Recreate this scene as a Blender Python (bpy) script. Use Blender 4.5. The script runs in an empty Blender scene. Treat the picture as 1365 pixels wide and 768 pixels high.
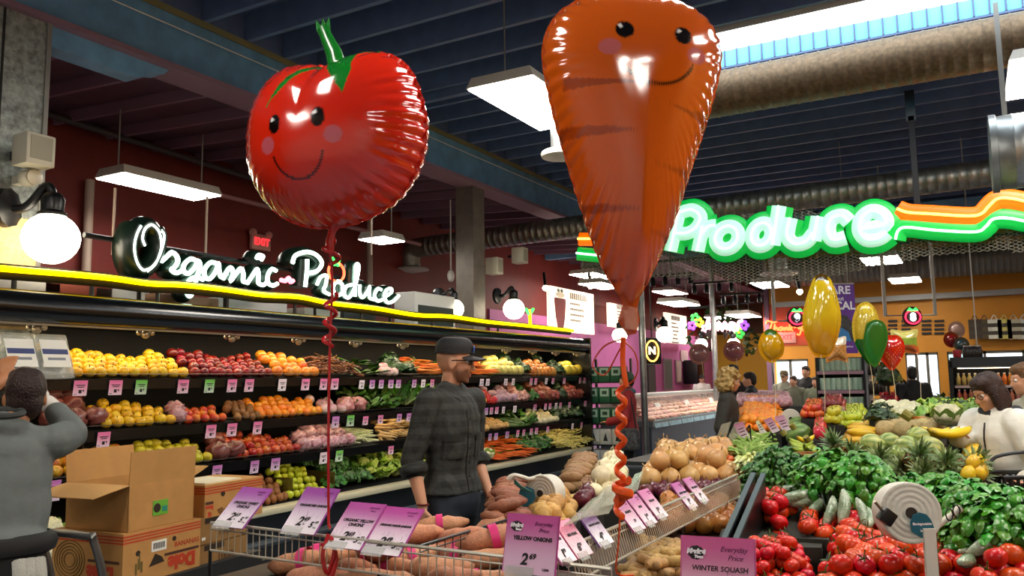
import bpy, bmesh, math, random
from mathutils import Vector, Matrix, noise
random.seed(7)
sc = bpy.context.scene
COL = sc.collection
rad = math.radians

# ------------------------------------------------------------------ camera
FPX, IW, IH = 1090.0, 1365.0, 768.0
_y, _p, _r = rad(29.2), rad(6.45), rad(0.85)
FWD = Vector((-math.sin(_y) * math.cos(_p), math.cos(_y) * math.cos(_p), math.sin(_p)))
_R = Vector((math.cos(_y), math.sin(_y), 0))
_U = _R.cross(FWD)
RGT = _R * math.cos(_r) - _U * math.sin(_r)
UPV = _U * math.cos(_r) + _R * math.sin(_r)
EYE = Vector((0, 0, 1.6))
cam_data = bpy.data.cameras.new('camera')
cam_data.sensor_width = 36.0
cam_data.lens = FPX / IW * 36.0
cam_data.clip_end = 200
cam = bpy.data.objects.new('camera', cam_data)
COL.objects.link(cam)
cam.matrix_world = Matrix((RGT, UPV, -FWD)).transposed().to_4x4()
cam.location = EYE
sc.camera = cam

# ------------------------------------------------------------------ world, exposure
world = bpy.data.worlds.new('world')
sc.world = world
world.use_nodes = True
bg = world.node_tree.nodes['Background']
bg.inputs[0].default_value = (0.86, 0.93, 1.0, 1)
bg.inputs[1].default_value = 5.0
sc.view_settings.view_transform = 'Standard'
sc.view_settings.look = 'None'
sc.view_settings.exposure = 0.3
sc.view_settings.gamma = 1.0
sc.view_settings.use_curve_mapping = False
try:
 sc.cycles.use_denoising = True
 sc.cycles.max_bounces = 6
 sc.cycles.transparent_max_bounces = 8
 sc.cycles.sample_clamp_indirect = 4.0
 sc.cycles.caustics_reflective = False
 sc.cycles.caustics_refractive = False
except Exception:
 pass

# ------------------------------------------------------------------ helpers
def P(px, py, x=None, y=None, z=None, d=None):
 """World point on the sight line through a pixel of the 1365x768 photograph, at a known plane or depth."""
 v = RGT * ((px - IW / 2) / FPX) + UPV * ((IH / 2 - py) / FPX) + FWD
 if x is not None:
  t = (x - EYE.x) / v.x
 elif y is not None:
  t = (y - EYE.y) / v.y
 elif z is not None:
  t = (z - EYE.z) / v.z
 else:
  t = d
 return EYE + v * t

def lin(h):
 h = h.lstrip('#')
 o = []
 for i in (0, 2, 4):
  c = int(h[i:i + 2], 16) / 255
  o.append(c / 12.92 if c <= 0.04045 else ((c + 0.055) / 1.055) ** 2.4)
 return tuple(o)

def col(c):
 return lin(c) if isinstance(c, str) else tuple(c)

MATS = {}

def M(name, c='808080', rough=0.6, metal=0.0, emit=0.0, vc=False, rnd=0.0, hue=0.0, grain=0.0, gscale=30.0, bump=0.0,
 bscale=60.0, alpha=1.0, spec=0.5, trans=0.0, coat=0.0, sss=0.0):
 """One procedural principled material: base colour (or the mesh's own colour attribute), random shift per object, grain, bump."""
 if name in MATS:
  return MATS[name]
 m = bpy.data.materials.new(name)
 m.use_nodes = True
 nt = m.node_tree
 b = nt.nodes['Principled BSDF']
 c = col(c)
 N, L = nt.nodes.new, nt.links.new
 b.inputs['Roughness'].default_value = rough
 b.inputs['Metallic'].default_value = metal
 b.inputs['Specular IOR Level'].default_value = spec
 if coat:
  b.inputs['Coat Weight'].default_value = coat
  b.inputs['Coat Roughness'].default_value = 0.08
 if trans:
  b.inputs['Transmission Weight'].default_value = trans
 if sss:
  b.inputs['Subsurface Weight'].default_value = sss
  b.inputs['Subsurface Radius'].default_value = (0.02, 0.01, 0.006)
 b.inputs['Alpha'].default_value = alpha
 src = None
 if vc:
  a = N('ShaderNodeVertexColor')
  a.layer_name = 'Col'
  src = a.outputs[0]
 else:
  r = N('ShaderNodeRGB')
  r.outputs[0].default_value = (*c, 1)
  src = r.outputs[0]
 if rnd or hue:
  oi = N('ShaderNodeObjectInfo')
  h = N('ShaderNodeHueSaturation')
  mr = N('ShaderNodeMapRange')
  mr.inputs[3].default_value = 1 - rnd
  mr.inputs[4].default_value = 1 + rnd
  L(oi.outputs['Random'], mr.inputs[0])
  L(mr.outputs[0], h.inputs['Value'])
  if hue:
   ml = N('ShaderNodeMath'); ml.operation = 'MULTIPLY'; ml.inputs[1].default_value = 7.13
   fr = N('ShaderNodeMath'); fr.operation = 'FRACT'
   mh = N('ShaderNodeMapRange')
   mh.inputs[3].default_value = 0.5 - hue
   mh.inputs[4].default_value = 0.5 + hue
   L(oi.outputs['Random'], ml.inputs[0]); L(ml.outputs[0], fr.inputs[0]); L(fr.outputs[0], mh.inputs[0])
   L(mh.outputs[0], h.inputs['Hue'])
  L(src, h.inputs['Color'])
  src = h.outputs[0]
 if grain or bump:
  tc = N('ShaderNodeTexCoord')
 if grain:
  n = N('ShaderNodeTexNoise')
  n.inputs['Scale'].default_value = gscale
  n.inputs['Detail'].default_value = 4
  L(tc.outputs['Object'], n.inputs['Vector'])
  mr2 = N('ShaderNodeMapRange')
  mr2.inputs[1].default_value = 0.3
  mr2.inputs[2].default_value = 0.7
  mr2.inputs[3].default_value = 1 - grain
  mr2.inputs[4].default_value = 1 + grain
  L(n.outputs[0], mr2.inputs[0])
  hs = N('ShaderNodeHueSaturation')
  L(mr2.outputs[0], hs.inputs['Value'])
  L(src, hs.inputs['Color'])
  src = hs.outputs[0]
 if bump:
  n2 = N('ShaderNodeTexNoise')
  n2.inputs['Scale'].default_value = bscale
  n2.inputs['Detail'].default_value = 3
  L(tc.outputs['Object'], n2.inputs['Vector'])
  bp = N('ShaderNodeBump')
  bp.inputs['Strength'].default_value = bump
  bp.inputs['Distance'].default_value = 0.01
  L(n2.outputs[0], bp.inputs['Height'])
  L(bp.outputs[0], b.inputs['Normal'])
 L(src, b.inputs['Base Color'])
 if emit:
  L(src, b.inputs['Emission Color'])
  b.inputs['Emission Strength'].default_value = emit
 MATS[name] = m
 return m

class MB:
 """Collects shapes into one mesh."""

 def __init__(s):
  s.v, s.f, s.c, s.m = [], [], [], []

 def add(s, vs, fs, c=None, mi=0):
  n = len(s.v)
  s.v += [tuple(v) for v in vs]
  s.f += [tuple(i + n for i in f) for f in fs]
  if isinstance(c, list):
   s.c += [col(x) for x in c]
  else:
   s.c += [tuple(col(c)) if c is not None else None] * len(vs)
  s.m += [mi] * len(fs)
  return s

 def box(s, x0, x1, y0, y1, z0, z1, c=None, mi=0, mat=None):
  vs = [Vector(p) for p in ((x0, y0, z0), (x1, y0, z0), (x1, y1, z0), (x0, y1, z0), (x0, y0, z1), (x1, y0, z1), (x1, y1, z1), (x0, y1, z1))]
  if mat is not None:
   vs = [mat @ v for v in vs]
  return s.add(vs, [(0, 3, 2, 1), (4, 5, 6, 7), (0, 1, 5, 4), (1, 2, 6, 5), (2, 3, 7, 6), (3, 0, 4, 7)], c, mi)

 def bevbox(s, x0, x1, y0, y1, z0, z1, b=0.01, c=None, mi=0, mat=None, seg=2):
  bm = bmesh.new()
  bmesh.ops.create_cube(bm, size=1.0)
  for v in bm.verts:
   v.co = Vector((x0 + (v.co.x + .5) * (x1 - x0), y0 + (v.co.y + .5) * (y1 - y0), z0 + (v.co.z + .5) * (z1 - z0)))
  bmesh.ops.bevel(bm, geom=list(bm.edges), offset=b, segments=seg, affect='EDGES', profile=0.5)
  bm.verts.index_update()
  vs = [mat @ v.co if mat is not None else v.co.copy() for v in bm.verts]
  fs = [tuple(v.index for v in f.verts) for f in bm.faces]
  bm.free()
  return s.add(vs, fs, c, mi)

 def slab(s, a, b, cc, d, t, c=None, mi=0):
  """A flat plate with corners a b cc d and thickness t against its normal."""
  a, b, cc, d = map(Vector, (a, b, cc, d))
  n = (b - a).cross(d - a).normalized() * t
  vs = [a, b, cc, d, a - n, b - n, cc - n, d - n]
  return s.add(vs, [(0, 1, 2, 3), (7, 6, 5, 4), (0, 4, 5, 1), (1, 5, 6, 2), (2, 6, 7, 3), (3, 7, 4, 0)], c, mi)

 def tube(s, pts, r, seg=8, c=None, mi=0, closed=False, flat=None, caps=True):
  """r a number or a list; flat=(axis Vector, factor) squashes the section along an axis."""
  pts = [Vector(p) for p in pts]
  n = len(pts)
  rs = r if isinstance(r, (list, tuple)) else [r] * n
  vs, fs, cs = [], [], []
  t0 = (pts[1] - pts[0]).normalized()
  up = Vector((0, 0, 1)) if abs(t0.z) < 0.9 else Vector((1, 0, 0))
  nrm = (up - t0 * up.dot(t0)).normalized()
  for i in range(n):
   if closed:
    t = pts[(i + 1) % n] - pts[i - 1]
   else:
    t = pts[min(i + 1, n - 1)] - pts[max(i - 1, 0)]
   t = t.normalized() if t.length > 1e-9 else t0
   nrm = nrm - t * nrm.dot(t)
   nrm = nrm.normalized() if nrm.length > 1e-6 else t.orthogonal().normalized()
   bi = t.cross(nrm)
   for k in range(seg):
    a = 2 * math.pi * k / seg
    o = (nrm * math.cos(a) + bi * math.sin(a)) * rs[i]
    if flat:
     o -= flat[0] * o.dot(flat[0]) * (1 - flat[1])
    vs.append(pts[i] + o)
    if isinstance(c, list):
     cs.append(col(c[i]))
  m = n if closed else n - 1
  for i in range(m):
   for k in range(seg):
    a, b = i * seg + k, i * seg + (k + 1) % seg
    j = (i + 1) % n
    fs.append((a, b, j * seg + (k + 1) % seg, j * seg + k))
  if not closed and caps:
   fs.append(tuple(range(seg - 1, -1, -1)))
   fs.append(tuple((n - 1) * seg + k for k in range(seg)))
  return s.add(vs, fs, cs if isinstance(c, list) else c, mi)

 def lathe(s, prof, seg=16, mat=None, c=None, mi=0, fn=None):
  """prof: (radius, z) from bottom to top; c a colour or a list of one colour per ring; fn(Vector, ring, k) moves a vertex."""
  vs, fs, cs = [], [], []
  for i, (r, z) in enumerate(prof):
   for k in range(seg):
    a = 2 * math.pi * k / seg
    v = Vector((r * math.cos(a), r * math.sin(a), z))
    if fn:
     v = fn(v, i, k)
    vs.append(mat @ v if mat is not None else v)
    if isinstance(c, list):
     cs.append(col(c[i]))
  n = len(prof)
  for i in range(n - 1):
   for k in range(seg):
    a, b = i * seg + k, i * seg + (k + 1) % seg
    fs.append((a, b, b + seg, a + seg))
  fs.append(tuple(range(seg - 1, -1, -1)))
  fs.append(tuple((n - 1) * seg + k for k in range(seg)))
  return s.add(vs, fs, cs if isinstance(c, list) else c, mi)

 def ball(s, ctr, r, seg=12, rings=8, c=None, mi=0, mat=None):
  r = Vector(r) if isinstance(r, (tuple, list, Vector)) else Vector((r, r, r))
  prof = [(math.sin(math.pi * i / rings), -math.cos(math.pi * i / rings)) for i in range(rings + 1)]
  prof[0] = (1e-3, -1); prof[-1] = (1e-3, 1)
  mm = Matrix.Translation(ctr) @ (mat if mat is not None else Matrix.Identity(4)) @ Matrix.Diagonal((*r, 1))
  return s.lathe(prof, seg, mm, c, mi)

 def prism(s, outline, mat, t, c=None, mi=0):
  """2D outline (x, y) counter-clockwise, extruded from z=0 to z=t, placed by mat."""
  n = len(outline)
  vs = [mat @ Vector((x, y, 0)) for x, y in outline] + [mat @ Vector((x, y, t)) for x, y in outline]
  fs = [tuple(range(n - 1, -1, -1)), tuple(range(n, 2 * n))] + [(i, (i + 1) % n, n + (i + 1) % n, n + i) for i in range(n)]
  return s.add(vs, fs, c, mi)

 def grid(s, f, nu, nv, c=None, mi=0):
  """f(u, v) -> Vector (or (Vector, colour)) over the unit square."""
  vs, cs = [], []
  for i in range(nu + 1):
   for j in range(nv + 1):
    q = f(i / nu, j / nv)
    if isinstance(q, tuple):
     vs.append(q[0]); cs.append(q[1])
    else:
     vs.append(q)
  fs = [(i * (nv + 1) + j, (i + 1) * (nv + 1) + j, (i + 1) * (nv + 1) + j + 1, i * (nv + 1) + j + 1) for i in range(nu) for j in range(nv)]
  return s.add(vs, fs, cs if cs else c, mi)

 def mesh(s, name, mats, smooth=True, angle=40):
  me = bpy.data.meshes.new(name)
  me.from_pydata(s.v, [], s.f)
  mats = mats if isinstance(mats, (list, tuple)) else [mats]
  for m in mats:
   me.materials.append(m)
  if len(mats) > 1:
   me.polygons.foreach_set('material_index', s.m)
  if any(x is not None for x in s.c):
   at = me.color_attributes.new('Col', 'FLOAT_COLOR', 'POINT')
   buf = []
   for x in s.c:
    x = x if x is not None else (0.5, 0.5, 0.5)
    buf += [x[0], x[1], x[2], 1.0]
   at.data.foreach_set('color', buf)
  if smooth:
   me.polygons.foreach_set('use_smooth', [True] * len(me.polygons))
   me.set_sharp_from_angle(angle=rad(angle))
  me.update()
  return me

 def build(s, name, mats, parent=None, smooth=True, loc=None, rz=0.0, angle=40):
  return link(name, s.mesh(name, mats, smooth, angle), parent, loc, rz)

def link(name, me, parent=None, loc=None, rz=0.0):
 o = bpy.data.objects.new(name, me)
 COL.objects.link(o)
 if parent is not None:
  o.parent = parent
 if loc is not None:
  o.location = loc
 if rz:
  o.rotation_euler.z = rz
 return o

def tag(o, label=None, cat=None, group=None, kind=None):
 if label: o['label'] = label
 if cat: o['category'] = cat
 if group: o['group'] = group
 if kind: o['kind'] = kind
 return o

def thing(name, label, cat, loc=(0, 0, 0), rz=0.0, group=None):
 o = bpy.data.objects.new(name, None)
 o.empty_display_size = 0.05
 COL.objects.link(o)
 o.location = loc
 o.rotation_euler.z = rz
 return tag(o, label, cat, group)

def struct(o):
 o['kind'] = 'structure'
 return o

def dup(o, loc=None, rz=None, label=None, group=None, rot=None, scale=None):
 c = o.copy()
 COL.objects.link(c)
 if loc is not None: c.location = loc
 if rz is not None: c.rotation_euler = (0, 0, rz)
 if rot is not None: c.rotation_euler = rot
 if scale is not None: c.scale = (scale,) * 3
 if label: c['label'] = label
 if group: c['group'] = group
 for ch in KIDS.get(o.name, list(o.children)):
  d = ch.copy(); COL.objects.link(d); d.parent = c
  for g in list(ch.children):
   e = g.copy(); COL.objects.link(e); e.parent = d
 return c

KIDS = {}

def roughen(me, amp, fx, fy, fz):
 """Push every vertex along its normal by smooth noise."""
 n = len(me.vertices)
 co, no = [0.0] * (3 * n), [0.0] * (3 * n)
 me.vertices.foreach_get('co', co)
 me.vertex_normals.foreach_get('vector', no)
 for i in range(0, 3 * n, 3):
  d = amp * noise.noise(Vector((co[i] * fx, co[i + 1] * fy, co[i + 2] * fz)))
  co[i] += no[i] * d; co[i + 1] += no[i + 1] * d; co[i + 2] += no[i + 2] * d
 me.vertices.foreach_set('co', co)
 me.update()

TMP = bpy.data.scenes.new('workbench')      # an empty scene to turn curves and modifiers into meshes quickly

def baked(o):
 TMP.collection.objects.link(o)
 vl = TMP.view_layers[0]
 vl.update()
 me = bpy.data.meshes.new_from_object(o.evaluated_get(vl.depsgraph))
 bpy.data.objects.remove(o)
 return me
ORD = ['first', 'second', 'third', 'fourth', 'fifth', 'sixth', 'seventh', 'eighth', 'ninth', 'tenth', 'eleventh', 'twelfth', 'thirteenth', 'fourteenth', 'fifteenth', 'sixteenth', 'seventeenth', 'eighteenth', 'nineteenth', 'twentieth']
for _t in ('twenty', 'thirty', 'forty', 'fifty'):
 ORD += ['%s-%s' % (_t, w) for w in ORD[:9]] + [{'twenty': 'thirtieth', 'thirty': 'fortieth', 'forty': 'fiftieth', 'fifty': 'sixtieth'}[_t]]

def text_mesh(s, size, mat, thick=0.0, shear=0.0, bold=0.0, align='CENTER', space=1.0):
 cu = bpy.data.curves.new('lettering', 'FONT')
 cu.body = s
 cu.size = size
 cu.extrude = thick
 cu.shear = shear
 cu.offset = bold
 cu.space_character = space
 cu.align_x = align
 cu.align_y = 'CENTER'
 cu.resolution_u = 3
 me = baked(bpy.data.objects.new('lettering', cu))
 if any(abs(v.co.y) > size * 2 or abs(v.co.x) > size * len(s) for v in me.vertices):   # a sharp corner shot out when thickened
  cu.offset = bold * .3
  me = baked(bpy.data.objects.new('lettering', cu))
 bpy.data.curves.remove(cu)
 me.name = 'lettering'
 me.materials.clear()
 me.materials.append(mat)
 return me

def text_obj(s, size, mat, parent, mat4, name='lettering', **k):
 o = link(name, text_mesh(s, size, mat, **k), parent)
 o.matrix_local = mat4
 return o

def frame(o, xaxis, yaxis):
 """4x4 with given x and y axes (z their cross product), at o."""
 x = Vector(xaxis).normalized()
 y = Vector(yaxis)
 y = (y - x * y.dot(x)).normalized()
 z = x.cross(y)
 m = Matrix((x, y, z)).transposed().to_4x4()
 m.translation = Vector(o)
 return m

def smooth_path(pts, n=6, closed=False):
 """Catmull-Rom through the points."""
 pts = [Vector(p) for p in pts]
 if len(pts) < 3:
  return pts
 out = []
 N = len(pts)
 rng = range(N) if closed else range(N - 1)
 for i in rng:
  if closed:
   p0, p1, p2, p3 = pts[i - 1], pts[i], pts[(i + 1) % N], pts[(i + 2) % N]
  else:
   p0, p1, p2, p3 = pts[max(i - 1, 0)], pts[i], pts[i + 1], pts[min(i + 2, N - 1)]
  for k in range(n):
   t = k / n
   out.append(0.5 * ((2 * p1) + (p2 - p0) * t + (2 * p0 - 5 * p1 + 4 * p2 - p3) * t * t + (3 * p1 - p0 - 3 * p2 + p3) * t ** 3))
 if not closed:
  out.append(pts[-1])
 return out

def rnd(a, b):
 return random.uniform(a, b)

# ================================================================== THE SETTING
NAVY = M('navy_paint', '576b92', 0.55, grain=0.15, gscale=6)
DECK = M('navy_deck', '46587c', 0.6, grain=0.12, gscale=5)
BLUE = M('blue_beam_paint', '6798c0', 0.5, grain=0.2, gscale=5)
PURP = M('purple_deck_paint', '5e4656', 0.6, grain=0.12, gscale=5)
PURPL = M('purple_joist_paint', '86687c', 0.6)
REDW = M('dark_red_wall_paint', '6e1c14', 0.6, grain=0.12, gscale=3)
PLUM = M('plum_wall_paint', 'b8689e', 0.6, grain=0.06, gscale=3)
YELW = M('yellow_wall_paint', 'd8ac24', 0.6)
ORGW = M('ochre_wall_paint', 'b97a14', 0.6, grain=0.08, gscale=2)
ORED = M('orange_red_paint', 'a83a14', 0.6)
WHITE = M('white_paint', 'd8d6cf', 0.5)
GREY = M('grey_metal', '8a8a86', 0.4, 0.3)
GALV = M('galvanised_steel', '9aa0a0', 0.38, 0.85, grain=0.22, gscale=9)
DUCT = M('tarnished_duct_metal', '6a5842', 0.55, 0.55, grain=0.3, gscale=26)
BLACK = M('black_paint', '0b0c0e', 0.35)
BLACKM = M('matte_black', '101113', 0.7)
CHROME = M('chrome', 'c8c8c8', 0.18, 1.0)
CONC = M('blue_grey_floor', '74808e', 0.35, grain=0.25, gscale=3)
GLASS = M('window_glass', 'ffffff', 0.02, trans=1.0)
MOTTLE = M('silver_brushed_cladding', '8d9490', 0.42, 0.6, grain=0.45, gscale=22, bump=0.5, bscale=90)
LAMP = M('lamp_diffuser', 'fff6ea', 0.5, emit=24.0)
LAMPS = M('case_lamp_tube', 'fff0d8', 0.5, emit=16.0)

# floor
b = MB(); b.box(-9, 6.2, -5, 21.2, -0.1, 0).box(-9, -4.2, 21.2, 31.2, -0.1, 0)
struct(b.build('floor', CONC, smooth=False))

# walls
def wall(name, x0, x1, y0, y1, z0, z1, m):
 return struct(MB().box(x0, x1, y0, y1, z0, z1).build(name, m, smooth=False))

wall('wall_left', -8.7, -8.5, -5, 31.2, 0, 5.4, REDW)
wall('wall_left_plum', -8.5, -8.46, 14.2, 30.9, 0, 3.05, PLUM)
wall('wall_alcove', -8.5, -6.3, 31, 31.2, 0, 3.2, YELW)
wall('wall_alcove_upper', -8.5, -6.3, 31, 31.2, 3.2, 5.4, M('dark_ochre_paint', '5c4210', 0.6))
struct(MB().prism([(-4.44, 21), (-4.40, 21), (-6.35, 31.1), (-6.55, 31.1)], Matrix.Identity(4), 5.4).build('wall_alcove_side', ORED, smooth=False))
struct(MB().box(-4.46, -4.35, 20.9, 21.2, 0, 5.4).build('trim_doorpost', M('plum_post', '6a4a62', 0.5), smooth=False))
wall('wall_right', 6.0, 6.2, -5, 21.2, 0, 5.4, ORGW)
wall('wall_rear', -8.7, 6.2, -5.2, -5, 0, 5.4, WHITE)
# far wall with a doorway and windows cut through (pieces around the openings)
YF = 21.0
def fx(px): return P(px, 480, y=YF).x
def fz(py, px=1200): return P(px, py, y=YF).z
D0, D1 = -4.35, fx(1077)
W0, W1 = fx(1207), fx(1251)
S0, S1 = fx(1263), fx(1420)
ZD, ZW, ZS0 = fz(479, 1047), fz(470, 1230), fz(482, 1300)
far = MB()
for x0, x1, z0, z1 in ((-4.4, D0, 0, 5.4), (D0, D1, ZD, 5.4), (D1, W0, 0, 5.4), (W0, W1, ZW, 5.4), (W1, S0, 0, 5.4),
     (S0, S1, ZW, 5.4), (S0, S1, 0, ZS0), (S1, 6.2, 0, 5.4), (W0, W1, 0, 0.5)):
 far.box(x0, x1, YF, YF + 0.2, z0, z1)
struct(far.build('wall_far', ORGW, smooth=False))
wall('wall_far_sign_panel', P(1018, 440, y=YF - .03).x, P(1085, 440, y=YF - .03).x, YF - 0.03, YF, fz(461, 1047), fz(405, 1047), ORED)
# windows / door glazing
FRAMEM = M('dark_window_frame', '5a5548', 0.5)
def window(name, x0, x1, z0, z1, mull):
 f = MB()
 for xa in [x0 + (x1 - x0) * k / mull for k in range(mull + 1)]:
  f.box(xa - 0.03, xa + 0.03, YF + 0.02, YF + 0.1, z0, z1)
 f.box(x0, x1, YF + 0.02, YF + 0.1, z1 - 0.06, z1)
 f.box(x0, x1, YF + 0.02, YF + 0.1, z0, z0 + 0.05)
 o = struct(f.build(name, FRAMEM, smooth=False))
 g = MB()
 for k in range(mull):
  w = (x1 - x0) / mull
  gg = MB().box(x0 + w * k, x0 + w * (k + 1), YF + 0.05, YF + 0.056, z0, z1)
  gg.build('pane', GLASS, o, smooth=False)
 return o
window('door_1', D0, D1, 0.0, ZD, 2)
window('window_1', W0, W1, 0.5, ZW, 3)
window('window_2', S0, S1, ZS0, ZW, 3)
# street outside: pavement and a pale building across the road
struct(MB().box(-30, 40, 21.25, 60, -0.12, -0.02).build('street', M('pavement', '9c9a94', 0.8), smooth=False))
ob = MB(); ob.box(-14, 25, 45, 52, 0, 5.5)
outb = tag(ob.build('building', M('pale_render', 'd9dde0', 0.8), smooth=False), 'pale low building across the street, seen through the far window', 'building')
for k in range(3):
 MB().box(-10 + k * 9, -8.8 + k * 9, 44.93, 45.05, 1.2, 3.8).build('window', M('pale_green_glass', '8fb3b0', 0.1), outb, smooth=False)

# ceiling: main bay deck with a skylight opening, left bay sloping deck
SKX0, SKX1, SKY0, SKY1 = -2.9, 2.6, 7.36, 8.22
SKY2 = 8.95
deck = MB()
for x0, x1, y0, y1 in ((-5.95, 6.2, -5, SKY0), (-5.95, SKX0, SKY0, SKY2), (SKX1, 6.2, SKY0, SKY2), (-5.95, 6.2, SKY2, 21.3), (-5.95, -4.2, 21.3, 31.2)):
 deck.box(x0, x1, y0, y1, 5.06, 5.14)
ceiling = struct(deck.build('ceiling', DECK, smooth=False))
jm = MB().box(-5.75, 6.0, -0.025, 0.025, 4.80, 5.06).mesh('joist', NAVY, False)
jl = MB().box(-5.75, SKX0, -0.025, 0.025, 4.80, 5.06).mesh('joist', NAVY, False)
yj = 2.3
while yj < 20.9:
 if SKY0 - 0.05 < yj < SKY2 + 0.02:
  link('joist', jl, ceiling, (0, yj, 0))
 else:
  link('joist', jm, ceiling, (0, yj, 0))
 yj += 0.49
for k in range(5):   # blocking between joists
 xx = -4.6 + k * 2.3
 MB().box(xx - 0.02, xx + 0.02, 11.9 + (k % 3) * 1.2, 15.9 + (k % 3) * 1.2, 4.9, 5.06).build('blocking', NAVY, ceiling, smooth=False)
MB().box(-5.75, SKX0, SKY0 - 0.09, SKY0 - 0.01, 4.72, 5.06).build('skylight_header', NAVY, ceiling, smooth=False)
# skylight well
well = struct(MB().box(SKX0, SKX1, SKY0 - 0.012, SKY0, 4.80, 5.06).box(SKX0 - .02, SKX0, SKY0, SKY2, 4.8, 5.06).box(SKX1, SKX1 + .02, SKY0, SKY2, 4.8, 5.06)
   .build('trim_skylight', WHITE, smooth=False))
CYAN = bpy.data.materials.new('cyan_skylight_sheet')
CYAN.use_nodes = True
nt = CYAN.node_tree
nt.nodes.clear()
_o = nt.nodes.new('ShaderNodeOutputMaterial'); _t = nt.nodes.new('ShaderNodeBsdfTranslucent'); _d = nt.nodes.new('ShaderNodeBsdfDiffuse'); _mx = nt.nodes.new('ShaderNodeMixShader')
_t.inputs[0].default_value = (*lin('b4f4ff'), 1); _d.inputs[0].default_value = (*lin('a8ecfa'), 1)
_mx.inputs[0].default_value = 0.35
nt.links.new(_t.outputs[0], _mx.inputs[1]); nt.links.new(_d.outputs[0], _mx.inputs[2]); nt.links.new(_mx.outputs[0], _o.inputs[0])
n_sheet = 44
ws = (SKX1 - SKX0) / n_sheet
shm = MB().box(0.008, ws - 0.008, 0, 0.006, 0, 0.17).mesh('sheet', CYAN, False)
btm = MB().box(-0.008, 0.008, -0.012, 0.008, 0, 0.17).mesh('batten', NAVY, False)
for k in range(n_sheet):
 link('sheet', shm, well, (SKX0 + ws * k, SKY1, 4.80))
 link('batten', btm, well, (SKX0 + ws * k, SKY1, 4.80))
# left bay
XB = -5.85
XW = -8.5
def zl(x): return 4.28 + (XB - x) * 0.055
lm = MB().slab((XB, -5, zl(XB) + .2), (XB, 31.2, zl(XB) + .2), (XW, 31.2, zl(XW) + .2), (XW, -5, zl(XW) + .2), 0.08)
cl = struct(lm.build('ceiling_left', PURP, smooth=False))
jb = MB()
for xa, xb in ((XW, XB),):
 jb.add([(xa, -.02, zl(xa)), (xb, -.02, zl(xb)), (xb, .02, zl(xb)), (xa, .02, zl(xa)), (xa, -.02, zl(xa) + .2), (xb, -.02, zl(xb) + .2), (xb, .02, zl(xb) + .2), (xa, .02, zl(xa) + .2)],
  [(0, 3, 2, 1), (4, 5, 6, 7), (0, 1, 5, 4), (1, 2, 6, 5), (2, 3, 7, 6), (3, 0, 4, 7)])
jbm = jb.mesh('joist', PURPL, False)
yj = 2.0
while yj < 22.8:
 link('joist', jbm, cl, (0, yj, 0))
 yj += 0.62
# long beam with lower flange, haunch at the first pillar
bm_ = struct(MB().box(-5.97, -5.75, -5, 28, 4.30, 4.76).build('beam', BLUE, smooth=False))
MB().box(-5.97, -5.75, -5, 28, 4.76, 5.06).build('upper_fascia', NAVY, bm_, smooth=False)
MB().box(-6.03, -5.69, -5, 28, 4.255, 4.30).build('lower_flange', PURPL, bm_, smooth=False)
MB().box(-5.735, -5.725, -5, 28, 4.74, 4.80).build('top_edge_strip', M('ochre_edge', '7a7350', 0.6), bm_, smooth=False)
MB().tube([(-5.70, -5, 4.60), (-5.70, 22.9, 4.66)], 0.006, 6).build('conduit', WHITE, bm_)
MB().prism([(2.9, 4.30), (2.9, 4.10), (4.15, 4.10), (4.25, 4.18), (4.38, 4.21), (4.46, 4.30)], frame((-5.95, 0, 0), (0, 1, 0), (0, 0, 1)), 0.18).build('haunch', BLUE, bm_, smooth=False)
# pillars on the beam line
def pillar(name, y0, y1, x0, x1, m, top=4.255):
 return struct(MB().box(x0, x1, y0, y1, 0, top).build(name, m, smooth=False))
pl = P(57, 250, x=-5.75)
pil = pillar('pillar_1', 2.55, pl.y, -6.1, -5.75, MOTTLE)
MB().box(-5.75, -5.735, pl.y - 0.03, pl.y + 0.004, 0, 4.255).build('corner_trim', GREY, pil, smooth=False)
MB().box(-5.75, -5.742, 3.05, 3.065, 1, 4.255).build('panel_joint', BLACKM, pil, smooth=False)
MB().box(-5.75, -5.74, 2.55, pl.y, 2.0, 2.78).build('cream_panel', M('cream_board', 'c9b07c', 0.7, grain=0.2, gscale=40), pil, smooth=False)
p2a, p2b = P(631, 350, x=-5.8), P(658, 350, x=-5.8)
pil2 = pillar('pillar_2', p2a.y, p2a.y + 0.3, -6.08, -5.8, M('grey_brown_pillar', '6b655c', 0.5, 0.2, grain=0.2, gscale=8))
# slim steel posts
for i, (px, xx, rr, zt) in enumerate(((857, -4.75, 0.055, 5.06), (953, -5.5, 0.07, 5.06))):
 q = P(px, 480, x=xx)
 struct(MB().lathe([(rr, 0), (rr, zt)], 14).build('pillar_%d' % (i + 3), GALV, loc=(q.x, q.y, 0)))

# long conduits on the red wall / under the left bay
def pipe(name, pts, r, m, label, n=1):
 return tag(MB().tube(smooth_path(pts, 6) if n > 1 else pts, r, 10).build(name, m), label, 'pipe')
a_, b_ = P(285, 258, x=-7.3), P(560, 326, x=-7.3)
pipe('conduit', [a_, b_], 0.03, M('dusty_pink_pipe', '8d5c5c', 0.5), 'long pinkish conduit running under the left roof behind the tomato balloon')
a_, b_ = P(57, 150, x=-8.2), P(225, 203, x=-8.2)
pipe('conduit', [a_, a_ + (b_ - a_) * 2.3], 0.04, M('dusky_pipe', '3b3238', 0.5), 'dark conduit along the top of the red wall')
q0, q1 = P(120, 240, x=-8.4), P(115, 380, x=-8.4)
pipe('wall_pipe', [(-8.4, q0.y, 1.8), (-8.4, q0.y, q0.z)], 0.05, M('pale_pipe', 'a89384', 0.5), 'pale vertical pipe on the red wall left of the light')
q0 = P(493, 300, x=-8.4)
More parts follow.
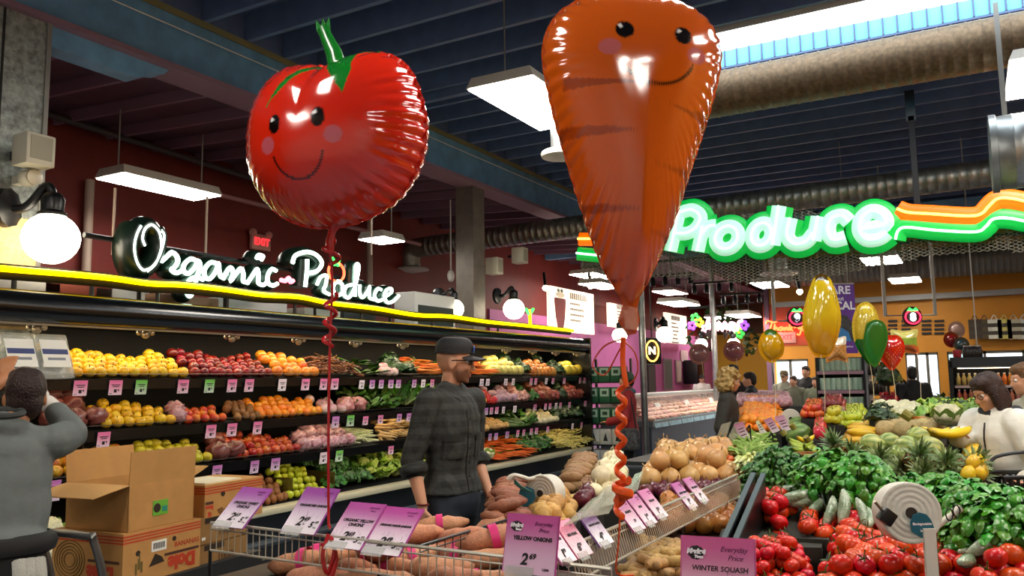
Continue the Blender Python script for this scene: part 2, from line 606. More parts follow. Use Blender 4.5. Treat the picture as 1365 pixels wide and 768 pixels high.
pipe('wall_pipe', [(-8.4, q0.y, 1.8), (-8.4, q0.y, 4.3)], 0.05, M('pale_pipe'), 'pale vertical pipe on the red wall right of the tomato balloon')

# ================================================================== CEILING FIXTURES
HOUS = M('lamp_housing', 'b9b4aa', 0.5)
def troffer(cx, cy, z, w, l, label, rods=True, ztop=4.85, rz=0.0, lamp=LAMP, group=None):
 t = thing("ceiling_light", label, "light", (cx, cy, z), rz, group)
 h = MB()
 h.add([(-w / 2, -l / 2, 0), (w / 2, -l / 2, 0), (w / 2, l / 2, 0), (-w / 2, l / 2, 0),
  (-w / 2 + .04, -l / 2 + .02, .09), (w / 2 - .04, -l / 2 + .02, .09), (w / 2 - .04, l / 2 - .02, .09), (-w / 2 + .04, l / 2 - .02, .09)],
  [(4, 5, 6, 7), (0, 1, 5, 4), (1, 2, 6, 5), (2, 3, 7, 6), (3, 0, 4, 7), (0, 3, 2, 1)])
 h.build('housing', HOUS, t, smooth=False)
 MB().box(-w / 2 + .015, w / 2 - .015, -l / 2 + .015, l / 2 - .015, -0.012, -0.002).build('diffuser', lamp, t, smooth=False)
 if rods:
  for sy in (-1, 1):
   MB().tube([(0, sy * l * .42, .08), (0, sy * l * .42, ztop - z)], 0.008, 6).build('rod', GREY, t)
 return t
def lightpx(q, z, label, **k):
 a = [P(x, y, z=z) for x, y in q]
 xs = sorted(p.x for p in a); ys = sorted(p.y for p in a)
 troffer((xs[0] + xs[1] + xs[2] + xs[3]) / 4, sum(ys) / 4, z, (xs[2] + xs[3] - xs[0] - xs[1]) / 2, (ys[2] + ys[3] - ys[0] - ys[1]) / 2, label, **k)
lightpx(((632, 115), (725, 97), (770, 150), (725, 185)), 4.0, 'large bright ceiling light panel between the two big balloons')
lightpx(((130, 235), (177, 228), (290, 262), (250, 268)), 3.62, 'long fluorescent light hanging before the red wall above the organic sign', ztop=4.3)
lightpx(((490, 321), (519, 329), (527, 318), (500, 312)), 3.45, 'small bright light at the red wall right of the tomato balloon', ztop=4.3)
for (cx, cy, w, l, lab) in ((-3.75, 18.3, .62, 1.25, 'ceiling light below the round air diffuser under the green sign'),
       (-1.27, 15.6, .62, 1.1, 'ceiling light just under the last letter of the green sign'),
       (-1.13, 19.2, .6, 1.1, 'far ceiling light above the illuminated number eight')):
 troffer(cx, cy, 3.6, w, l, lab)
a = P(905, 405, x=-5.6); troffer(a.x, a.y, a.z, .6, 1.3, 'ceiling light over the meat counter', rods=True)
a = P(991, 421, y=20.2); troffer(a.x, a.y, a.z, .6, 1.3, 'ceiling light over the flower department sign', rods=True)
a = P(802, 381, x=-6.3); troffer(a.x, a.y, a.z, .5, 1.2, 'ceiling light half hidden by the tip of the carrot balloon', ztop=4.3)
a = P(1358, 106, z=4.3); troffer(a.x + .25, a.y, 4.3, .7, 1.2, 'bright ceiling light at the photo edge beside the cut duct end')
for i, (x, y) in enumerate(((-0.8, 3.5), (1.1, 4.7), (2.2, 3.2), (4.4, 5.8), (-2.6, 0.6), (2.6, -2.4), (-4.2, -2.0), (3.4, -1.5), (3.8, 11.5), (4.6, 8.6), (5.0, 3.0), (4.4, 17.0))):
 troffer(x, y, 4.35, .62, 1.25, '%s ceiling light panel over the sales floor outside the view' % ORD[i], group='ceiling lights outside the view')

troffer(-7.0, 21.3, 3.9, .62, 1.25, 'added ceiling light brightening the far end of the meat counter, behind the flower sign', ztop=4.3)  # unseen fixture, added to brighten the far counter end
troffer(-7.4, 27.5, 3.6, .62, 1.25, 'added ceiling light brightening the yellow end wall, behind the flower sign', ztop=4.3)  # added in the alcove because its yellow wall came out too dark
troffer(-7.3, 16.8, 3.9, .62, 1.25, 'added ceiling light brightening the plum wall behind the menu boards', ztop=4.3)  # extra unseen fixture, put in to lift the counter and plum wall

# ducts
def ribbed(p0, p1, r, name, m, label, pitch=0.115, cat='duct', ring=True):
 p0, p1 = Vector(p0), Vector(p1)
 ax = (p1 - p0).normalized()
 L = (p1 - p0).length
 prof = []
 z = 0.0
 while z < L:
  prof += [(r, z), (r, z + pitch - .018), (r + .006, z + pitch - .012), (r + .006, z + pitch - .004)]
  z += pitch
 q = ax.to_track_quat('Z', 'Y').to_matrix().to_4x4()
 q.translation = p0
 return MB().lathe(prof, 28, q), m, name, label, cat
def duct(*a, **k):
 mb, m, name, label, cat = ribbed(*a, **k)
 return tag(mb.build(name, m, angle=60), label, cat)
duct((-2.6, 8.3, 4.545), (3.2, 8.3, 4.545), 0.235, 'air_duct', DUCT, 'large rust-toned spiral air duct just under the skylight')
t = thing('air_duct', 'long galvanised spiral duct behind the green sign, with elbow and round diffuser', 'duct', (0, 0, 0))
mb, *_ = ribbed((-8.15, 11.5, 3.93), (4.5, 11.5, 4.12), 0.17, 'd', GALV, '')
mb.build('pipe', M('duct_galvanised', '8d8a80', 0.4, 0.8, grain=0.3, gscale=10), t, angle=60)
e = [Vector((-8.15, 11.5, 3.93)), Vector((-8.35, 11.5, 3.91)), Vector((-8.45, 11.5, 3.8)), Vector((-8.45, 11.5, 3.6))]
MB().tube(smooth_path(e, 8), 0.172, 24).build('elbow', MATS['duct_galvanised'], t)
MB().lathe([(0.1, 3.60), (0.30, 3.57), (0.33, 3.54), (0.24, 3.53), (0.1, 3.50)], 28, Matrix.Translation((-8.45, 11.5, 0))).build('diffuser', WHITE, t)
# cut duct end at the right
c0 = P(1320, 206, y=8.0)
t = thing('air_duct', 'bright galvanised duct section with an open rolled end, strapped up at the photo edge', 'duct')
mb, *_ = ribbed((c0.x + 0.02, 8.0, c0.z), (c0.x + 2.5, 8.0, c0.z), 0.315, 'd', GALV, '', pitch=.16)
mb.build('pipe', GALV, t, angle=60)
ring = MB()
q = Matrix.Rotation(rad(90), 4, 'Y'); q.translation = (c0.x, 8.0, c0.z)
ring.lathe([(0.30, 0), (0.335, 0.0), (0.335, 0.05), (0.32, 0.055), (0.30, .05)], 32, q)
ring.build('end_collar', GALV, t)
MB().box(c0.x + .11, c0.x + .15, 7.99, 8.01, c0.z + .3, 4.8).build('strap', GREY, t, smooth=False)
# round diffusers
def rdiff(px, py, d, r, label, ztop):
 p = P(px, py, d=d)
 t = thing('air_diffuser', label, 'air vent', p)
 MB().lathe([(r * .3, -.05), (r * .95, -.03), (r, 0), (r * .9, .02), (r * .55, .03), (r * .5, .05)], 24).build('rim', WHITE, t)
 MB().lathe([(r * .5, .03), (r * .5, .03 + ztop)], 20).build('neck', GALV, t)
rdiff(1038, 364, 14.5, .33, 'round white air diffuser under the green produce sign', 0.22)
rdiff(748, 205, 7.5, .19, 'round white air diffuser half hidden behind the carrot balloon', 1.0)
# hanging pole of the sign
pp = P(1222, 265, y=10.02)
t = thing('hanging_pole', 'black pole with top plate that hangs the green sign from the ceiling', 'pole', (pp.x, 10.06, 0))
MB().box(-.05, .05, -.03, .03, 4.45, 4.8).build('plate', BLACK, t, smooth=False)
MB().box(-.03, .03, -.03, .03, 3.25, 4.5).build('shaft', BLACKM, t, smooth=False)

# exit sign, speaker, emergency lamp
REDE = M('red_exit_glow', 'ff2a30', 0.5, emit=2.0)
def exitsign(p, label, w=.34, h=.22, ax=(0, 1, 0)):
 t = thing('exit_sign', label, 'sign', p)
 X = Vector(ax); n = X.cross(Vector((0, 0, 1)))
 m = frame((0, 0, 0), X, (0, 0, 1))
 MB().bevbox(-w / 2, w / 2, -h / 2, h / 2, -.06, 0, .015, mat=m).build('case', M('salmon_exit_case', 'c98c82', 0.5), t)
 text_obj('EXIT', h * .62, REDE, t, frame(n * .004, X, (0, 0, 1)), thick=.003, bold=.004)
 if 'red wall' in label:
  for s in (-1, 1):
   MB().ball(m @ Vector((s * w * .42, h * .55, -.02)), .055, c=None).build('emergency_lamp', M('salmon_exit_case'), t)
pe = P(349, 323, x=-8.4)
exitsign(pe, 'small red exit sign with two lamp heads on the red wall')
pe = P(1047, 450, y=YF - .08)
exitsign(pe, 'red exit sign above the bright far doorway', .5, .28, (1, 0, 0))
ps = P(45, 202, x=-5.5)
t = thing('loudspeaker', 'off-white box loudspeaker on the mottled pillar', 'speaker', ps)
MB().bevbox(-.09, .09, -.1, .1, -.11, .11, .012).build('cabinet', M('cream_plastic', 'c9c6b4', 0.5), t)
MB().box(.09, .094, -.075, .075, -.07, .09).build('grille', M('grey_grille', 'a8a694', 0.7, bump=.4, bscale=300), t, smooth=False)
MB().box(-.25, -.09, -.02, .02, -.03, .03).build('bracket', BLACK, t, smooth=False)
ps = P(38, 238, x=-5.6)
t = thing('emergency_lamp', 'round cream lamp head under the loudspeaker on the pillar', 'lamp', ps)
MB().ball((0, 0, 0), (.07, .07, .06), 16, 10).build('lamp_head', M('cream_plastic'), t)
MB().lathe([(.05, .0), (.055, .03), (.02, .035)], 16, Matrix.Rotation(rad(90), 4, 'Y') @ Matrix.Translation((0, 0, .05))).build('lens', M('frosted_lens', 'c8bfa8', .2), t)
MB().box(-.16, -.05, -.03, .03, -.03, .03).build('bracket', M('cream_plastic'), t, smooth=False)

# globe lamps with ornate black arms
GLOBE = M('glowing_globe', 'fff1d6', 0.4, emit=9.0)
def globe(p, r, label, arm=(-.35, 0, .22), ornate=True, g=None):
 t = thing('globe_lamp', label, 'lamp', p, group=g)
 MB().ball((0, 0, 0), (r, r, r * .96), 20, 12).build('globe', GLOBE, t)
 MB().lathe([(r * .5, r * .86), (r * .52, r * .95), (r * .4, r * 1.05), (r * .42, r * 1.5), (r * .3, r * 1.7), (r * .1, r * 1.78)], 16).build('cap', BLACK, t)
 a = Vector(arm)
 pts = smooth_path([(0, 0, r * 1.65), Vector((a.x * .15, a.y * .15, r * 2.0)), Vector((a.x * .55, a.y * .55, max(a.z, r * 1.2))), Vector((a.x, a.y, a.z))], 6)
 MB().tube(pts, r * .17, 10).build('arm', BLACK, t)
 q = (a.normalized() if abs(a.z) < .01 else Vector((a.x, a.y, 0)).normalized()).to_track_quat('Z', 'Y').to_matrix().to_4x4()
 q.translation = (a.x, a.y, a.z)
 MB().lathe([(r * .2, -r * .4), (r * .7, -r * .25), (r * .72, -r * .1), (r * .75, 0.0)], 20, q, fn=lambda v, i, k: v * (1 + .06 * (k % 2)) if 0 < i < 3 else v).build('wall_rose', BLACK, t)
 return t
gp = P(68, 318, x=-5.42); globe(gp, .182, 'big glowing globe lamp on an ornate black arm at the mottled pillar', (-.3, -.16, .22))
gp = P(605, 412, x=-5.55); globe(gp, .125, 'glowing globe lamp behind the yellow neon line, left of the grey pillar', (-.3, .1, .2))
gp = P(685, 412, x=-5.5); globe(gp, .15, 'glowing globe lamp on a black arm right of the grey pillar', (-.28, 0, .2))
gp = P(826, 447, x=-4.9); globe(gp, .12, 'glowing globe lamp behind the orange balloon ribbon', (.08, .02, .2))
gp = P(886, 446, x=-4.55); globe(gp, .145, 'glowing globe lamp on the arm right of the steel post', (-.16, -.02, .18))
gp = P(935, 459, x=-5.85); globe(gp, .15, 'glowing globe lamp left of the far steel post under the flower sign', (.2, 0, .25))
gp = P(978, 459, y=19.2); globe(gp, .15, 'glowing globe lamp right of the far steel post', (-.2, 0, .25))
# small bulbs over the menu boards
BULB = M('warm_bulb', 'ffe2b0', 0.4, emit=30.0)
for px, py, lab in ((727, 384, 'small bare bulb spot left of the milkshake menu board'), (787, 382, 'small bare bulb spot above the right corner of the milkshake menu board'),
     (1066, 389, 'small warm spot lamp left of the banana balloon')):
 p = P(px, py, x=-6.9) if px < 900 else P(px, py, y=16)
 t = thing('spot_lamp', lab, 'lamp', p)
 MB().ball((0, 0, 0), .055).build('bulb', BULB, t)
 MB().tube([(0, 0, .04), (-.05, .05, .3)], .03, 8).build('stem', BLACK, t)
# black track spots under the mesh sign
for i, (px, py) in enumerate(((895, 372), (950, 382), (988, 397))):
 p = P(px, py, y=14.5 + i)
 t = thing('track_light', 'black track with small spot heads, %s from the carrot balloon' % ORD[i], 'light', p)
 MB().box(-.45, .45, -.02, .02, .06, .1).build('track', BLACK, t, smooth=False)
 for k in range(4):
  MB().lathe([(.03, -.12), (.05, -.1), (.045, .02), (.02, .06)], 10, Matrix.Translation((-.36 + .24 * k, 0, 0))).build('spot_head', BLACK, t)
 MB().tube([(0, 0, .1), (0, 0, 4.8 - p.z)], .012, 6).build('rod', BLACK, t)
# pull-down reels hanging
for px, py, lab in ((601, 368, 'pale cord reel hanging left of the grey pillar'),):
 p = P(px, py, x=-6.6)
 t = thing('cord_reel', lab, 'reel', p)
 MB().ball((0, 0, 0), (.05, .07, .09)).build('reel', WHITE, t)
 MB().tube([(0, 0, .08), (0, 0, 4.28 - p.z)], .012, 6).build('cord', WHITE, t)
for px, py, lab in ((659, 355, 'white box speaker on the right side of the grey pillar'), (693, 341, 'grey box speaker hung behind the grey pillar')):
 p = P(px, py, x=-5.9)
 t = thing('loudspeaker', lab, 'speaker', p)
 MB().bevbox(-.1, .1, -.09, .09, -.12, .12, .012).build('cabinet', M('cream_plastic'), t)
 MB().box(.1, .104, -.07, .07, -.09, .09).build('grille', M('grey_grille'), t, smooth=False)
 MB().box(-.2, -.1, -.02, .02, -.02, .02).build('bracket', BLACK, t, smooth=False)

# ================================================================== BIG GREEN NEON SIGN
GFACE = M('green_sign_face', '00a63c', 0.4, emit=0.55)
GFACE2 = M('green_sign_side', '00702a', 0.5)
LETW = M('white_letter_face', 'b8ecd2', 0.4, emit=0.5)
NEONG = M('mint_neon_tube', 'c8ffe6', 0.4, emit=2.2)
NEONO = M('orange_neon_tube', 'ffb347', 0.4, emit=5.0)
OFACE = M('orange_sign_face', 'ff6a00', 0.4, emit=0.6)
NEONR = M('red_neon_tube', 'ff4a2a', 0.4, emit=5.0)
NEONY = M('yellow_neon_tube', 'ffd400', 0.4, emit=3.0)
SY = 9.9
sign = thing('neon_sign', 'large green neon sign reading Produce with orange and green waves on wire mesh', 'sign', (0, 0, 0))
def S(px, py, dy=0.0): return P(px, py, y=SY + dy)
def stroke(parent, name, pts, r, m, dy, closed=False, flat=0.35, n=5, seg=12):
 q = smooth_path([S(*p) for p in pts], n, closed)
 q = [Vector((v.x, v.y + dy, v.z)) for v in q]
 return MB().tube(q, r, seg, closed=closed, flat=(Vector((0, 1, 0)), flat)).build(name, m, parent)
def ell(cx, cy, rx, ry, n=14, sk=-.06):
 return [(cx + rx * math.cos(2 * math.pi * k / n) - ry * .18 * math.sin(2 * math.pi * k / n) * -1 * .6, cy - ry * math.sin(2 * math.pi * k / n) + sk * rx * math.cos(2 * math.pi * k / n)) for k in range(n)]
LET = {  # letter strokes in photograph pixels: (points, closed)
 'P': [([(908, 336), (920, 282)], 0), ([(918, 286), (936, 281), (948, 290), (943, 304), (930, 312), (913, 312)], 0)],
 'r': [([(920, 336), (927, 303)], 0), ([(926, 314), (934, 304), (944, 302)], 0)],
 'o': [(ell(971, 318, 15, 15), 1)],
 'd': [(ell(1017, 314, 13, 15), 1), ([(1040, 276), (1032, 328)], 0)],
 'u': [([(1055, 292), (1051, 315), (1060, 326), (1075, 324), (1086, 312)], 0), ([(1092, 290), (1086, 322)], 0)],
 'c': [([(1133, 297), (1123, 289), (1109, 294), (1105, 309), (1112, 321), (1128, 318)], 0)],
 'e': [([(1150, 307), (1180, 301), (1177, 288), (1163, 283), (1150, 292), (1147, 308), (1156, 320), (1172, 319), (1183, 311)], 0)],
}
LSHIFT = {'P': -12, 'r': 12}
for ch, st in LET.items():
 root = None
 for pts, cl_ in st:
  pts = [(x + LSHIFT.get(ch, 0), y) for x, y in pts]
  if root is None:
   root = stroke(sign, 'letter', pts, .155, GFACE, 0.0, cl_, .3)
   root['label'] = 'green outline panel of the letter ' + ch
  else:
   stroke(root, 'outline_panel', pts, .155, GFACE, 0.0, cl_, .3)
  stroke(root, 'letter_face', pts, .085, LETW, -.06, cl_, .4)
  stroke(root, 'neon_tube', pts, .011, NEONG, -.105, cl_, 1.0, seg=8)
for nm, pts, w, fm, nm2 in (('wave', [(1196, 279), (1210, 284), (1240, 286), (1290, 289), (1308, 286), (1318, 276), (1330, 266), (1350, 266), (1380, 272), (1430, 276)], .105, OFACE, NEONO),
       ('wave', [(1194, 320), (1198, 308), (1210, 304), (1250, 308), (1300, 310), (1314, 303), (1324, 293), (1345, 292), (1380, 298), (1430, 301)], .105, GFACE, NEONG),
       ('wave', [(772, 319), (790, 319)], .09, OFACE, NEONO), ('wave', [(770, 338), (800, 341), (830, 342)], .09, GFACE, NEONG)):
 o = stroke(sign, nm, pts, w, fm, 0.0, False, .35)
 o['label'] = ('orange' if fm is OFACE else 'green') + ' neon wave'
 stroke(o, 'neon_tube', pts, .014, nm2, -.05, False, 1.0, seg=8)
# expanded metal mesh (far too many strands to pick apart)
mz0, mz1 = 2.62, 3.62
mm = MB()
cw, chh = 0.075, 0.036
x0, x1 = S(770, 300).x, S(1480, 300).x
nx = int((x1 - x0) / cw)
nz = int((mz1 - mz0) / chh)
for j in range(nz):
 z = mz0 + j * chh
 for i in range(nx):
  xa = x0 + i * cw
  top = 3.42 + .16 * math.sin((xa + 3.2) * 1.5)
  bot = 2.80 + .10 * math.sin((xa + 1.0) * 1.7)
  if not (bot < z < top):
   continue
  for s in (1, -1):
   za, zb = z + s * chh * .5, z - s * chh * .5
   mm.add([(xa, .07, za - .005), (xa + cw * .5, .085, z * 1 + (0 if False else -s * chh * 0) - .005 - s * 0), (xa + cw * .5, .085, z + .005), (xa, .07, za + .005),
     (xa + cw, .07, za - .005), (xa + cw, .07, za + .005)], [(0, 1, 2, 3), (1, 4, 5, 2)])
me_ = mm.build('wire_mesh', M('dark_expanded_metal', '6e6a5c', 0.5, 0.4), sign, smooth=False, loc=(0, SY, 0))
me_['kind'] = 'stuff'
MB().tube([(x0, SY + .1, 3.1), (x1, SY + .1, 3.05)], .02, 8).build('frame_bar', BLACK, sign)

# ================================================================== ORGANIC SIGN (neon script above the case)
OX = -5.2
osign = thing('neon_sign', 'white-green neon script sign reading Organic Produce above the produce case', 'sign', (0, 0, 0))
def O1(p): return (150 + p[0] / 5.909, 280 + p[1] / 5.909)
def O2(p): return (300 + p[0] / 3.84, 200 + p[1] / 3.84)
CAN = M('black_green_letter_can', '0d1f16', 0.3)
NEONW = M('white_green_neon', 'd6ffe9', 0.4, emit=4.5)
OL = [('O', O1, .022, .075, [[(215, 125), (185, 180), (163, 260), (165, 350), (190, 430), (235, 475), (300, 450), (350, 380), (385, 280), (395, 200), (375, 165)],
    [(245, 285), (225, 225), (245, 150), (295, 118), (340, 150), (365, 205), (372, 300), (330, 420), (260, 485)]]),
 ('r', O1, .018, .05, [[(385, 405), (430, 365), (465, 335), (500, 355), (515, 400), (490, 450), (465, 470), (500, 495), (545, 480)]]),
 ('g', O1, .018, .05, [[(660, 400), (615, 385), (565, 430), (560, 480), (600, 500), (650, 450), (675, 400), (690, 450), (660, 540), (640, 620), (610, 680), (585, 640), (600, 560), (660, 530), (715, 550)]]),
 ('a', O1, .018, .05, [[(820, 420), (770, 415), (725, 470), (730, 530), (770, 540), (815, 480), (835, 420), (840, 480), (860, 530), (900, 500)]]),
 ('n', O1, .018, .05, [[(870, 545), (910, 470), (935, 455), (950, 500), (930, 560), (975, 500), (1010, 460), (1030, 500), (1030, 560), (1065, 570)]]),
 ('i', O1, .018, .05, [[(1060, 580), (1100, 520), (1140, 465), (1150, 520), (1150, 575), (1190, 590), (1225, 560)], [(1135, 385), (1150, 355), (1185, 365), (1170, 395)]]),
 ('c', O1, .018, .05, [[(1290, 480), (1255, 465), (1225, 510), (1225, 570), (1260, 595), (1300, 580)]]),
 ('P', O2, .02, .06, [[(410, 700), (418, 620), (420, 560)], [(345, 580), (360, 540), (420, 522), (470, 540), (495, 580), (470, 620), (420, 632)]]),
 ('r', O2, .017, .042, [[(470, 690), (490, 650), (520, 645), (515, 690), (505, 720), (535, 740)]]),
 ('o', O2, .017, .042, [[(575, 670), (600, 690), (600, 730), (575, 745), (555, 720), (560, 685), (590, 672)]]),
 ('d', O2, .017, .042, [[(650, 690), (620, 700), (610, 740), (635, 755), (665, 700), (685, 600), (670, 590), (665, 680), (665, 750)]]),
 ('u', O2, .017, .042, [[(690, 690), (690, 735), (705, 755), (735, 715), (740, 700), (740, 755), (765, 765)]]),
 ('c', O2, .017, .042, [[(800, 715), (780, 712), (765, 745), (780, 772), (810, 765)]]),
 ('e', O2, .017, .042, [[(815, 755), (850, 730), (850, 710), (830, 715), (815, 745), (830, 780), (860, 775), (890, 745)]])]
OL = [(a, f, r * .95, c, [[(x, y) for x, y in st] for st in sts]) for a, f, r, c, sts in OL]
for ch, f, r, rc, sts in OL:
 root = None
 for st in sts:
  wp = smooth_path([P(*f(p), x=OX) for p in st], 5)
  back = [v + Vector((-.09, 0, 0)) for v in wp]
  mb = MB().tube(back, rc, 10, flat=(Vector((1, 0, 0)), 1.5))
  if root is None:
   root = mb.build('letter_can', CAN, osign); root['label'] = 'black channel of the letter ' + ch
  else:
   mb.build('dot_can' if ch == 'i' else 'loop_can', CAN, root)
  MB().tube(wp, r, 8).build('neon_tube', NEONW, root)
# red dash and tomato between the words
MB().tube(smooth_path([P(*O2(p), x=OX) for p in ((285, 665), (310, 670), (325, 655), (335, 675), (350, 668))], 4), .02, 8).build('neon_tube', M('pink_neon_tube', 'ff6a7a', .4, emit=4), osign)
tm = MB(); cpt = P(*O2((570, 625)), x=OX)
tm.tube([cpt + Vector((0, .11 * math.cos(a), .09 * math.sin(a))) for a in [2 * math.pi * k / 24 for k in range(24)]], .012, 8, closed=True)
tmo = tm.build('tomato_neon', NEONR, osign); tmo['label'] = 'red neon tomato outline'
for s in (-1, 1):
 MB().tube([cpt + Vector((0, 0, .07)), cpt + Vector((0, s * .05, .13)), cpt + Vector((0, s * .02, .06))], .012, 8).build('leaf_neon', M('green_neon_tube', '38ff5a', .4, emit=3), tmo)
# carrying rail and rods
ra, rb = P(112, 313, x=-5.36), P(400, 362, x=-5.36)
MB().tube([ra, ra + (rb - ra) * 1.42], .02, 8).build('rail', BLACK, osign)
for px, pa in ((150, 250), (274, 262), (495, 285)):
 q = P(px, 340, x=-5.38); q2 = P(px, pa, x=-5.38)
 MB().tube([q, (q.x, q.y, q2.z)], .010, 6).build('rod', M('pale_pipe'), osign)
for px in (185, 300, 420, 520):
 q = P(px, 400, x=-5.30)
 MB().tube([(q.x, q.y, 2.2), (q.x, q.y, q.z + .1)], .015, 6).build('leg', BLACK, osign)

# yellow neon line along the case top
yl = thing('neon_line', 'wavy yellow neon line running along the top of the produce case', 'neon sign')
yp = [(-20, 356), (40, 361), (100, 366), (150, 371), (200, 378), (245, 380), (300, 386), (350, 393), (400, 396), (440, 404), (500, 411), (555, 420), (600, 422), (650, 429), (700, 434), (764, 441)]
ypw = smooth_path([P(x, y, x=-5.08) for x, y in yp], 5)
MB().tube(ypw, .02, 8).build('neon_tube', NEONY, yl)
bk = MB()
n_ = len(ypw)
bk.tube([v + Vector((-.05, 0, -.012)) for v in ypw], .05, 8, flat=(Vector((1, 0, 0)), .5))
bk.build('channel', M('dark_yellow_channel', '3a3208', .5), yl)
for k in range(4, n_, 9):
 v = ypw[k]
 MB().tube([(v.x - .06, v.y, 2.16), (v.x - .06, v.y, v.z)], .015, 6).build('leg', BLACK, yl)
q = P(706, 415, x=-5.08)
MB().tube(smooth_path([P(707, 434, x=-5.08), P(706, 420, x=-5.08), P(705, 413, x=-5.08)], 4), .022, 8).build('sprout_neon', NEONY, yl)
for s in (-1, 1):
 MB().tube(smooth_path([P(706, 420, x=-5.08), P(706 + 5 * s, 412, x=-5.08), P(706 + 2 * s, 415, x=-5.08)], 4), .016, 8).build('leaf_neon', MATS['green_neon_tube'], yl)

# ================================================================== PRODUCE KINDS
PRO = M('waxy_produce', rough=0.3, vc=True, rnd=0.11, hue=0.012, grain=0.10, gscale=60)
PROM = M('matte_produce', rough=0.6, vc=True, rnd=0.16, hue=0.01, grain=0.18, gscale=70, bump=0.25, bscale=120)
LEAFM = M('leaf_green', rough=0.45, vc=True, rnd=0.18, hue=0.015, grain=0.12, gscale=40)
NETM = M('printed_net', rough=0.35, vc=True, rnd=0.15, grain=0.25, gscale=120)

def mix(a, b, t):
 a, b = col(a), col(b)
 return tuple(a[i] * (1 - t) + b[i] * t for i in range(3))

def fruit(r, cbot, cmid, ctop, sq=0.92, dim=0.22, stem='4a3418', seg=14, rings=9, wob=0.03, mat=PRO, seed=0, blush=None):
 """A round fruit: squashed, dimpled at the stem, coloured bottom to top, with an optional blush on one side."""
 mb = MB()
 prof, cs = [], []
 for i in range(rings + 1):
  a = math.pi * i / rings
  rr = math.sin(a)
  z = -math.cos(a) * sq
  if dim and i > rings * .55:
   z -= dim * max(0, 1 - rr / .62) ** 1.3
  if dim and i < rings * .3:
   z += dim * .5 * max(0, 1 - rr / .5) ** 1.3
  prof.append((max(rr, 1e-3) * r, z * r))
  t = i / rings
  cs.append(mix(cbot, cmid, t * 2) if t < .5 else mix(cmid, ctop, t * 2 - 1))
 rn = random.Random(seed)
 ph = rn.random() * 6
 mb.lathe(prof, seg, None, cs , fn=lambda v, i, k: Vector((v.x * (1 + wob * math.sin(3 * 2 * math.pi * k / seg + ph)), v.y * (1 + wob * math.cos(2 * 2 * math.pi * k / seg + ph)), v.z)))
 if blush:
  for i, v in enumerate(mb.v):
   if mb.c[i] is not None:
    t = max(0, min(1, (v[0] / r + .35 + .3 * noise.noise(Vector(v) * 30 + Vector((seed, 0, 0)))) * 1.1))
    mb.c[i] = mix(mb.c[i], blush, t)
 if stem:
  zt = prof[-1][1]
  mb.tube([(0, 0, zt - .1 * r), (.04 * r, 0, zt + .25 * r), (.12 * r, .05 * r, zt + .42 * r)], r * .06, 5, c=stem)
 return mb.mesh('fruit', mat, True, 60)

def oblong(L, r, c0, c1, c2=None, bend=0.0, taper=0.25, seg=10, n=9, lump=0.06, mat=PRO, seed=0, stripes=None, nose=1.0):
 """A long vegetable lying along X, centred on the origin."""
 mb = MB()
 pts, rs, cs = [], [], []
 rn = random.Random(seed)
 for i in range(n):
  t = i / (n - 1)
  x = (t - .5) * L
  rr = r * (max(0.0, math.sin(math.pi * (t * .96 + .02))) ** (.45 * nose)) * (1 - taper * t)
  rr *= 1 + lump * rn.uniform(-1, 1)
  pts.append((x, bend * (4 * (t - .5) ** 2), rn.uniform(-1, 1) * lump * r))
  rs.append(max(rr, r * .08))
  cs.append(mix(c0, c1, t) if c2 is None else (mix(c0, c1, t * 2) if t < .5 else mix(c1, c2, t * 2 - 1)))
 mb.tube(pts, rs, seg, c=cs)
 if stripes:
  k0 = 0
  for i in range(n):
   for k in range(seg):
    if k % 2:
     mb.c[k0 + i * seg + k] = mix(mb.c[k0 + i * seg + k], stripes, .75)
 return mb.mesh('vegetable', mat, True, 70)

def leafclump(n, L, W, cols, up=0.6, spread=1.0, ruff=0.15, seed=0, stem=None, nu=4, core=None, lay=None):
 """A bunch of curved leaves springing from the origin. lay=(dx, dy) makes them lean along one direction."""
 rn = random.Random(seed)
 mb = MB()
 for i in range(n):
  a = rn.random() * 2 * math.pi
  el = up + rn.uniform(-.35, .35)
  d = Vector((math.cos(a) * spread, math.sin(a) * spread, el))
  if lay:
   d += Vector((lay[0], lay[1], 0))
  d.normalize()
  side = d.cross(Vector((0, 0, 1))).normalized() if abs(d.z) < .98 else Vector((1, 0, 0))
  nrm = side.cross(d)
  l = L * rn.uniform(.7, 1.1)
  w = W * rn.uniform(.7, 1.15)
  c = cols[rn.randrange(len(cols))]
  c2 = stem or c
  ph = rn.random() * 6

  def f(u, v, d=d, side=side, nrm=nrm, l=l, w=w, c=c, c2=c2, ph=ph):
   ww = w * (math.sin(math.pi * min(1, .12 + u * .88)) ** .7)
   p = d * (l * u) + side * ((v - .5) * 2 * ww) + nrm * (-.28 * l * u * u + ruff * w * math.sin(v * 9 + u * 7 + ph) * u - .5 * ww * (2 * abs(v - .5)) ** 2)
   return p, mix(c2, c, min(1, u * 1.7)) if abs(v - .5) > .1 else mix(c2, mix(c, 'c8d890', .25), min(1, u * 1.2))
  mb.grid(f, nu, 4)
 if core:
  mb.ball((0, 0, core[0] * .5), core[0], 10, 7, core[1])
 return mb.mesh('bunch', LEAFM, True, 80)

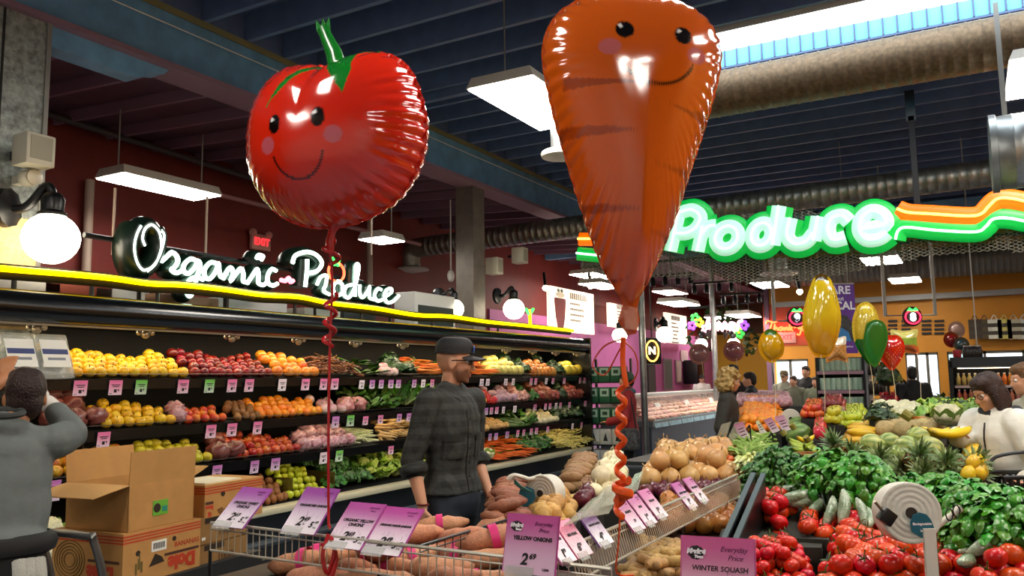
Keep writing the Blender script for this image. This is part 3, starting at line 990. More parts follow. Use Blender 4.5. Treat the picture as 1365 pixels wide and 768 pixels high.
def herb(n, R, H, cols, size=.03, seed=0):
 """A dense low mound of small leaves."""
 rn = random.Random(seed)
 mb = MB()
 for i in range(n):
  a, q = rn.random() * 6.283, math.sqrt(rn.random())
  p = Vector((R * q * math.cos(a), R * q * math.sin(a), H * (1 - q * q * .8) * rn.uniform(.35, 1.0)))
  d = Vector((p.x * 1.3 / R, p.y * 1.3 / R, .7)) + Vector((rn.uniform(-.7, .7), rn.uniform(-.7, .7), rn.uniform(-.4, .4)))
  d.normalize()
  s = d.orthogonal().normalized()
  s.rotate(Matrix.Rotation(rn.random() * 6.28, 3, d))
  t = d.cross(s)
  w = size * rn.uniform(.6, 1.3)
  c = cols[rn.randrange(len(cols))]
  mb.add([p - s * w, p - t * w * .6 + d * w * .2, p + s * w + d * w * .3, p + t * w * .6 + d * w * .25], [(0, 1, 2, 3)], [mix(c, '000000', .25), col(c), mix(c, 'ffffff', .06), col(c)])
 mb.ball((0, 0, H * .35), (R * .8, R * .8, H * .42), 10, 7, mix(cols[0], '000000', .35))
 return mb.mesh('herb', LEAFM, True, 80)

def rootbunch(n, L, r, c0, c1, greens=None, seed=0, spread=.35):
 """Carrot-like roots fanned along +X with their greens at the other end."""
 rn = random.Random(seed)
 mb = MB()
 for i in range(n):
  a = rn.uniform(-spread, spread)
  z = rn.uniform(0, r * 3)
  d = Vector((math.cos(a), math.sin(a), rn.uniform(-.08, .08)))
  l = L * rn.uniform(.8, 1.1)
  o = Vector((0, rn.uniform(-r, r) * 2.4, z + r))
  mb.tube([o, o + d * l * .1, o + d * l * .55, o + d * l], [r * .6, r, r * .75, r * .1], 7, c=[c0, c0, mix(c0, c1, .4), c1])
 if greens:
  for i in range(26):
   a = math.pi + rn.uniform(-.6, .6)
   d = Vector((math.cos(a), math.sin(a), rn.uniform(.0, .5)))
   l = L * rn.uniform(.5, 1.0)
   o = Vector((0, rn.uniform(-r, r) * 2, r * 2))
   mb.tube([o, o + d * l * .6, o + d * l + Vector((0, 0, -.03))], [.004, .006, .012], 4, c=[mix(greens, 'b8c870', .5), greens, greens])
 return mb.mesh('bunch', PROM, True, 70)

def lumpy(r, c0, c1, k=9, amp=.2, seed=0, seg=18, rings=12, sq=.8, mat=PROM, leaves=None):
 mb = MB()
 off = Vector((seed * 3.1, seed, 0))
 prof = [(max(1e-3, math.sin(math.pi * i / rings)) * r, -math.cos(math.pi * i / rings) * r * sq) for i in range(rings + 1)]

 def fn(v, i, kk):
  q = v.normalized() if v.length > 1e-6 else Vector((0, 0, 1))
  return v * (1 + amp * noise.noise(q * k * .35 + off))
 n0 = len(mb.v)
 mb.lathe(prof, seg, None, c0, fn=fn)
 for i in range(n0, len(mb.v)):
  t = .5 + .5 * noise.noise(Vector(mb.v[i]) / r * k * .6 + off)
  mb.c[i] = mix(c0, c1, max(0, min(1, t * 1.6 - .3)))
 if leaves:
  rn = random.Random(seed)
  for q in range(7):
   a = q * .9 + rn.random() * .3
   def f(u, v, a=a):
    w = r * .55 * math.sin(math.pi * (.15 + .8 * u))
    d = Vector((math.cos(a), math.sin(a), 0)); s = Vector((-d.y, d.x, 0))
    return d * r * (.75 + .45 * u) + s * (v - .5) * 2 * w + Vector((0, 0, -r * .5 + r * 1.0 * u)), col(leaves)
   mb.grid(f, 3, 3)
 return mb.mesh('vegetable', mat, True, 70)

def tangle(n, R, H, r, cols, seed=0, z0=0.0, step=7):
 """A heap of crooked strands (string beans, knobbly roots)."""
 rn = random.Random(seed)
 mb = MB()
 for i in range(n):
  a, q = rn.random() * 6.283, math.sqrt(rn.random())
  p = Vector((R * q * math.cos(a), R * q * math.sin(a), z0 + H * (1 - q * q) * rn.random() + r))
  h = rn.random() * 6.283
  pts = [p.copy()]
  for k in range(step):
   h += rn.uniform(-.8, .8)
   p = p + Vector((math.cos(h), math.sin(h), rn.uniform(-.4, .4))) * R * .16
   p.z = max(p.z, r)
   pts.append(p.copy())
  c = cols[rn.randrange(len(cols))]
  mb.tube(pts, [r * rn.uniform(.6, 1.1) for _ in pts], 5, c=c)
 return mb.mesh('bunch', PROM, True, 70)

def variants(f, n=3):
 return [f(s) for s in range(n)]

K = {}

def kind(key, name, cat, meshes, r, up=True):
 K[key] = dict(name=name, cat=cat, m=meshes, r=r, first={})

kind('yapple', 'yellow_apple', 'apple', variants(lambda s: fruit(.042, 'c99a12', 'e0b41c', 'c9a018', seed=s, blush='d8a21a' if s else None)), .042)
kind('gapple', 'green_apple', 'apple', variants(lambda s: fruit(.041, 'a8a01c', 'c2b726', '9c9a20', seed=s)), .041)
kind('rapple', 'red_apple', 'apple', variants(lambda s: fruit(.041, '5e0c10', '8a1414', 'a02a18', seed=s, blush='6a0d12')), .041)
kind('rgapple', 'red_apple', 'apple', variants(lambda s: fruit(.042, 'b8801c', 'b23a1c', 'c8742c', seed=s, blush='a02418')), .042)
kind('peach', 'peach', 'peach', variants(lambda s: fruit(.037, 'd8761a', 'cf5a1c', 'e0862a', seed=s, blush='b83218', dim=.15)), .037)
kind('orange', 'orange', 'orange', variants(lambda s: fruit(.042, 'd87a10', 'ea8a14', 'd87c10', dim=.06, stem=None, seed=s, sq=.97, wob=.01)), .042)
kind('grapefruit', 'orange', 'orange', variants(lambda s: fruit(.05, 'd8851a', 'e8982a', 'd07a18', dim=.06, stem=None, seed=s, blush='d8621c' if s == 1 else None)), .05)
kind('lime', 'lime', 'lime', variants(lambda s: fruit(.037, 'a8b01c', 'bcc62a', '98a81e', seed=s)), .037)
kind('mango', 'mango', 'mango', variants(lambda s: fruit(.05, 'c88a1c', 'b5581c', '8a3a1c', sq=.85, dim=.05, seed=s, wob=.08, blush='c8a02a')), .05)
kind('kiwi', 'kiwi', 'kiwi', variants(lambda s: fruit(.033, '7a4e22', '8c5a28', '6a421c', sq=1.2, dim=0, stem=None, seed=s, mat=PROM)), .033)
kind('avocado', 'avocado', 'avocado', variants(lambda s: fruit(.04, '3a3a14', '4a4a18', '4e4c1a', sq=1.2, dim=0, seed=s, mat=PROM)), .04)
kind('netbag', 'net_bag', 'bag', variants(lambda s: lumpy(.085, '5c1c1e', '8a5248', 14, .35, seed=s + 4, mat=NETM)), .075)
kind('pinkbag', 'net_bag', 'bag', variants(lambda s: lumpy(.07, 'a03050', 'd8c0c0', 16, .35, seed=s + 9, mat=NETM)), .06)
kind('brownroot', 'root', 'root', variants(lambda s: tangle(46, .12, .14, .010, ['7a4a22', '8c5a2a', '5c3618'], s)), .1)
kind('greenbunch', 'green_bunch', 'vegetable', variants(lambda s: leafclump(16, .19, .028, ['2c5a18', '3c7020', '274c14'], up=.5, seed=s, stem='9ab060')), .1)
kind('chard', 'kale_bunch', 'vegetable', variants(lambda s: leafclump(18, .2, .05, ['3a6a1c', '4c8424', '2c5616'], up=.7, ruff=.5, seed=s + 3, stem='a8b870')), .11)
kind('lettuce', 'lettuce', 'lettuce', variants(lambda s: leafclump(22, .16, .07, ['86a82c', '6c9a28', 'a8bc4a'], up=.75, ruff=.45, seed=s + 5, stem='d8dca8', core=(.06, 'b8c468'))), .11)
kind('romaine', 'romaine', 'lettuce', variants(lambda s: leafclump(12, .26, .055, ['5a9226', '4a8020', '76a63c'], up=.9, spread=.6, ruff=.2, seed=s + 2, stem='d4d8a0')), .11)
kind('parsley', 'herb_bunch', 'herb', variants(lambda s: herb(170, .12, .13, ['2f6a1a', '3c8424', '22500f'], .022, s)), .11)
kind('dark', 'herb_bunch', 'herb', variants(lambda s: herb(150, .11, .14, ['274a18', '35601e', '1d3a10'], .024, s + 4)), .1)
kind('radish', 'radish_bunch', 'radish', variants(lambda s: lumpy(.09, '8c2a30', 'd8a89a', 18, .4, seed=s + 2, mat=PRO)), .075)
kind('redrad', 'radish_bunch', 'radish', variants(lambda s: lumpy(.08, '7a3026', 'a8604c', 20, .45, seed=s + 12, mat=PRO)), .07)
kind('turnip', 'turnip', 'turnip', variants(lambda s: fruit(.05, 'e0d6c0', 'd8b8ae', '9c4468', dim=.05, seed=s, stem='6a9a3a')), .05)
kind('onionw', 'white_onion', 'onion', variants(lambda s: fruit(.045, 'd6cba0', 'e2d8b0', 'c8b888', dim=-.12, stem='b8a878', seed=s)), .045)
kind('garlic', 'garlic', 'garlic', variants(lambda s: lumpy(.07, 'd2b4b8', '9c6a80', 12, .3, seed=s + 1)), .06)
kind('leek', 'leek', 'leek', variants(lambda s: oblong(.4, .014, 'dfe3c0', 'b8cc7a', '2f5a20', seed=s, n=8, lump=.03, taper=-.3)), .02)
kind('parsnip', 'parsnip', 'parsnip', variants(lambda s: rootbunch(6, .2, .02, 'caa468', 'd8b87c', None, s, .6)), .06)
kind('carrots', 'carrot_bunch', 'carrot', variants(lambda s: rootbunch(8, .22, .013, 'd8641a', 'e07a2a', '4a7a22', s)), .07)
kind('carrotpile', 'carrot_bunch', 'carrot', variants(lambda s: rootbunch(9, .2, .014, 'd0601c', 'd8883a', 'a8a060', s + 5, .5)), .07)
kind('melonp', 'pale_melon', 'melon', variants(lambda s: fruit(.075, 'b8b058', 'd2c46a', 'b0aa50', sq=.85, dim=.05, stem=None, seed=s)), .072)
kind('melony', 'yellow_melon', 'melon', variants(lambda s: fruit(.085, 'b8a428', 'd2b82e', 'a8a02a', sq=.9, dim=.05, stem=None, seed=s)), .08)
kind('squash', 'squash', 'squash', variants(lambda s: fruit(.06, 'b86a20', 'c8802a', 'a85c1c', sq=1.15, dim=.05, seed=s, wob=.08)), .058)
kind('rpep', 'red_pepper', 'pepper', variants(lambda s: fruit(.045, 'a01008', 'c01a0c', 'a81408', sq=1.15, dim=.25, seed=s, wob=.1, stem='3c6a1c')), .045)
kind('ypep', 'yellow_pepper', 'pepper', variants(lambda s: fruit(.045, 'd8a010', 'e8b414', 'd8a010', sq=1.1, dim=.25, seed=s, wob=.1, stem='3c6a1c')), .045)
kind('cuke', 'cucumber', 'cucumber', variants(lambda s: oblong(.2, .024, '2f4a16', '3a5c1c', seed=s, taper=.05)), .026)
kind('potato', 'potato', 'potato', variants(lambda s: oblong(.1, .036, 'b08a4c', 'c49a5a', seed=s, taper=.05, lump=.1, mat=PROM)), .036)
kind('cauli', 'cauliflower', 'cauliflower', variants(lambda s: lumpy(.085, 'dcd8b8', 'bab890', 22, .22, seed=s, leaves='7a9a40')), .08)
kind('beans', 'bean_heap', 'beans', variants(lambda s: tangle(60, .15, .1, .006, ['d8cc7a', 'c8bc60', 'e0d890'], s + 2, step=9)), .1)
kind('clamshell', 'plastic_punnet', 'punnet', [], .07)

def put(key, loc, label, group, rot=None, scale=1.0, i=None):
 k = K[key]
 i = random.randrange(len(k['m'])) if i is None else i
 f = k['first'].get(i)
 if f is None:
  o = link(k['name'], k['m'][i])
  k['first'][i] = o
 else:
  o = f.copy()
  COL.objects.link(o)
 o.location = loc
 o.rotation_euler = rot if rot is not None else (rnd(-.5, .5), rnd(-.5, .5), rnd(0, 6.28))
 o.scale = (scale, scale, scale)
 o['label'], o['category'] = label, k['cat']
 if group:
  o['group'] = group
 elif 'group' in o.keys():
  del o['group']
 return o

# ================================================================== REFRIGERATED PRODUCE CASE
BLKG = M('black_gloss_case', '0a0b0d', 0.22, spec=0.6, bump=0.12, bscale=8)
CASEB = M('case_interior_black', '060605', 0.6)
RAIL = M('cream_case_rail', 'cfc8a8', 0.35, 0.2)
case = thing('produce_case', 'long black refrigerated produce case with four tiers under a rounded canopy', 'display case', (0, 0, 0))
CY0, CY1 = 0.6, 11.02
XL = -4.88
MB().box(-5.95, -4.96, CY0, CY1, 0.0, 0.14).box(-5.95, -4.93, CY0, CY1, .14, .58).build('base', M('case_base_black', '0c1216', .3), case, smooth=False)
MB().tube([(-4.925, CY0, .36), (-4.925, CY1, .36)], .03, 8).build('bumper', M('dark_grey_bumper', '3a4248', .4), case)
MB().bevbox(-4.99, XL + .01, CY0, CY1, .575, .635, .02).build('front_rail', RAIL, case)
dk = MB().slab((-4.97, CY0, .63), (-4.97, CY1, .63), (-5.75, CY1, .84), (-5.75, CY0, .84), .04)
dk.build('deck', CASEB, case, smooth=False)
MB().box(-5.85, -5.78, CY0, CY1, .5, 2.05).build('back_panel', CASEB, case, smooth=False)
ROWZ = {1: 1.645, 2: 1.312, 3: 1.012}
for k, z in ROWZ.items():
 sh = MB().slab((-4.97, CY0, z), (-4.97, CY1, z), (-5.78, CY1, z + .10), (-5.78, CY0, z + .10), .025).build('shelf', CASEB, case, smooth=False)
 MB().box(-4.975, -4.95, CY0, CY1, z - .065, z + .004).build('price_rail', BLKG, sh, smooth=False)
 MB().tube([(-4.952, CY0, z + .035), (-4.952, CY1, z + .035)], .003, 5).build('guard_wire', M('dark_wire', '55504a', .4, .6), sh)
cp = [(-4.96, 1.985), (-4.90, 2.0), (-4.862, 2.05), (-4.862, 2.11), (-4.90, 2.165), (-4.97, 2.19), (-5.3, 2.205), (-5.95, 2.205), (-5.95, 2.02), (-5.2, 2.02)]
MB().prism(cp, frame((0, CY0, 0), (1, 0, 0), (0, 0, 1)) @ Matrix.Scale(-1, 4, (0, 0, 1)), CY1 - CY0).build('canopy', BLKG, case, angle=50)
MB().box(-5.97, -4.87, CY1, CY1 + .05, 0, 2.2).build('end_panel', BLKG, case, smooth=False)
MB().tube([(-4.945, CY0, 1.985), (-4.945, CY1, 1.985)], .009, 6).build('canopy_trim', M('cream_trim', 'b8b096', .4), case)
MB().box(-5.16, -5.08, CY0 + .1, CY1 - .05, 2.0, 2.012).build('lamp_tube', M('case_lamp', 'ffe9c4', .5, emit=12.5), case, smooth=False)
for k in (2, 3):   # slim lamps under the two upper shelves
 z = ROWZ[k - 1]
 MB().box(-5.08, -5.055, CY0 + .1, CY1 - .05, z - .06, z - .05).build('shelf_lamp', M('shelf_lamp_glow', 'ffe6bc', .5, emit=6.5), case, smooth=False)
MB().box(-5.08, -5.055, CY0 + .1, CY1 - .05, ROWZ[3] - .06, ROWZ[3] - .05).build('shelf_lamp', MATS['shelf_lamp_glow'], case, smooth=False)
noz = MB().tube([(0, 0, .05), (0, 0, 0)], .014, 8).ball((0, 0, -.02), .03, 8, 6).ball((.03, .03, -.01), .018, 8, 6).ball((-.03, -.03, -.01), .018, 8, 6).mesh('mist_nozzle', M('brass_grey', 'b0a488', .3, .6))
for px, py in ((49, 438), (194, 446), (309, 453), (398, 458), (474, 460), (537, 464), (590, 466), (675, 468), (710, 470), (741, 471), (769, 472)):
 p = P(px, py, x=-5.0)
 link('mist_nozzle', noz, case, (-5.0, p.y, 1.975))

def ypx(px, z, x=-5.0):
 """y along the case where the shelf height z meets the photograph column px."""
 q = P(px, 500, x=x)
 for _ in range(4):
  w = EYE + (q - EYE)
  v0 = RGT * ((px - IW / 2) / FPX) + FWD
  # solve for the row that gives height z at x
  lo, hi = 300.0, 800.0
  for _k in range(30):
   md = (lo + hi) / 2
   if P(px, md, x=x).z > z: lo = md
   else: hi = md
  return P(px, (lo + hi) / 2, x=x).y

def shelf_z(row, x):
 if row == 4:
  return .63 + (-4.97 - x) / .78 * .21
 return ROWZ[row] + (-4.97 - x) / .81 * .10

def sec(row, px0, px1, key, rows, label, group, step=None, rise=None, layers=1, scale=1.0, flat=False, jit=.007, x0=None, rz=None, tilt=None):
 """Fill one stretch of a case tier with rows of produce, each row further back and higher."""
 k = K[key]
 r = k['r'] * scale
 zz = shelf_z(row, -5.05)
 y0, y1 = ypx(px0, zz + r), ypx(px1, zz + r)
 s = step or 2 * r * .98
 n = max(1, int(round((y1 - y0) / s)))
 for j in range(rows):
  x = (x0 if x0 is not None else -4.985 - r) - j * (2 * r * .82)
  if x < -5.74 + r: break
  z = shelf_z(row, x) + r * (1.0 if not flat else .35) + j * (r * .62 if rise is None else rise)
  m = n if j % 2 == 0 else n - 1
  c_ = 0
  for i in range(max(m, 1)):
   if j == rows - 1 and random.random() < .35: continue
   y = y0 + (i + (.5 if j % 2 == 0 else 1.0)) * (y1 - y0) / n
   rot = None
   if rz is not None:
    rot = (rnd(-.1, .1), rnd(-.1, .1), rz + rnd(-.25, .25))
   elif flat:
    rot = (rnd(-.15, .15), rnd(.0, .3), rnd(0, 6.28))
   c_ += 1
   up = j * r * .35 * noise.noise(Vector((y * 3.1, row * 7.7, 1.3)))
   put(key, (x + rnd(-jit, jit), y + rnd(-jit, jit) * 1.6, z + up + rnd(-jit, jit)), label + (', %s row, %s from left' % (RN[j], ORD[c_ - 1]) if n * rows > 1 else ''), group, rot, scale * rnd(.9, 1.08))

RN = ['front', 'second', 'third', 'fourth', 'fifth', 'sixth']
# top tier
sec(1, 84, 252, 'yapple', 5, 'yellow apple beside the salad boxes, top tier', 'yellow apples on the top tier')
sec(1, 256, 366, 'rapple', 5, 'dark red apple beside the yellow apples, top tier', 'red apples on the top tier')
sec(1, 368, 428, 'grapefruit', 4, 'big yellow-orange fruit after the red apples, top tier', 'orange fruit on the top tier')
sec(1, 426, 474, 'brownroot', 2, 'tangled brown roots over the top tier edge', 'brown roots on the top tier', step=.17, flat=True, rise=.05)
sec(1, 482, 512, 'greenbunch', 2, 'green leafy bunch after the brown roots, top tier', 'green bunches on the top tier', step=.2, flat=True, rise=.05)
sec(1, 508, 532, 'turnip', 2, 'pale turnip between green bunches, top tier', 'turnips on the top tier')
sec(1, 530, 558, 'dark', 2, 'dark green herbs left of the carrots, top tier', 'dark herbs on the top tier', step=.2, flat=True, rise=.05)
sec(1, 556, 600, 'carrotpile', 3, 'carrot bunch behind the man in the cap, top tier', 'carrots on the top tier', step=.16, flat=True, rise=.045, rz=0.0)
sec(1, 600, 656, 'carrots', 3, 'carrot bunch right of the man in the cap, top tier', 'carrots right of the cap', step=.16, flat=True, rise=.045, rz=0.0)
sec(1, 657, 700, 'melonp', 3, 'pale yellow melon on the top tier, left pile', 'pale melons on the top tier')
sec(1, 700, 712, 'dark', 3, 'dark herbs between melons and squash, top tier', None, step=.4, flat=True, rise=.06)
sec(1, 712, 742, 'squash', 3, 'orange-brown squash on the top tier', 'squash on the top tier')
sec(1, 743, 757, 'dark', 3, 'dark herbs right of the squash, top tier', None, step=.4, flat=True, rise=.06)
sec(1, 757, 778, 'melony', 2, 'yellow melon at the far end of the top tier', 'yellow melons at the far end')
sec(1, 778, 785, 'rpep', 3, 'red pepper at the very end of the top tier', 'red peppers at the far end')
# second tier
sec(2, 60, 146, 'netbag', 4, 'dark red net bag, second tier', 'net bags on the second tier', step=.15, rise=.05)
sec(2, 136, 236, 'yapple', 4, 'yellow apple on the second tier beside the net bags', 'yellow apples on the second tier')
sec(2, 236, 250, 'pinkbag', 2, 'small clear bag between apples and peaches', 'clear bags by the peaches', step=.13)
sec(2, 248, 304, 'peach', 4, 'red-orange peach on the second tier', 'peaches on the second tier')
sec(2, 314, 350, 'kiwi', 4, 'brown kiwi left of the oranges, second tier', 'kiwis on the second tier')
sec(2, 346, 432, 'orange', 4, 'orange in the pile on the second tier', 'oranges on the second tier')
sec(2, 430, 462, 'turnip', 3, 'purple-topped turnip behind the red ribbon, second tier', 'turnips on the second tier')
sec(2, 458, 492, 'radish', 2, 'bunch of red and white radishes, second tier', 'radishes on the second tier', step=.16)
sec(2, 486, 500, 'chard', 2, 'green leaves beside the radishes on the second tier', 'leaves by the radishes', step=.3, flat=True)
sec(2, 498, 535, 'chard', 3, 'curly kale left of the man, second tier', 'kale on the second tier', step=.17, flat=True, rise=.06)
sec(2, 532, 585, 'romaine', 3, 'tall romaine lettuce behind the man, second tier', 'romaine on the second tier', step=.15, flat=True, rise=.06)
sec(2, 615, 650, 'ypep', 3, 'yellow pepper right of the man, second tier', 'yellow peppers on the second tier')
sec(2, 640, 664, 'rpep', 4, 'red pepper right of the man, second tier', 'red peppers on the second tier')
sec(2, 662, 690, 'garlic', 3, 'pale purple garlic, second tier', 'garlic on the second tier')
sec(2, 688, 706, 'radish', 3, 'pink and white radish bunch, second tier', 'pink radishes on the second tier', step=.15)
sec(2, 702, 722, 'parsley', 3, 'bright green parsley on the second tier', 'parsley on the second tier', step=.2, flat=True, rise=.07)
sec(2, 720, 746, 'redrad', 3, 'red radish bunch right of the parsley, second tier', 'red radishes on the second tier', step=.13)
sec(2, 746, 760, 'dark', 3, 'dark greens near the second tier end', 'dark greens on the second tier', step=.25, flat=True, rise=.06)
sec(2, 759, 785, 'redrad', 3, 'red roots at the second tier end', 'red roots at the far end', step=.13)
# third tier
sec(3, 66, 184, 'mango', 4, 'orange-red mango behind the open carton, third tier', 'mangoes on the third tier')
sec(3, 184, 200, 'avocado', 3, 'dark green avocado, third tier', 'avocados on the third tier')
sec(3, 198, 284, 'gapple', 4, 'yellow-green apple above the cartons, third tier', 'yellow-green apples on the third tier')
sec(3, 286, 330, 'netbag', 3, 'dark net bag on the third tier', 'dark net bags on the third tier', step=.15)
sec(3, 312, 402, 'rgapple', 4, 'red and yellow apple, third tier', 'red and yellow apples on the third tier')
sec(3, 402, 476, 'pinkbag', 3, 'small pink net bag, third tier', 'pink net bags on the third tier', step=.12)
sec(3, 478, 508, 'leek', 5, 'leek with white end, third tier', 'leeks on the third tier', step=.034, rise=.02, rz=math.pi, x0=-5.2)
sec(3, 505, 585, 'parsnip', 3, 'pale parsnips behind the man, third tier', 'parsnips on the third tier', step=.14, flat=True, rise=.05, rz=0.0)
sec(3, 640, 678, 'potato', 4, 'reddish brown potato right of the man, third tier', 'potatoes on the third tier')
sec(3, 678, 700, 'cuke', 5, 'dark green cucumber on the third tier', 'cucumbers on the third tier', step=.05, rz=0.0)
sec(3, 698, 716, 'chard', 3, 'leafy greens between cucumbers and onions, third tier', 'leafy greens on the third tier', step=.22, flat=True, rise=.06)
sec(3, 715, 746, 'onionw', 4, 'pale onion on the third tier', 'pale onions on the third tier')
sec(3, 744, 786, 'dark', 3, 'dark leafy greens at the third tier end', 'dark greens on the third tier', step=.2, flat=True, rise=.06)
# bottom deck
sec(4, 20, 90, 'cauli', 3, 'pale leafy head behind the cart handle', 'leafy heads by the cart', step=.18)
sec(4, 345, 386, 'kiwi', 5, 'brown kiwi at the left of the bottom deck', 'kiwis on the bottom deck')
sec(4, 384, 436, 'lime', 6, 'bright green lime on the bottom deck', 'limes on the bottom deck')
sec(4, 494, 515, 'lettuce', 3, 'light green leafy lettuce, bottom deck', 'lettuces on the bottom deck', step=.2, flat=True, rise=.05)
sec(4, 446, 500, 'parsley', 4, 'dark green curly parsley, bottom deck', 'parsley on the bottom deck', step=.18, flat=True, rise=.04)
sec(4, 512, 640, 'lettuce', 4, 'pale cabbage lettuce by the man, bottom deck', 'cabbage lettuces by the man', step=.19, flat=True, rise=.05)
sec(4, 640, 662, 'cauli', 3, 'cauliflower right of the man, bottom deck', 'cauliflowers right of the man', step=.18)
sec(4, 655, 705, 'carrots', 5, 'orange carrots with tops, bottom deck', 'carrots on the bottom deck', step=.14, flat=True, rise=.03, rz=0.2)
sec(4, 695, 742, 'parsley', 4, 'big bright parsley bunch, bottom deck', 'bright parsley on the bottom deck', step=.2, flat=True, rise=.05, scale=1.15)
sec(4, 735, 783, 'beans', 3, 'long pale yellow beans, bottom deck', 'yellow beans on the bottom deck', step=.26, flat=True, rise=.05)

# dividers and clear packs on the bottom deck
for px in (384, 440):
 y = ypx(px, .8, -5.05)
 q = MB().box(-5.6, -5.0, -.006, .006, 0, .16)
 tag(q.build('divider', M('amber_divider', '5a4a1c', .3, alpha=.7), loc=(0, y, .66), smooth=False), 'amber plastic divider %s the green apples on the bottom deck' % ('left of' if px < 400 else 'right of'), 'divider')
CLEAR = M('clear_plastic', 'e4e8e0', 0.08, alpha=.22, spec=.8)
def clampack(loc, rz, w, d, h, label, group, cc, lab=True, tilt=0.0):
 t = thing('plastic_punnet', label, 'punnet', loc, rz, group)
 t.rotation_euler = (0, tilt, rz)
 b = MB()
 b.bevbox(-d / 2, d / 2, -w / 2, w / 2, 0, h * .55, .02).bevbox(-d / 2 - .006, d / 2 + .006, -w / 2 - .006, w / 2 + .006, h * .53, h * .6, .01).bevbox(-d / 2 + .006, d / 2 - .006, -w / 2 + .006, w / 2 - .006, h * .6, h, .02)
 b.build('box', CLEAR, t)
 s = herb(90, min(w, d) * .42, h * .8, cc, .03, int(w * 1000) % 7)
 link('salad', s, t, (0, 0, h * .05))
 if lab:
  MB().box(-d * .32, d * .32, -w * .38, w * .38, h + .001, h + .003).build('paper_label', M('white_label', 'e6e6dc', .5), t, smooth=False)
  MB().box(-d * .1, d * .02, -w * .36, w * .36, h + .003, h + .004).build('blue_band', M('dark_blue_print', '2c3a70', .5), t, smooth=False)
  MB().box(d * .1, d * .16, -w * .25, w * .25, h + .003, h + .004).build('print_line', M('grey_print', '7a8088', .5), t, smooth=False)
 return t
for i, (px, lab) in enumerate(((20, 'big clear salad box with white label, at the photo edge'), (66, 'big clear salad box with white label, by the yellow apples'))):
 y = ypx(px, 1.7, -5.0)
 clampack((-5.03, y, 1.70 + .07), 0, .225, .29, .09, lab, None, ['3a6018', '4c7822', '56702a'], True, rad(66))
for i, px in enumerate((450, 462, 474)):
 y = ypx(px, .78, -5.05)
 clampack((-5.12, y, .70 + .0), 0, .14, .11, .07, 'clear punnet of dark fruit on the bottom deck, %s from the left' % ORD[i], None, ['3a2418', '4a3020'], False)

# price tags
PINKT = M('tag_ink', rough=.4, vc=True)
def tagmesh(c):
 mb = MB()
 w, h = .092, .098
 for i in range(6):
  t0, t1 = i / 6, (i + 1) / 6
  cc = mix(c, 'f2eef0', max(0, (.75 - t0) * .9))
  mb.add([(0, -w / 2, h * t0), (0, w / 2, h * t0), (0, w / 2, h * t1), (0, -w / 2, h * t1)], [(0, 1, 2, 3)], cc)
 for (a, b_, z0, z1) in ((-.030, .030, .064, .070), (-.020, .023, .053, .058), (-.010, .010, .016, .038), (.016, .026, .027, .038), (-.040, -.022, .008, .012)):
  mb.add([(.0012, a, z0), (.0012, b_, z0), (.0012, b_, z1), (.0012, a, z1)], [(0, 1, 2, 3)], '1a1418')
 mb.box(-.002, -.0005, -w / 2, w / 2, 0, h, '888888')
 return mb.mesh('price_tag', PINKT, False)
TAGM = {'pink': tagmesh('ee7aac'), 'violet': tagmesh('c878c0'), 'green': tagmesh('74c850'), 'white': tagmesh('f6e0e6')}
ROWN = {1: 'top tier', 2: 'second tier', 3: 'third tier', 4: 'bottom deck'}
UNDER = {1: [(84, 'yellow apples'), (254, 'red apples'), (368, 'orange fruit'), (427, 'brown roots'), (478, 'green bunches'), (556, 'carrots'), (656, 'pale melons'), (708, 'squash'), (745, 'yellow melons')],
  2: [(0, 'net bags'), (136, 'yellow apples'), (250, 'peaches'), (330, 'oranges'), (440, 'turnips and radishes'), (500, 'kale and romaine'), (600, 'peppers'), (664, 'garlic'), (700, 'parsley and radishes'), (755, 'red roots')],
  3: [(0, 'mangoes'), (200, 'green apples'), (310, 'red and yellow apples'), (402, 'pink net bags'), (500, 'parsnips'), (640, 'potatoes'), (680, 'cucumbers'), (712, 'pale onions'), (745, 'dark greens')]}
TG = {1: [(107, 'pink'), (154, 'pink'), (188, 'green'), (244, 'pink'), (279, 'green'), (309, 'pink'), (332, 'pink'), (376, 'white'), (407, 'pink'), (431, 'pink'), (446, 'pink'), (482, 'white'), (496, 'violet'), (508, 'violet'), (521, 'violet'), (531, 'violet'), (552, 'violet'), (564, 'white'), (576, 'pink'),
  (642, 'white'), (650, 'white'), (674, 'white'), (684, 'white'), (708, 'pink'), (714, 'pink'), (728, 'white'), (737, 'pink'), (752, 'pink'), (773, 'pink'), (779, 'pink')],
 2: [(138, 'pink'), (281, 'pink'), (309, 'pink'), (343, 'pink'), (447, 'violet'), (467, 'green'), (487, 'pink'), (507, 'pink'), (532, 'violet'), (545, 'violet'), (641, 'white'), (648, 'violet'), (655, 'pink'), (662, 'pink'), (671, 'white'), (686, 'white'), (713, 'pink'), (727, 'pink'), (733, 'pink'), (741, 'white'), (747, 'pink'), (759, 'pink'), (780, 'pink')],
 3: [(67, 'violet'), (289, 'violet'), (339, 'violet'), (367, 'violet'), (431, 'white'), (452, 'green'), (521, 'pink'), (542, 'violet'), (653, 'violet'), (661, 'violet'), (676, 'violet'), (690, 'pink'), (698, 'pink'), (708, 'pink'), (715, 'pink'), (730, 'pink'), (763, 'white'), (775, 'pink')]}
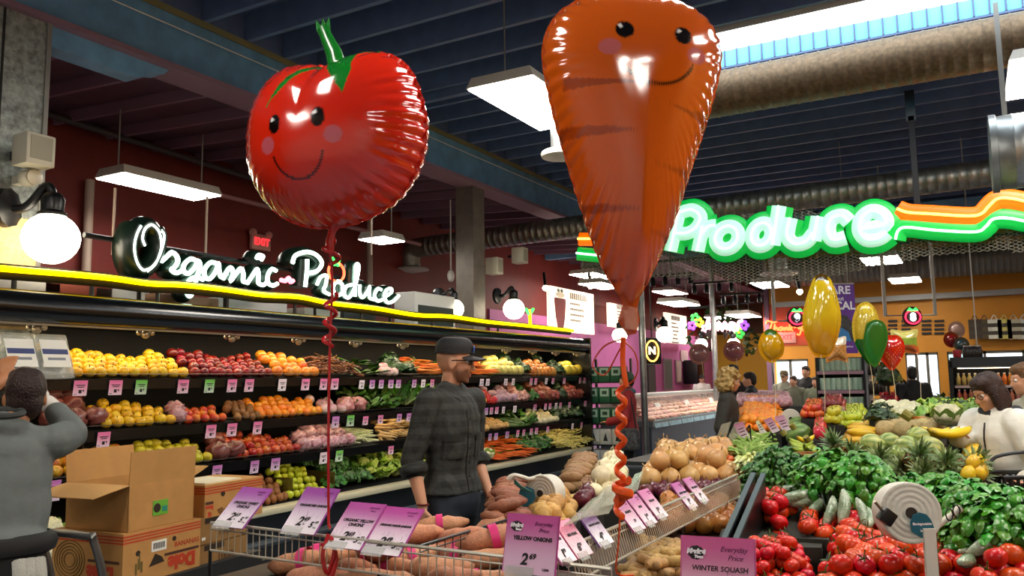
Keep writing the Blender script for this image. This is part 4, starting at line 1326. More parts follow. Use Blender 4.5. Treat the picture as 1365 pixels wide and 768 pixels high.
for row, lst in TG.items():
 cnt = {}
 for px, c in lst:
  nm = [n for p, n in UNDER[row] if p <= px][-1]
  cnt[nm] = cnt.get(nm, 0) + 1
  tot = sum(1 for p, _ in lst if [n for q, n in UNDER[row] if q <= p][-1] == nm)
  z = ROWZ[row] - .07
  y = ypx(px, z + .04, -4.94)
  z -= .02
  o = link('price_tag', TAGM[c], None, (-4.944, y, z - .012))
  o.rotation_euler = (0, rad(8), rad(rnd(-4, 4)))
  s = 1.0 if px < 480 else .82
  if row == 3 and px < 100: s = 1.3
  o.scale = (1, s, s)
  tag(o, '%s price tag under the %s of the %s%s' % (c, nm, ROWN[row], '' if tot == 1 else ', %s of %d' % (ORD[cnt[nm] - 1], tot)), 'price tag', 'price tags on the ' + ROWN[row])

# boxes and papers lying on top of the case
for i, (px, w, h, d, c, lab) in enumerate(((20, .5, .1, .3, 'd8d2c4', 'white flat box on top of the case under the globe lamp'), (95, .5, .12, .3, '9c4a30', 'red-brown flat box on top of the case left of the organic sign'),
  (150, .4, .1, .3, 'dcd8d0', 'white box on top of the case under the letter O'), (195, .12, .12, .02, 'dfe6ee', 'small white card on top of the case under the organic sign'),
  (240, .6, .1, .3, '8c6a50', 'brown board lying on top of the case'), (330, .8, .12, .25, 'c8ccc8', 'pale box on top of the case behind the yellow neon'),
  (420, .5, .1, .3, 'b8b4a8', 'grey box on top of the case under the second sign word'), (470, .5, .16, .3, '2a2c2c', 'dark box on top of the case under the end of the sign'))):
 y = ypx(px, 2.25, -5.5)
 o = MB().bevbox(-d / 2, d / 2, -w / 2, w / 2, 0, h, .006).build('box', M('box_' + c, c, .6), loc=(-5.55, y, 2.206))
 tag(o, lab, 'box')
y = ypx(560, 2.4, -5.7)
t = thing('display_monitor', 'white-framed box with a dark greenish screen on top of the case by the grey pillar', 'monitor', (-5.62, y, 2.206))
MB().bevbox(-.15, .15, -.42, .42, .0, .42, .02).build('cabinet', M('white_box', 'd4d6d0', .4), t)
MB().box(.15, .155, -.36, .36, .05, .27).build('screen', M('dark_green_screen', '3c4640', .15), t, smooth=False)
# end cap rack of white and green cartons beyond the case
rk = thing('carton_rack', 'black end rack that holds stacked white and green cartons at the end of the case', 'rack', (0, 0, 0))
ex0, ex1, ey0, ey1 = -4.98, -4.42, 11.10, 11.46
for z in (.06, .36, .66, .96, 1.26, 1.56): MB().box(ex0, ex1, ey0, ey1 + .05, z - .02, z).build('shelf', BLACK, rk, smooth=False)
for x in (ex0, ex1): MB().box(x - .012, x + .012, ey1, ey1 + .05, 0, 1.9).build('upright', BLACK, rk, smooth=False)
cwht, cgrn, ctri = M('white_carton', 'd4d8d4', .5), M('green_carton', '1d5a3a', .45), M('dark_print', '1c2622', .5)
for zi, z in enumerate((.06, .36, .66, .96, 1.26, 1.56)):
 for k in range(3):
  g = zi >= 4 or zi == 3 and False
  g = zi >= 3
  w = (ex1 - ex0) / 3
  x = ex0 + w * (k + .5)
  c = thing('carton', '%s carton on %s rack shelf from below, %s' % ('green' if g else 'white', ORD[zi], ('next to the case', 'in the middle', 'at the aisle side')[k]), 'carton', (x, ey0 + .15, z), group='cartons in the end rack')
  MB().bevbox(-w / 2 + .006, w / 2 - .006, -.13, .13, 0, .22, .006).build('box', cgrn if g else cwht, c)
  if g:
   MB().box(-w * .36, w * .36, -.134, -.13, .09, .2).build('label', M('pale_green_print', '9fc2ac', .5), c, smooth=False)
   MB().box(-w * .2, w * .2, -.137, -.134, .12, .17).build('print', M('dark_green_print', '144028', .5), c, smooth=False)
  else:
   MB().add([(-w * .2, -.134, .05), (w * .2, -.134, .05), (0, -.134, .17)], [(0, 1, 2)]).build('triangle_print', ctri, c, smooth=False)

# ================================================================== FOIL BALLOONS
FOIL = M('printed_foil', rough=0.13, vc=True, spec=0.7, coat=0.6)

def sstep(a, b, x):
 t = max(0.0, min(1.0, (x - a) / (b - a)))
 return t * t * (3 - 2 * t)

def foil(outline, T, colfn, k=1.0, nphi=160, nr=30, puck=.02, waves=46, p=2.4, q=.62, seed=0):
 """An inflated foil envelope. outline: (x, z) in picture units round the centre, star-shaped; T half thickness; k metres per unit.
    Its front faces -Y. colfn(x, z, front) gives the printed colour."""
 ol = smooth_path([(x, 0, z) for x, z in outline], 10, True)
 ang = [(math.atan2(v.z, v.x) % (2 * math.pi), math.hypot(v.x, v.z)) for v in ol]
 ang.sort()
 def rad_at(a):
  a %= 2 * math.pi
  lo = ang[-1]; lo = (lo[0] - 2 * math.pi, lo[1])
  for h in ang:
   if h[0] >= a:
    t = (a - lo[0]) / max(1e-6, h[0] - lo[0])
    return lo[1] + (h[1] - lo[1]) * t
   lo = h
  h = (ang[0][0] + 2 * math.pi, ang[0][1])
  return lo[1] + (h[1] - lo[1]) * (a - lo[0]) / max(1e-6, h[0] - lo[0])
 # place the spokes evenly along the outline, not evenly in angle
 per = [0]
 for i in range(len(ol)):
  per.append(per[-1] + (ol[(i + 1) % len(ol)] - ol[i]).length)
 spokes = []
 j = 0
 for i in range(nphi):
  s = per[-1] * i / nphi
  while per[j + 1] < s: j += 1
  v = ol[j].lerp(ol[(j + 1) % len(ol)], (s - per[j]) / max(1e-9, per[j + 1] - per[j]))
  spokes.append((v.x, v.z, s))
 rn = random.Random(seed)
 amp = [rn.uniform(.35, 1.2) for _ in range(waves + 1)]
 mb = MB()
 for side in (-1, 1):
  vs, cs, fs = [], [], []
  for i in range(nr + 1):
   rho = 1 - (1 - i / nr) ** 1.6
   for a in range(nphi):
    x, z, s = spokes[a]
    ph = s / per[-1] * waves
    w = amp[int(ph) % waves] * (abs(math.sin(math.pi * ph)) - .45)
    edge = rho ** 7
    x1 = x * rho * (1 + puck * w * edge)
    z1 = z * rho * (1 + puck * w * edge)
    y1 = T * (max(0.0, 1 - rho ** p)) ** q
    y1 *= 1 + puck * 4.0 * w * rho ** 9 * (1 - rho ** 14)
    y1 += T * .012 * noise.noise(Vector((x1 * .02, z1 * .02, side + seed)))
    vs.append(Vector((x1 * k, side * y1 * k, z1 * k)))
    cs.append(col(colfn(x1, z1, side < 0)))
  for i in range(nr):
   for a in range(nphi):
    b_ = (a + 1) % nphi
    q4 = (i * nphi + a, i * nphi + b_, (i + 1) * nphi + b_, (i + 1) * nphi + a)
    fs.append(q4 if side > 0 else q4[::-1])
  mb.add(vs, fs, cs)
 # flat welded rim
 vs, cs, fs = [], [], []
 for a in range(nphi):
  x, z, s = spokes[a]
  L = math.hypot(x, z)
  e = 1 + 4.0 / L
  ph = s / per[-1] * waves
  c = col(colfn(x * .97, z * .97, True))
  vs += [Vector((x * k * .995, 0, z * k * .995)), Vector((x * e * k, T * k * .03 * math.sin(ph * 6.28), z * e * k))]
  cs += [c, c]
 for a in range(nphi):
  b_ = (a + 1) % nphi
  fs.append((2 * a, 2 * b_, 2 * b_ + 1, 2 * a + 1))
 mb.add(vs, fs, cs)
 return mb

def inpoly(x, z, poly):
 r = False
 j = len(poly) - 1
 for i in range(len(poly)):
  xi, zi = poly[i]; xj, zj = poly[j]
  if (zi > z) != (zj > z) and x < (xj - xi) * (z - zi) / (zj - zi) + xi:
   r = not r
  j = i
 return r

def face(x, z, base, eyes, cheeks, smile, er=(9, 12), cr=(14, 12), chk='c0404a', sw=2.0):
 c = base
 for ex, ez in cheeks:
  d = math.hypot((x - ex) / cr[0], (z - ez) / cr[1])
  c = mix(c, chk, 1 - sstep(.92, 1.06, d))
 for ex, ez in eyes:
  d = math.hypot((x - ex) / er[0], (z - ez) / er[1])
  c = mix(c, '0c0604', 1 - sstep(.92, 1.08, d))
  d = math.hypot(x - ex + er[0] * .45, z - ez - er[1] * .5)
  c = mix(c, 'ffffff', 1 - sstep(2.0, 3.4, d))
 if smile:
  (x0, z0), (x1, z1), (x2, z2) = smile
  if min(x0, x2) - 3 < x < max(x0, x2) + 3:
   # arc of a circle through the three points
   ax, ay, bx, by, cx_, cy_ = x0, z0, x1, z1, x2, z2
   dd = 2 * (ax * (by - cy_) + bx * (cy_ - ay) + cx_ * (ay - by))
   ux = ((ax * ax + ay * ay) * (by - cy_) + (bx * bx + by * by) * (cy_ - ay) + (cx_ * cx_ + cy_ * cy_) * (ay - by)) / dd
   uy = ((ax * ax + ay * ay) * (cx_ - bx) + (bx * bx + by * by) * (ax - cx_) + (cx_ * cx_ + cy_ * cy_) * (bx - ax)) / dd
   R0 = math.hypot(ax - ux, ay - uy)
   if z < max(z0, z2) + 2 and z < uy:
    c = mix(c, '2a0804', 1 - sstep(sw * .7, sw * 1.3, abs(math.hypot(x - ux, z - uy) - R0)))
 return c

def ribbon(pts, w, mat, name, parent, thick=.25, n=4):
 q = smooth_path(pts, n)
 return MB().tube(q, w, 6, flat=(Vector((-.487, .873, 0)), thick)).build(name, mat, parent)

def helix(p0, p1, R, turns, n=14):
 p0, p1 = Vector(p0), Vector(p1)
 out = []
 m = int(turns * n)
 for i in range(m + 1):
  a = 2 * math.pi * i / n
  out.append(p0.lerp(p1, i / m) + Vector((R * math.cos(a), R * math.sin(a), 0)))
 return out

ANG = rad(29.2)
# ---- tomato
RDP = M('red_ribbon', 'a80c14', .25, spec=.6)
tc = P(447, 187, d=3.0)
kt = 3.0 / FPX
tom = thing('tomato_balloon', 'big shiny red tomato foil balloon with smiling face and green stem', 'balloon', tc, ANG - rad(22))
TL = [[(-56, 26), (-36, 60), (-6, 104), (6, 112), (-10, 82), (-28, 54)], [(60, 34), (34, 66), (0, 112), (30, 116), (56, 96), (64, 62)],
 [(-30, 118), (-6, 86), (40, 84), (66, 104), (20, 126), (-10, 126)]]
def tomc(x, z, front):
 c = col('d4260e')
 if any(inpoly(x, z, p) for p in TL): c = col('0f7a22')
 if front: c = face(x, z, c, ((-35, 3), (30, 4)), ((-48, -22), (49, -19)), ((-38, -41), (-2, -68), (34, -39)), (9.5, 12.5), (12, 11), 'bb5560', 1.5)
 return c
tout = [(x * 1.05, z) for x, z in [(0, 96), (30, 106), (70, 106), (103, 82), (122, 40), (128, -5), (118, -48), (92, -85), (50, -108), (0, -116), (-50, -108), (-92, -84), (-118, -45), (-126, 0), (-121, 42), (-100, 84), (-66, 106), (-28, 106)]]
foil(tout, 84, tomc, kt, 280, 64, .034, 44, seed=3).build('envelope', FOIL, tom, angle=80)
gf = M('green_foil', '0f7a22', .2, spec=.7, coat=.5)
st = MB()
st.tube([Vector(p) * kt for p in ((4, 0, 92), (-3, 0, 120), (-16, 0, 146), (-22, 0, 160))], [15 * kt, 12 * kt, 9 * kt, 9 * kt], 12, flat=(Vector((0, 1, 0)), .7))
for a in (-12, 0, 10):
 st.add([Vector(p) * kt for p in ((-26 + a * .4, -2, 156), (-14 + a * .4, 2, 156), (-24 + a, 3, 176))], [(0, 1, 2)])
st.build('stem', gf, tom)
MB().tube([Vector(p) * kt for p in ((0, 0, -112), (-4, 0, -124), (-7, 0, -138), (-4, 0, -152))], [12 * kt, 6 * kt, 7 * kt, 4 * kt], 10, flat=(Vector((0, 1, 0)), .4)).build('tail', M('red_foil', 'b01410', .18, coat=.5), tom)
# ribbon down to the wire rack; world points converted to the balloon's own frame
def loc_of(root, ps):
 m = (Matrix.Translation(root.location) @ Matrix.Rotation(root.rotation_euler.z, 4, 'Z')).inverted()
 return [m @ Vector(p) for p in ps]
rb = [P(440, 335, d=3.0), P(443, 380, d=3.0), P(440, 450, d=2.98), P(438, 560, d=2.95), P(438, 690, d=2.93)]
rend = P(440, 702, y=2.262)
ribbon(loc_of(tom, rb + [rend]), .0055, RDP, 'ribbon', tom)
for (pa, pb, R, tn) in (((436, 318), (446, 352), .024, 1.5), ((442, 392), (438, 462), .02, 3)):
 h = helix(P(*pa, d=2.98), P(*pb, d=2.98), R, tn)
 ribbon(loc_of(tom, h), .008, RDP, 'curled_ribbon', tom, .3, 2)
lp = [P(438, 712, d=2.88), P(430, 740, d=2.86), P(437, 765, d=2.85), P(446, 735, d=2.86), P(440, 715, d=2.88), P(448, 745, d=2.86), P(440, 775, d=2.84)]
ribbon(loc_of(tom, lp), .008, RDP, 'bow', tom, .3)

# ---- carrot
cc0 = P(845, 110, d=2.2)
kc = 2.2 / FPX
car = thing('carrot_balloon', 'big shiny orange carrot foil balloon with smiling face', 'balloon', cc0, ANG + rad(8))
cout = [(-2, 122), (-52, 116), (-98, 90), (-120, 42), (-112, -28), (-92, -110), (-73, -178), (-55, -234), (-38, -268), (-24, -288), (-14, -296), (-3, -286), (20, -246), (50, -180), (75, -110), (100, -40), (120, 30), (116, 70), (94, 98), (54, 118)]
STR = [[(25, -48), (60, -54), (110, -42), (92, -68), (60, -60)], [(-108, -70), (-60, -76), (-12, -85), (-60, -88), (-104, -86)], [(-4, -122), (30, -128), (80, -122), (72, -140), (40, -134)],
 [(-84, -168), (-50, -174), (-8, -182), (-50, -184), (-76, -182)], [(-6, -206), (30, -210), (46, -206), (38, -218), (20, -214)], [(-50, -262), (-34, -266), (-22, -264), (-34, -270), (-44, -270)],
 [(-102, -10), (-60, -18), (20, -24), (-60, -26), (-102, -26)]]
def carc(x, z, front):
 c = mix('e2640f', 'cc4a0a', sstep(40, -240, z) if False else max(0, min(1, (60 - z) / 300)))
 if any(inpoly(x, z, p) for p in STR): c = mix(c, '7a1e04', .6)
 if front: c = face(x, z, c, ((-28, 46), (49, 42)), ((-48, 23), (67, 17)), ((-36, 4), (12, -25), (59, -1)), (12, 12), (14, 11), 'd06a6a', 2.0)
 return c
foil(cout, 66, carc, kc, 300, 56, .032, 52, seed=5).build('envelope', FOIL, car, angle=80)
ORF = M('orange_foil_clear', 'b8450c', .2, alpha=.8, spec=.6)
MB().tube([Vector(p) * kc for p in ((-14, 0, -282), (-15, 0, -300), (-17, 0, -318), (-14, 0, -336))], [14 * kc, 10 * kc, 15 * kc, 6 * kc], 12, flat=(Vector((0, 1, 0)), .3)).build('tail', ORF, car)
ORR = M('orange_ribbon', 'e0500c', .35)
for i, ps in enumerate((((829, 452), (805, 462), (790, 487), (806, 500), (824, 470), (832, 455)), ((832, 455), (846, 470), (850, 495), (838, 512), (828, 490), (830, 458)))):
 ribbon(loc_of(car, [P(*p, d=2.2) for p in ps]), .0026, ORF, 'loop_ribbon', car, .3)
h = helix(P(829, 510, d=2.18), P(826, 690, d=2.14), .0105, 7, 12)
ribbon(loc_of(car, [P(831, 450, d=2.19), P(830, 480, d=2.19)] + h), .0095, ORR, 'curled_ribbon', car, .35, 2)
h = helix(P(828, 640, d=2.13), P(832, 668, d=2.12), .02, 1.6, 12)
ribbon(loc_of(car, h), .012, ORR, 'curled_ribbon', car, .35, 2)
ribbon(loc_of(car, [P(827, 680, d=2.14), P(824, 730, d=2.16), P(822, 764, d=2.2), (P(822, 764, d=2.2)[0], 2.24, 1.05)]), .0026, ORR, 'ribbon', car, .8)

# ---- smaller balloons further back
def smallb(name, label, px, py, d, outline, T, cf, turn=0, tail=True, ztie=1.1, rib='d8d0b0', extra=None, roll=0.0):
 p = P(px, py, d=d)
 t = thing(name, label, 'balloon', p, ANG + rad(turn))
 k = d / FPX
 foil(outline, T, cf, k, 110, 22, .03, 34, seed=int(px) % 11).build('envelope', FOIL, t, angle=80)
 zb = min(z for x, z in outline)
 xb = [x for x, z in outline if z == zb][0]
 if tail:
  m = M('ribbon_' + rib, rib, .4)
  q = [Vector((xb * k, 0, zb * k)), Vector((xb * k + .02, 0, zb * k - .25)), Vector((xb * k, 0, ztie - p.z))]
  MB().tube(smooth_path(q, 5), .003, 5).build('ribbon', m, t)
 if extra: extra(t, k)
 return t
smallb('banana_balloon', 'shiny yellow banana foil balloon, upright, before the purple banner', 1095, 420, 7.5,
 [(8, 50), (0, 51), (-8, 44), (-15, 24), (-21, 0), (-22, -20), (-14, -46), (-4, -52), (8, -50), (17, -30), (22, -6), (20, 20), (15, 42)], 15,
 lambda x, z, f: face(x, z, mix('d8b81c', 'c88a0c', max(0, min(1, (-z) / 30))) if not (z > 46) else '4a3a10', ((10, 34),), (), None, (2, 2.4)))
def cornleaf(t, k):
 m = M('corn_leaf_foil', '0c6a1e', .25, coat=.4)
 foil([(6, 6), (16, 2), (19, -16), (10, -40), (2, -50), (-8, -34), (-8, -14), (-2, 0)], 4, lambda x, z, f: '0f701f', k, 60, 10, .02, 18).build('husk_leaf', m, t, loc=(0, -13 * k, -4 * k), angle=80)
smallb('corn_balloon', 'yellow corn cob foil balloon with a green husk leaf', 1154, 432, 7.5,
 [(2, 26), (-8, 20), (-14, 2), (-14, -22), (-4, -44), (2, -50), (10, -34), (14, -8), (14, 8), (10, 20)], 11, lambda x, z, f: mix('c8a81c', 'e0cc50', .5 + .5 * math.sin(x * 1.6) * math.sin(z * 1.6)) if z > -20 else '0f701f', extra=cornleaf)
def calyx(t, k):
 m = MATS['green_foil']
 mb = MB()
 for a in range(7):
  an = a * .9
  mb.add([Vector((math.cos(an) * 3, math.sin(an) * 2, 12)) * k, Vector((math.cos(an + .5) * 3, math.sin(an + .5) * 2, 13)) * k, Vector((math.cos(an + .25) * 14, math.sin(an + .25) * 6, 16 + 2 * (a % 2))) * k], [(0, 1, 2)])
 mb.build('calyx', m, t)
smallb('strawberry_balloon', 'shiny red strawberry foil balloon with green leaves', 1187, 466, 7.6,
 [(0, 15), (9, 15), (15, 8), (14, -4), (6, -18), (0, -24), (-6, -18), (-14, -4), (-15, 8), (-9, 15)], 11, lambda x, z, f: mix('c8140c', 'f0b090', 1 if (math.sin(x * 1.3) * math.sin(z * 1.1) > .93) else 0), extra=calyx)
smallb('lemon_balloon', 'round yellow lemon foil balloon near the thank you sign', 1028, 462, 8.0,
 [(0, 20), (8, 15), (13, 4), (12, -8), (5, -15), (0, -18), (-6, -15), (-12, -7), (-13, 4), (-8, 15)], 10, lambda x, z, f: 'd09a0c' if z < 15 else '3a6a1c')
smallb('pillow_balloon', 'pillow-shaped foil balloon with green print right of the strawberry balloon', 1206, 455, 9.0,
 [(-15, 13), (0, 10), (15, 13), (12, 0), (15, -14), (0, -11), (-15, -14), (-12, 0)], 6, lambda x, z, f: 'c8c070' if z > 4 else ('7a9a3a' if z > -5 else 'b85a2c'))
smallb('pillow_balloon', 'pillow-shaped foil balloon with pinkish print under the banana balloon', 1115, 466, 9.0,
 [(-12, 14), (0, 11), (11, 14), (9, 0), (12, -14), (0, -10), (-12, -14), (-10, 0)], 5, lambda x, z, f: 'e0d8c8' if z > 6 else mix('9a6a3a', 'c08a50', .5 + .5 * math.sin(x) * math.sin(z)))
for nm, lab, px, py, d, r, c in (('round_balloon', 'dusky pink round foil balloon left of the far steel post', 932, 472, 15, 10, '8a5a5c'), ('round_balloon', 'dusky pink round foil balloon hanging under the globe right of the far steel post', 978, 468, 15, 10, '8a5054'),
        ('round_balloon', 'clear pinkish round balloon above the far drinks case', 1275, 440, 14, 7.5, 'b89a90'), ('round_balloon', 'dark red round balloon above the far drinks case', 1268, 453, 13.9, 6.5, '8a0c14'), ('round_balloon', 'teal round balloon above the far drinks case', 1282, 460, 13.8, 6.5, '2c4a50')):
 smallb(nm, lab, px, py, d, [(r * math.cos(a), r * math.sin(a)) for a in [2 * math.pi * q / 10 for q in range(10)]], r * .6, lambda x, z, f, c=c: c, ztie=1.95 if px > 1200 else 1.2)

# ================================================================== ISLANDS OF LOOSE PRODUCE
BIN = M('dark_bin_black', '15130f', .6)
BRD = M('brown_bin_board', '3a2312', .55, grain=.2, gscale=12)
SLATE = M('slate_edge', '4a5a5c', .4, .3)
WIRE = M('white_wire', 'cfcabc', .3, .6)
ACR = M('smoky_acrylic', 'c8c4b4', .12, alpha=.38, spec=.7)

def island(label, x0, x1, y0, y1, z):
 t = thing('produce_table', label, 'display table', ((x0 + x1) / 2, (y0 + y1) / 2, 0))
 w, l = (x1 - x0) / 2, (y1 - y0) / 2
 MB().box(-w + .06, w - .06, -l + .06, l - .06, 0, .1).build('kick', BLACKM, t, smooth=False)
 MB().box(-w, w, -l, l, .1, z).build('body', M('table_body', '14191c', .5), t, smooth=False)
 MB().tube([(-w, -l, z - .06), (w, -l, z - .06), (w, l, z - .06), (-w, l, z - .06)], .02, 8, closed=True).build('bumper', M('dark_grey_bumper'), t)
 return t

islA = island('black island table with onions, potatoes and yams before the produce case', -2.2, -1.02, 1.75, 6.3, .70)
islB = island('black island table with tomatoes, cucumbers and basil in front', -.95, 1.2, 2.35, 4.72, .70)
islC = island('island table with pineapples and melons behind the basil', -1.35, -.10, 4.78, 8.0, .70)
islD = island('far island table with oranges left of the melons', -3.3, -1.5, 8.2, 12.2, .74)
islE = island('far island table with cauliflower and greens before the drinks case', -1.2, .75, 8.3, 11.2, .74)
ISL = dict(A=islA, B=islB, C=islC, D=islD, E=islE)

def corners(q, z):
 z0, z1 = z if isinstance(z, tuple) else (z, z)
 tl, tr, br, bl = [P(*p, z=zz) for p, zz in zip(q, (z1, z1, z0, z0))]
 return tl, tr, br, bl

def bin_under(isl, tl, tr, br, bl, drop, mat=BIN, zb=.69):
 r = isl.location
 d = Vector((0, 0, drop))
 top = [p - d - r for p in (bl, br, tr, tl)]
 bot = [Vector((p.x, p.y, zb)) for p in top]
 mb = MB().add(top + bot, [(0, 1, 2, 3), (7, 6, 5, 4), (0, 4, 5, 1), (1, 5, 6, 2), (2, 6, 7, 3), (3, 7, 4, 0)])
 return mb.build('bin', mat, isl, smooth=False)

def fill(q, z, key, label, group, isl='A', layers=1, step=None, flat=False, scale=1.0, mat=BIN, rz=None, mk=True, skip=.04, jit=.25, lz=.72):
 k = K[key]
 r = k['r'] * scale
 s = step or 2 * r
 tl, tr, br, bl = corners(q, z)
 c = (tl + tr + br + bl) / 4
 if mk:
  g = 1.04
  bin_under(ISL[isl], *[c + (p - c) * g for p in (tl, tr, br, bl)], r * (1.0 if not flat else .3), mat)
 W = ((tr - tl).length + (br - bl).length) / 2
 L = ((tl - bl).length + (tr - br).length) / 2
 n, m = max(1, int(W / s)), max(1, int(L / (s * .87)))
 for ly in range(layers):
  for j in range(m - ly):
   c_ = 0
   for i in range(n - ly):
    if random.random() < skip + ly * .12: continue
    u = (i + .5 + (.5 if j % 2 else 0) * (1 if n > 1 else 0) + ly * .5) / (n + .5)
    v = (j + .5 + ly * .5) / m
    p = (bl.lerp(br, u)).lerp(tl.lerp(tr, u), v)
    p = p + Vector((rnd(-jit, jit) * r * .5, rnd(-jit, jit) * r * .5, ly * r * 2 * lz + rnd(-.05, .05) * r))
    rot = (rnd(-.2, .2), rnd(-.2, .2), rz + rnd(-.35, .35)) if rz is not None else ((rnd(-.15, .15), rnd(-.15, .15), rnd(0, 6.28)) if flat else None)
    c_ += 1
    put(key, p, label + ((', %s row, %s%s' % ((RN + ORD[6:])[j], ORD[c_ - 1], ' from left' if layers == 1 else (', lower', ', middle' if layers == 3 else ', upper', ', upper')[ly])) if m * n > 1 else ''), group, rot, scale * rnd(.92, 1.08))

kind('yam', 'sweet_potato', 'sweet potato', variants(lambda s: oblong(.27, .048, 'b4785a', 'c68a68', 'b87a5a', bend=.02, seed=s, lump=.1, taper=.2, mat=PROM), 4), .046)
kind('sweet', 'sweet_potato', 'sweet potato', variants(lambda s: oblong(.15, .033, '8a5238', '9c6044', '7c4a34', seed=s + 7, lump=.12, mat=PROM)), .034)
kind('yellowpot', 'potato', 'potato', variants(lambda s: oblong(.11, .04, 'c0924a', 'd0a45c', 'b88a48', seed=s + 3, lump=.12, taper=.05, mat=PROM)), .04)
kind('russet', 'potato', 'potato', variants(lambda s: oblong(.14, .034, '84603c', '94704a', seed=s + 1, lump=.1, taper=.05, mat=PROM)), .035)
kind('yonion', 'yellow_onion', 'onion', variants(lambda s: fruit(.05, 'b88a4c', 'cda468', 'b8884c', dim=-.14, stem='a8885c', seed=s, sq=.9)), .05)
kind('bonion', 'yellow_onion', 'onion', variants(lambda s: fruit(.048, 'a8662c', 'bb7a3a', '9c5c28', dim=-.14, stem='a8784c', seed=s, sq=.92)), .048)
kind('ronion', 'red_onion', 'onion', variants(lambda s: fruit(.046, '4c1220', '5e1a2c', '4a1422', dim=-.12, stem='7a4a4a', seed=s, sq=.92)), .046)
kind('wonion', 'white_onion', 'onion', variants(lambda s: fruit(.052, 'd6cda8', 'e6ddb8', 'd0c49a', dim=-.12, stem='c8bc94', seed=s)), .052)
kind('ginger', 'ginger_root', 'ginger', variants(lambda s: (lambda mb: mb.mesh('root', PROM, True, 70))(ginger_mb(s))) if False else [], .03)

def ginger_mesh(s):
 rn = random.Random(s)
 mb = MB()
 for i in range(5):
  a = rn.uniform(-.5, .5) + (math.pi / 2 if i > 2 else 0) * rn.choice((-1, 1))
  o = Vector((rn.uniform(-.05, .05), rn.uniform(-.02, .02), .02))
  d = Vector((math.cos(a), math.sin(a), rn.uniform(-.1, .3))) * rn.uniform(.05, .09)
  mb.tube([o - d * .5, o - d * .2, o + d * .3, o + d * .6, o + d * .72], [.012, .022, .019, .02, .008], 8, c=['9c7a44', 'b08c50', 'ac8850', 'b8945a', 'a88650'])
 return mb.mesh('root', PROM, True, 70)

K['ginger']['m'] = variants(ginger_mesh)

def tomato_mesh(s, r=.04, c='c8300a', c2='cc440c', sepal=True):
 rn = random.Random(s)
 mb = MB()
 prof, cs = [], []
 for i in range(11):
  a = math.pi * i / 10
  rr, z = math.sin(a), -math.cos(a) * .86
  if i > 6: z -= .16 * max(0, 1 - rr / .5) ** 1.2
  prof.append((max(rr, 1e-3) * r, z * r))
  cs.append(mix(c2, c, min(1, i / 6)))
 mb.lathe(prof, 18, None, cs, fn=lambda v, i, k: Vector((v.x, v.y, v.z)) * (1 + .018 * math.sin(5 * 6.283 * k / 18 + s)))
 if sepal:
  zt = prof[-1][1] + r * .03
  for k in range(5):
   a = k * 1.257 + rn.random() * .4
   d = Vector((math.cos(a), math.sin(a), 0)); q = Vector((-d.y, d.x, 0))
   mb.add([Vector((0, 0, zt + .03 * r)) + q * r * .09, Vector((0, 0, zt + .03 * r)) - q * r * .09, d * r * .45 + Vector((0, 0, zt + r * .16)) - q * r * .05, d * r * .75 + Vector((0, 0, zt + r * .1))],
    [(0, 1, 2), (0, 2, 3), (2, 1, 0), (3, 2, 0)], '3a5c1c')
  mb.tube([(0, 0, zt), (r * .1, 0, zt + r * .4), (r * .4, r * .1, zt + r * .75)], r * .06, 5, c='4a6a24')
 return mb.mesh('tomato', PRO, True, 60)

kind('tom', 'tomato', 'tomato', [tomato_mesh(0), tomato_mesh(1, c='c82c0c'), tomato_mesh(2, c='cc380c', c2='d05a10'), tomato_mesh(3, sepal=False), tomato_mesh(4, c='d0300c', sepal=False)], .039)
kind('cherry', 'tomato', 'tomato', [tomato_mesh(s, .029, 'c8200e', 'c8300e', s % 2 == 0) for s in range(3)], .029)
CUKW = M('wrapped_cucumber', rough=.12, vc=True, rnd=.1, grain=.3, gscale=90, bump=.4, bscale=70, spec=.8)
kind('wcuke', 'cucumber', 'cucumber', variants(lambda s: oblong(.19, .03, '98a890', '6c8464', 'b0bca8', bend=.015, seed=s, lump=.06, taper=.05, mat=CUKW)), .03)
kind('cantaloupe', 'cantaloupe', 'melon', variants(lambda s: fruit(.075, '9c8a58', 'b09c68', '9a8a58', sq=.97, dim=.03, stem=None, seed=s, mat=PROM)), .074)
kind('stripe', 'striped_melon', 'melon', variants(lambda s: oblong(.17, .072, '9cac58', 'c8cc80', '9cac58', seed=s, lump=.01, taper=.0, n=11, seg=16, stripes='3c6a24')), .07)
kind('waterm', 'watermelon', 'melon', variants(lambda s: oblong(.2, .09, '7a9440', '8aa458', '7c9444', seed=s, lump=.01, taper=.0, n=11, seg=16, stripes='2c5420')), .088)
kind('ysquash', 'yellow_squash', 'squash', variants(lambda s: oblong(.2, .036, 'd8a41c', 'e0b42a', 'c89a1c', bend=.03, seed=s, lump=.03, taper=.35)), .036)
kind('lemon', 'lemon', 'lemon', variants(lambda s: fruit(.036, 'd0a818', 'dcb824', 'c8a41c', sq=1.2, dim=-.1, stem=None, seed=s)), .036)
kind('pinkpack', 'mushroom_pack', 'packet', variants(lambda s: lumpy(.05, 'd8a8b8', 'b85a80', 14, .2, seed=s, sq=.45, mat=NETM)), .045)

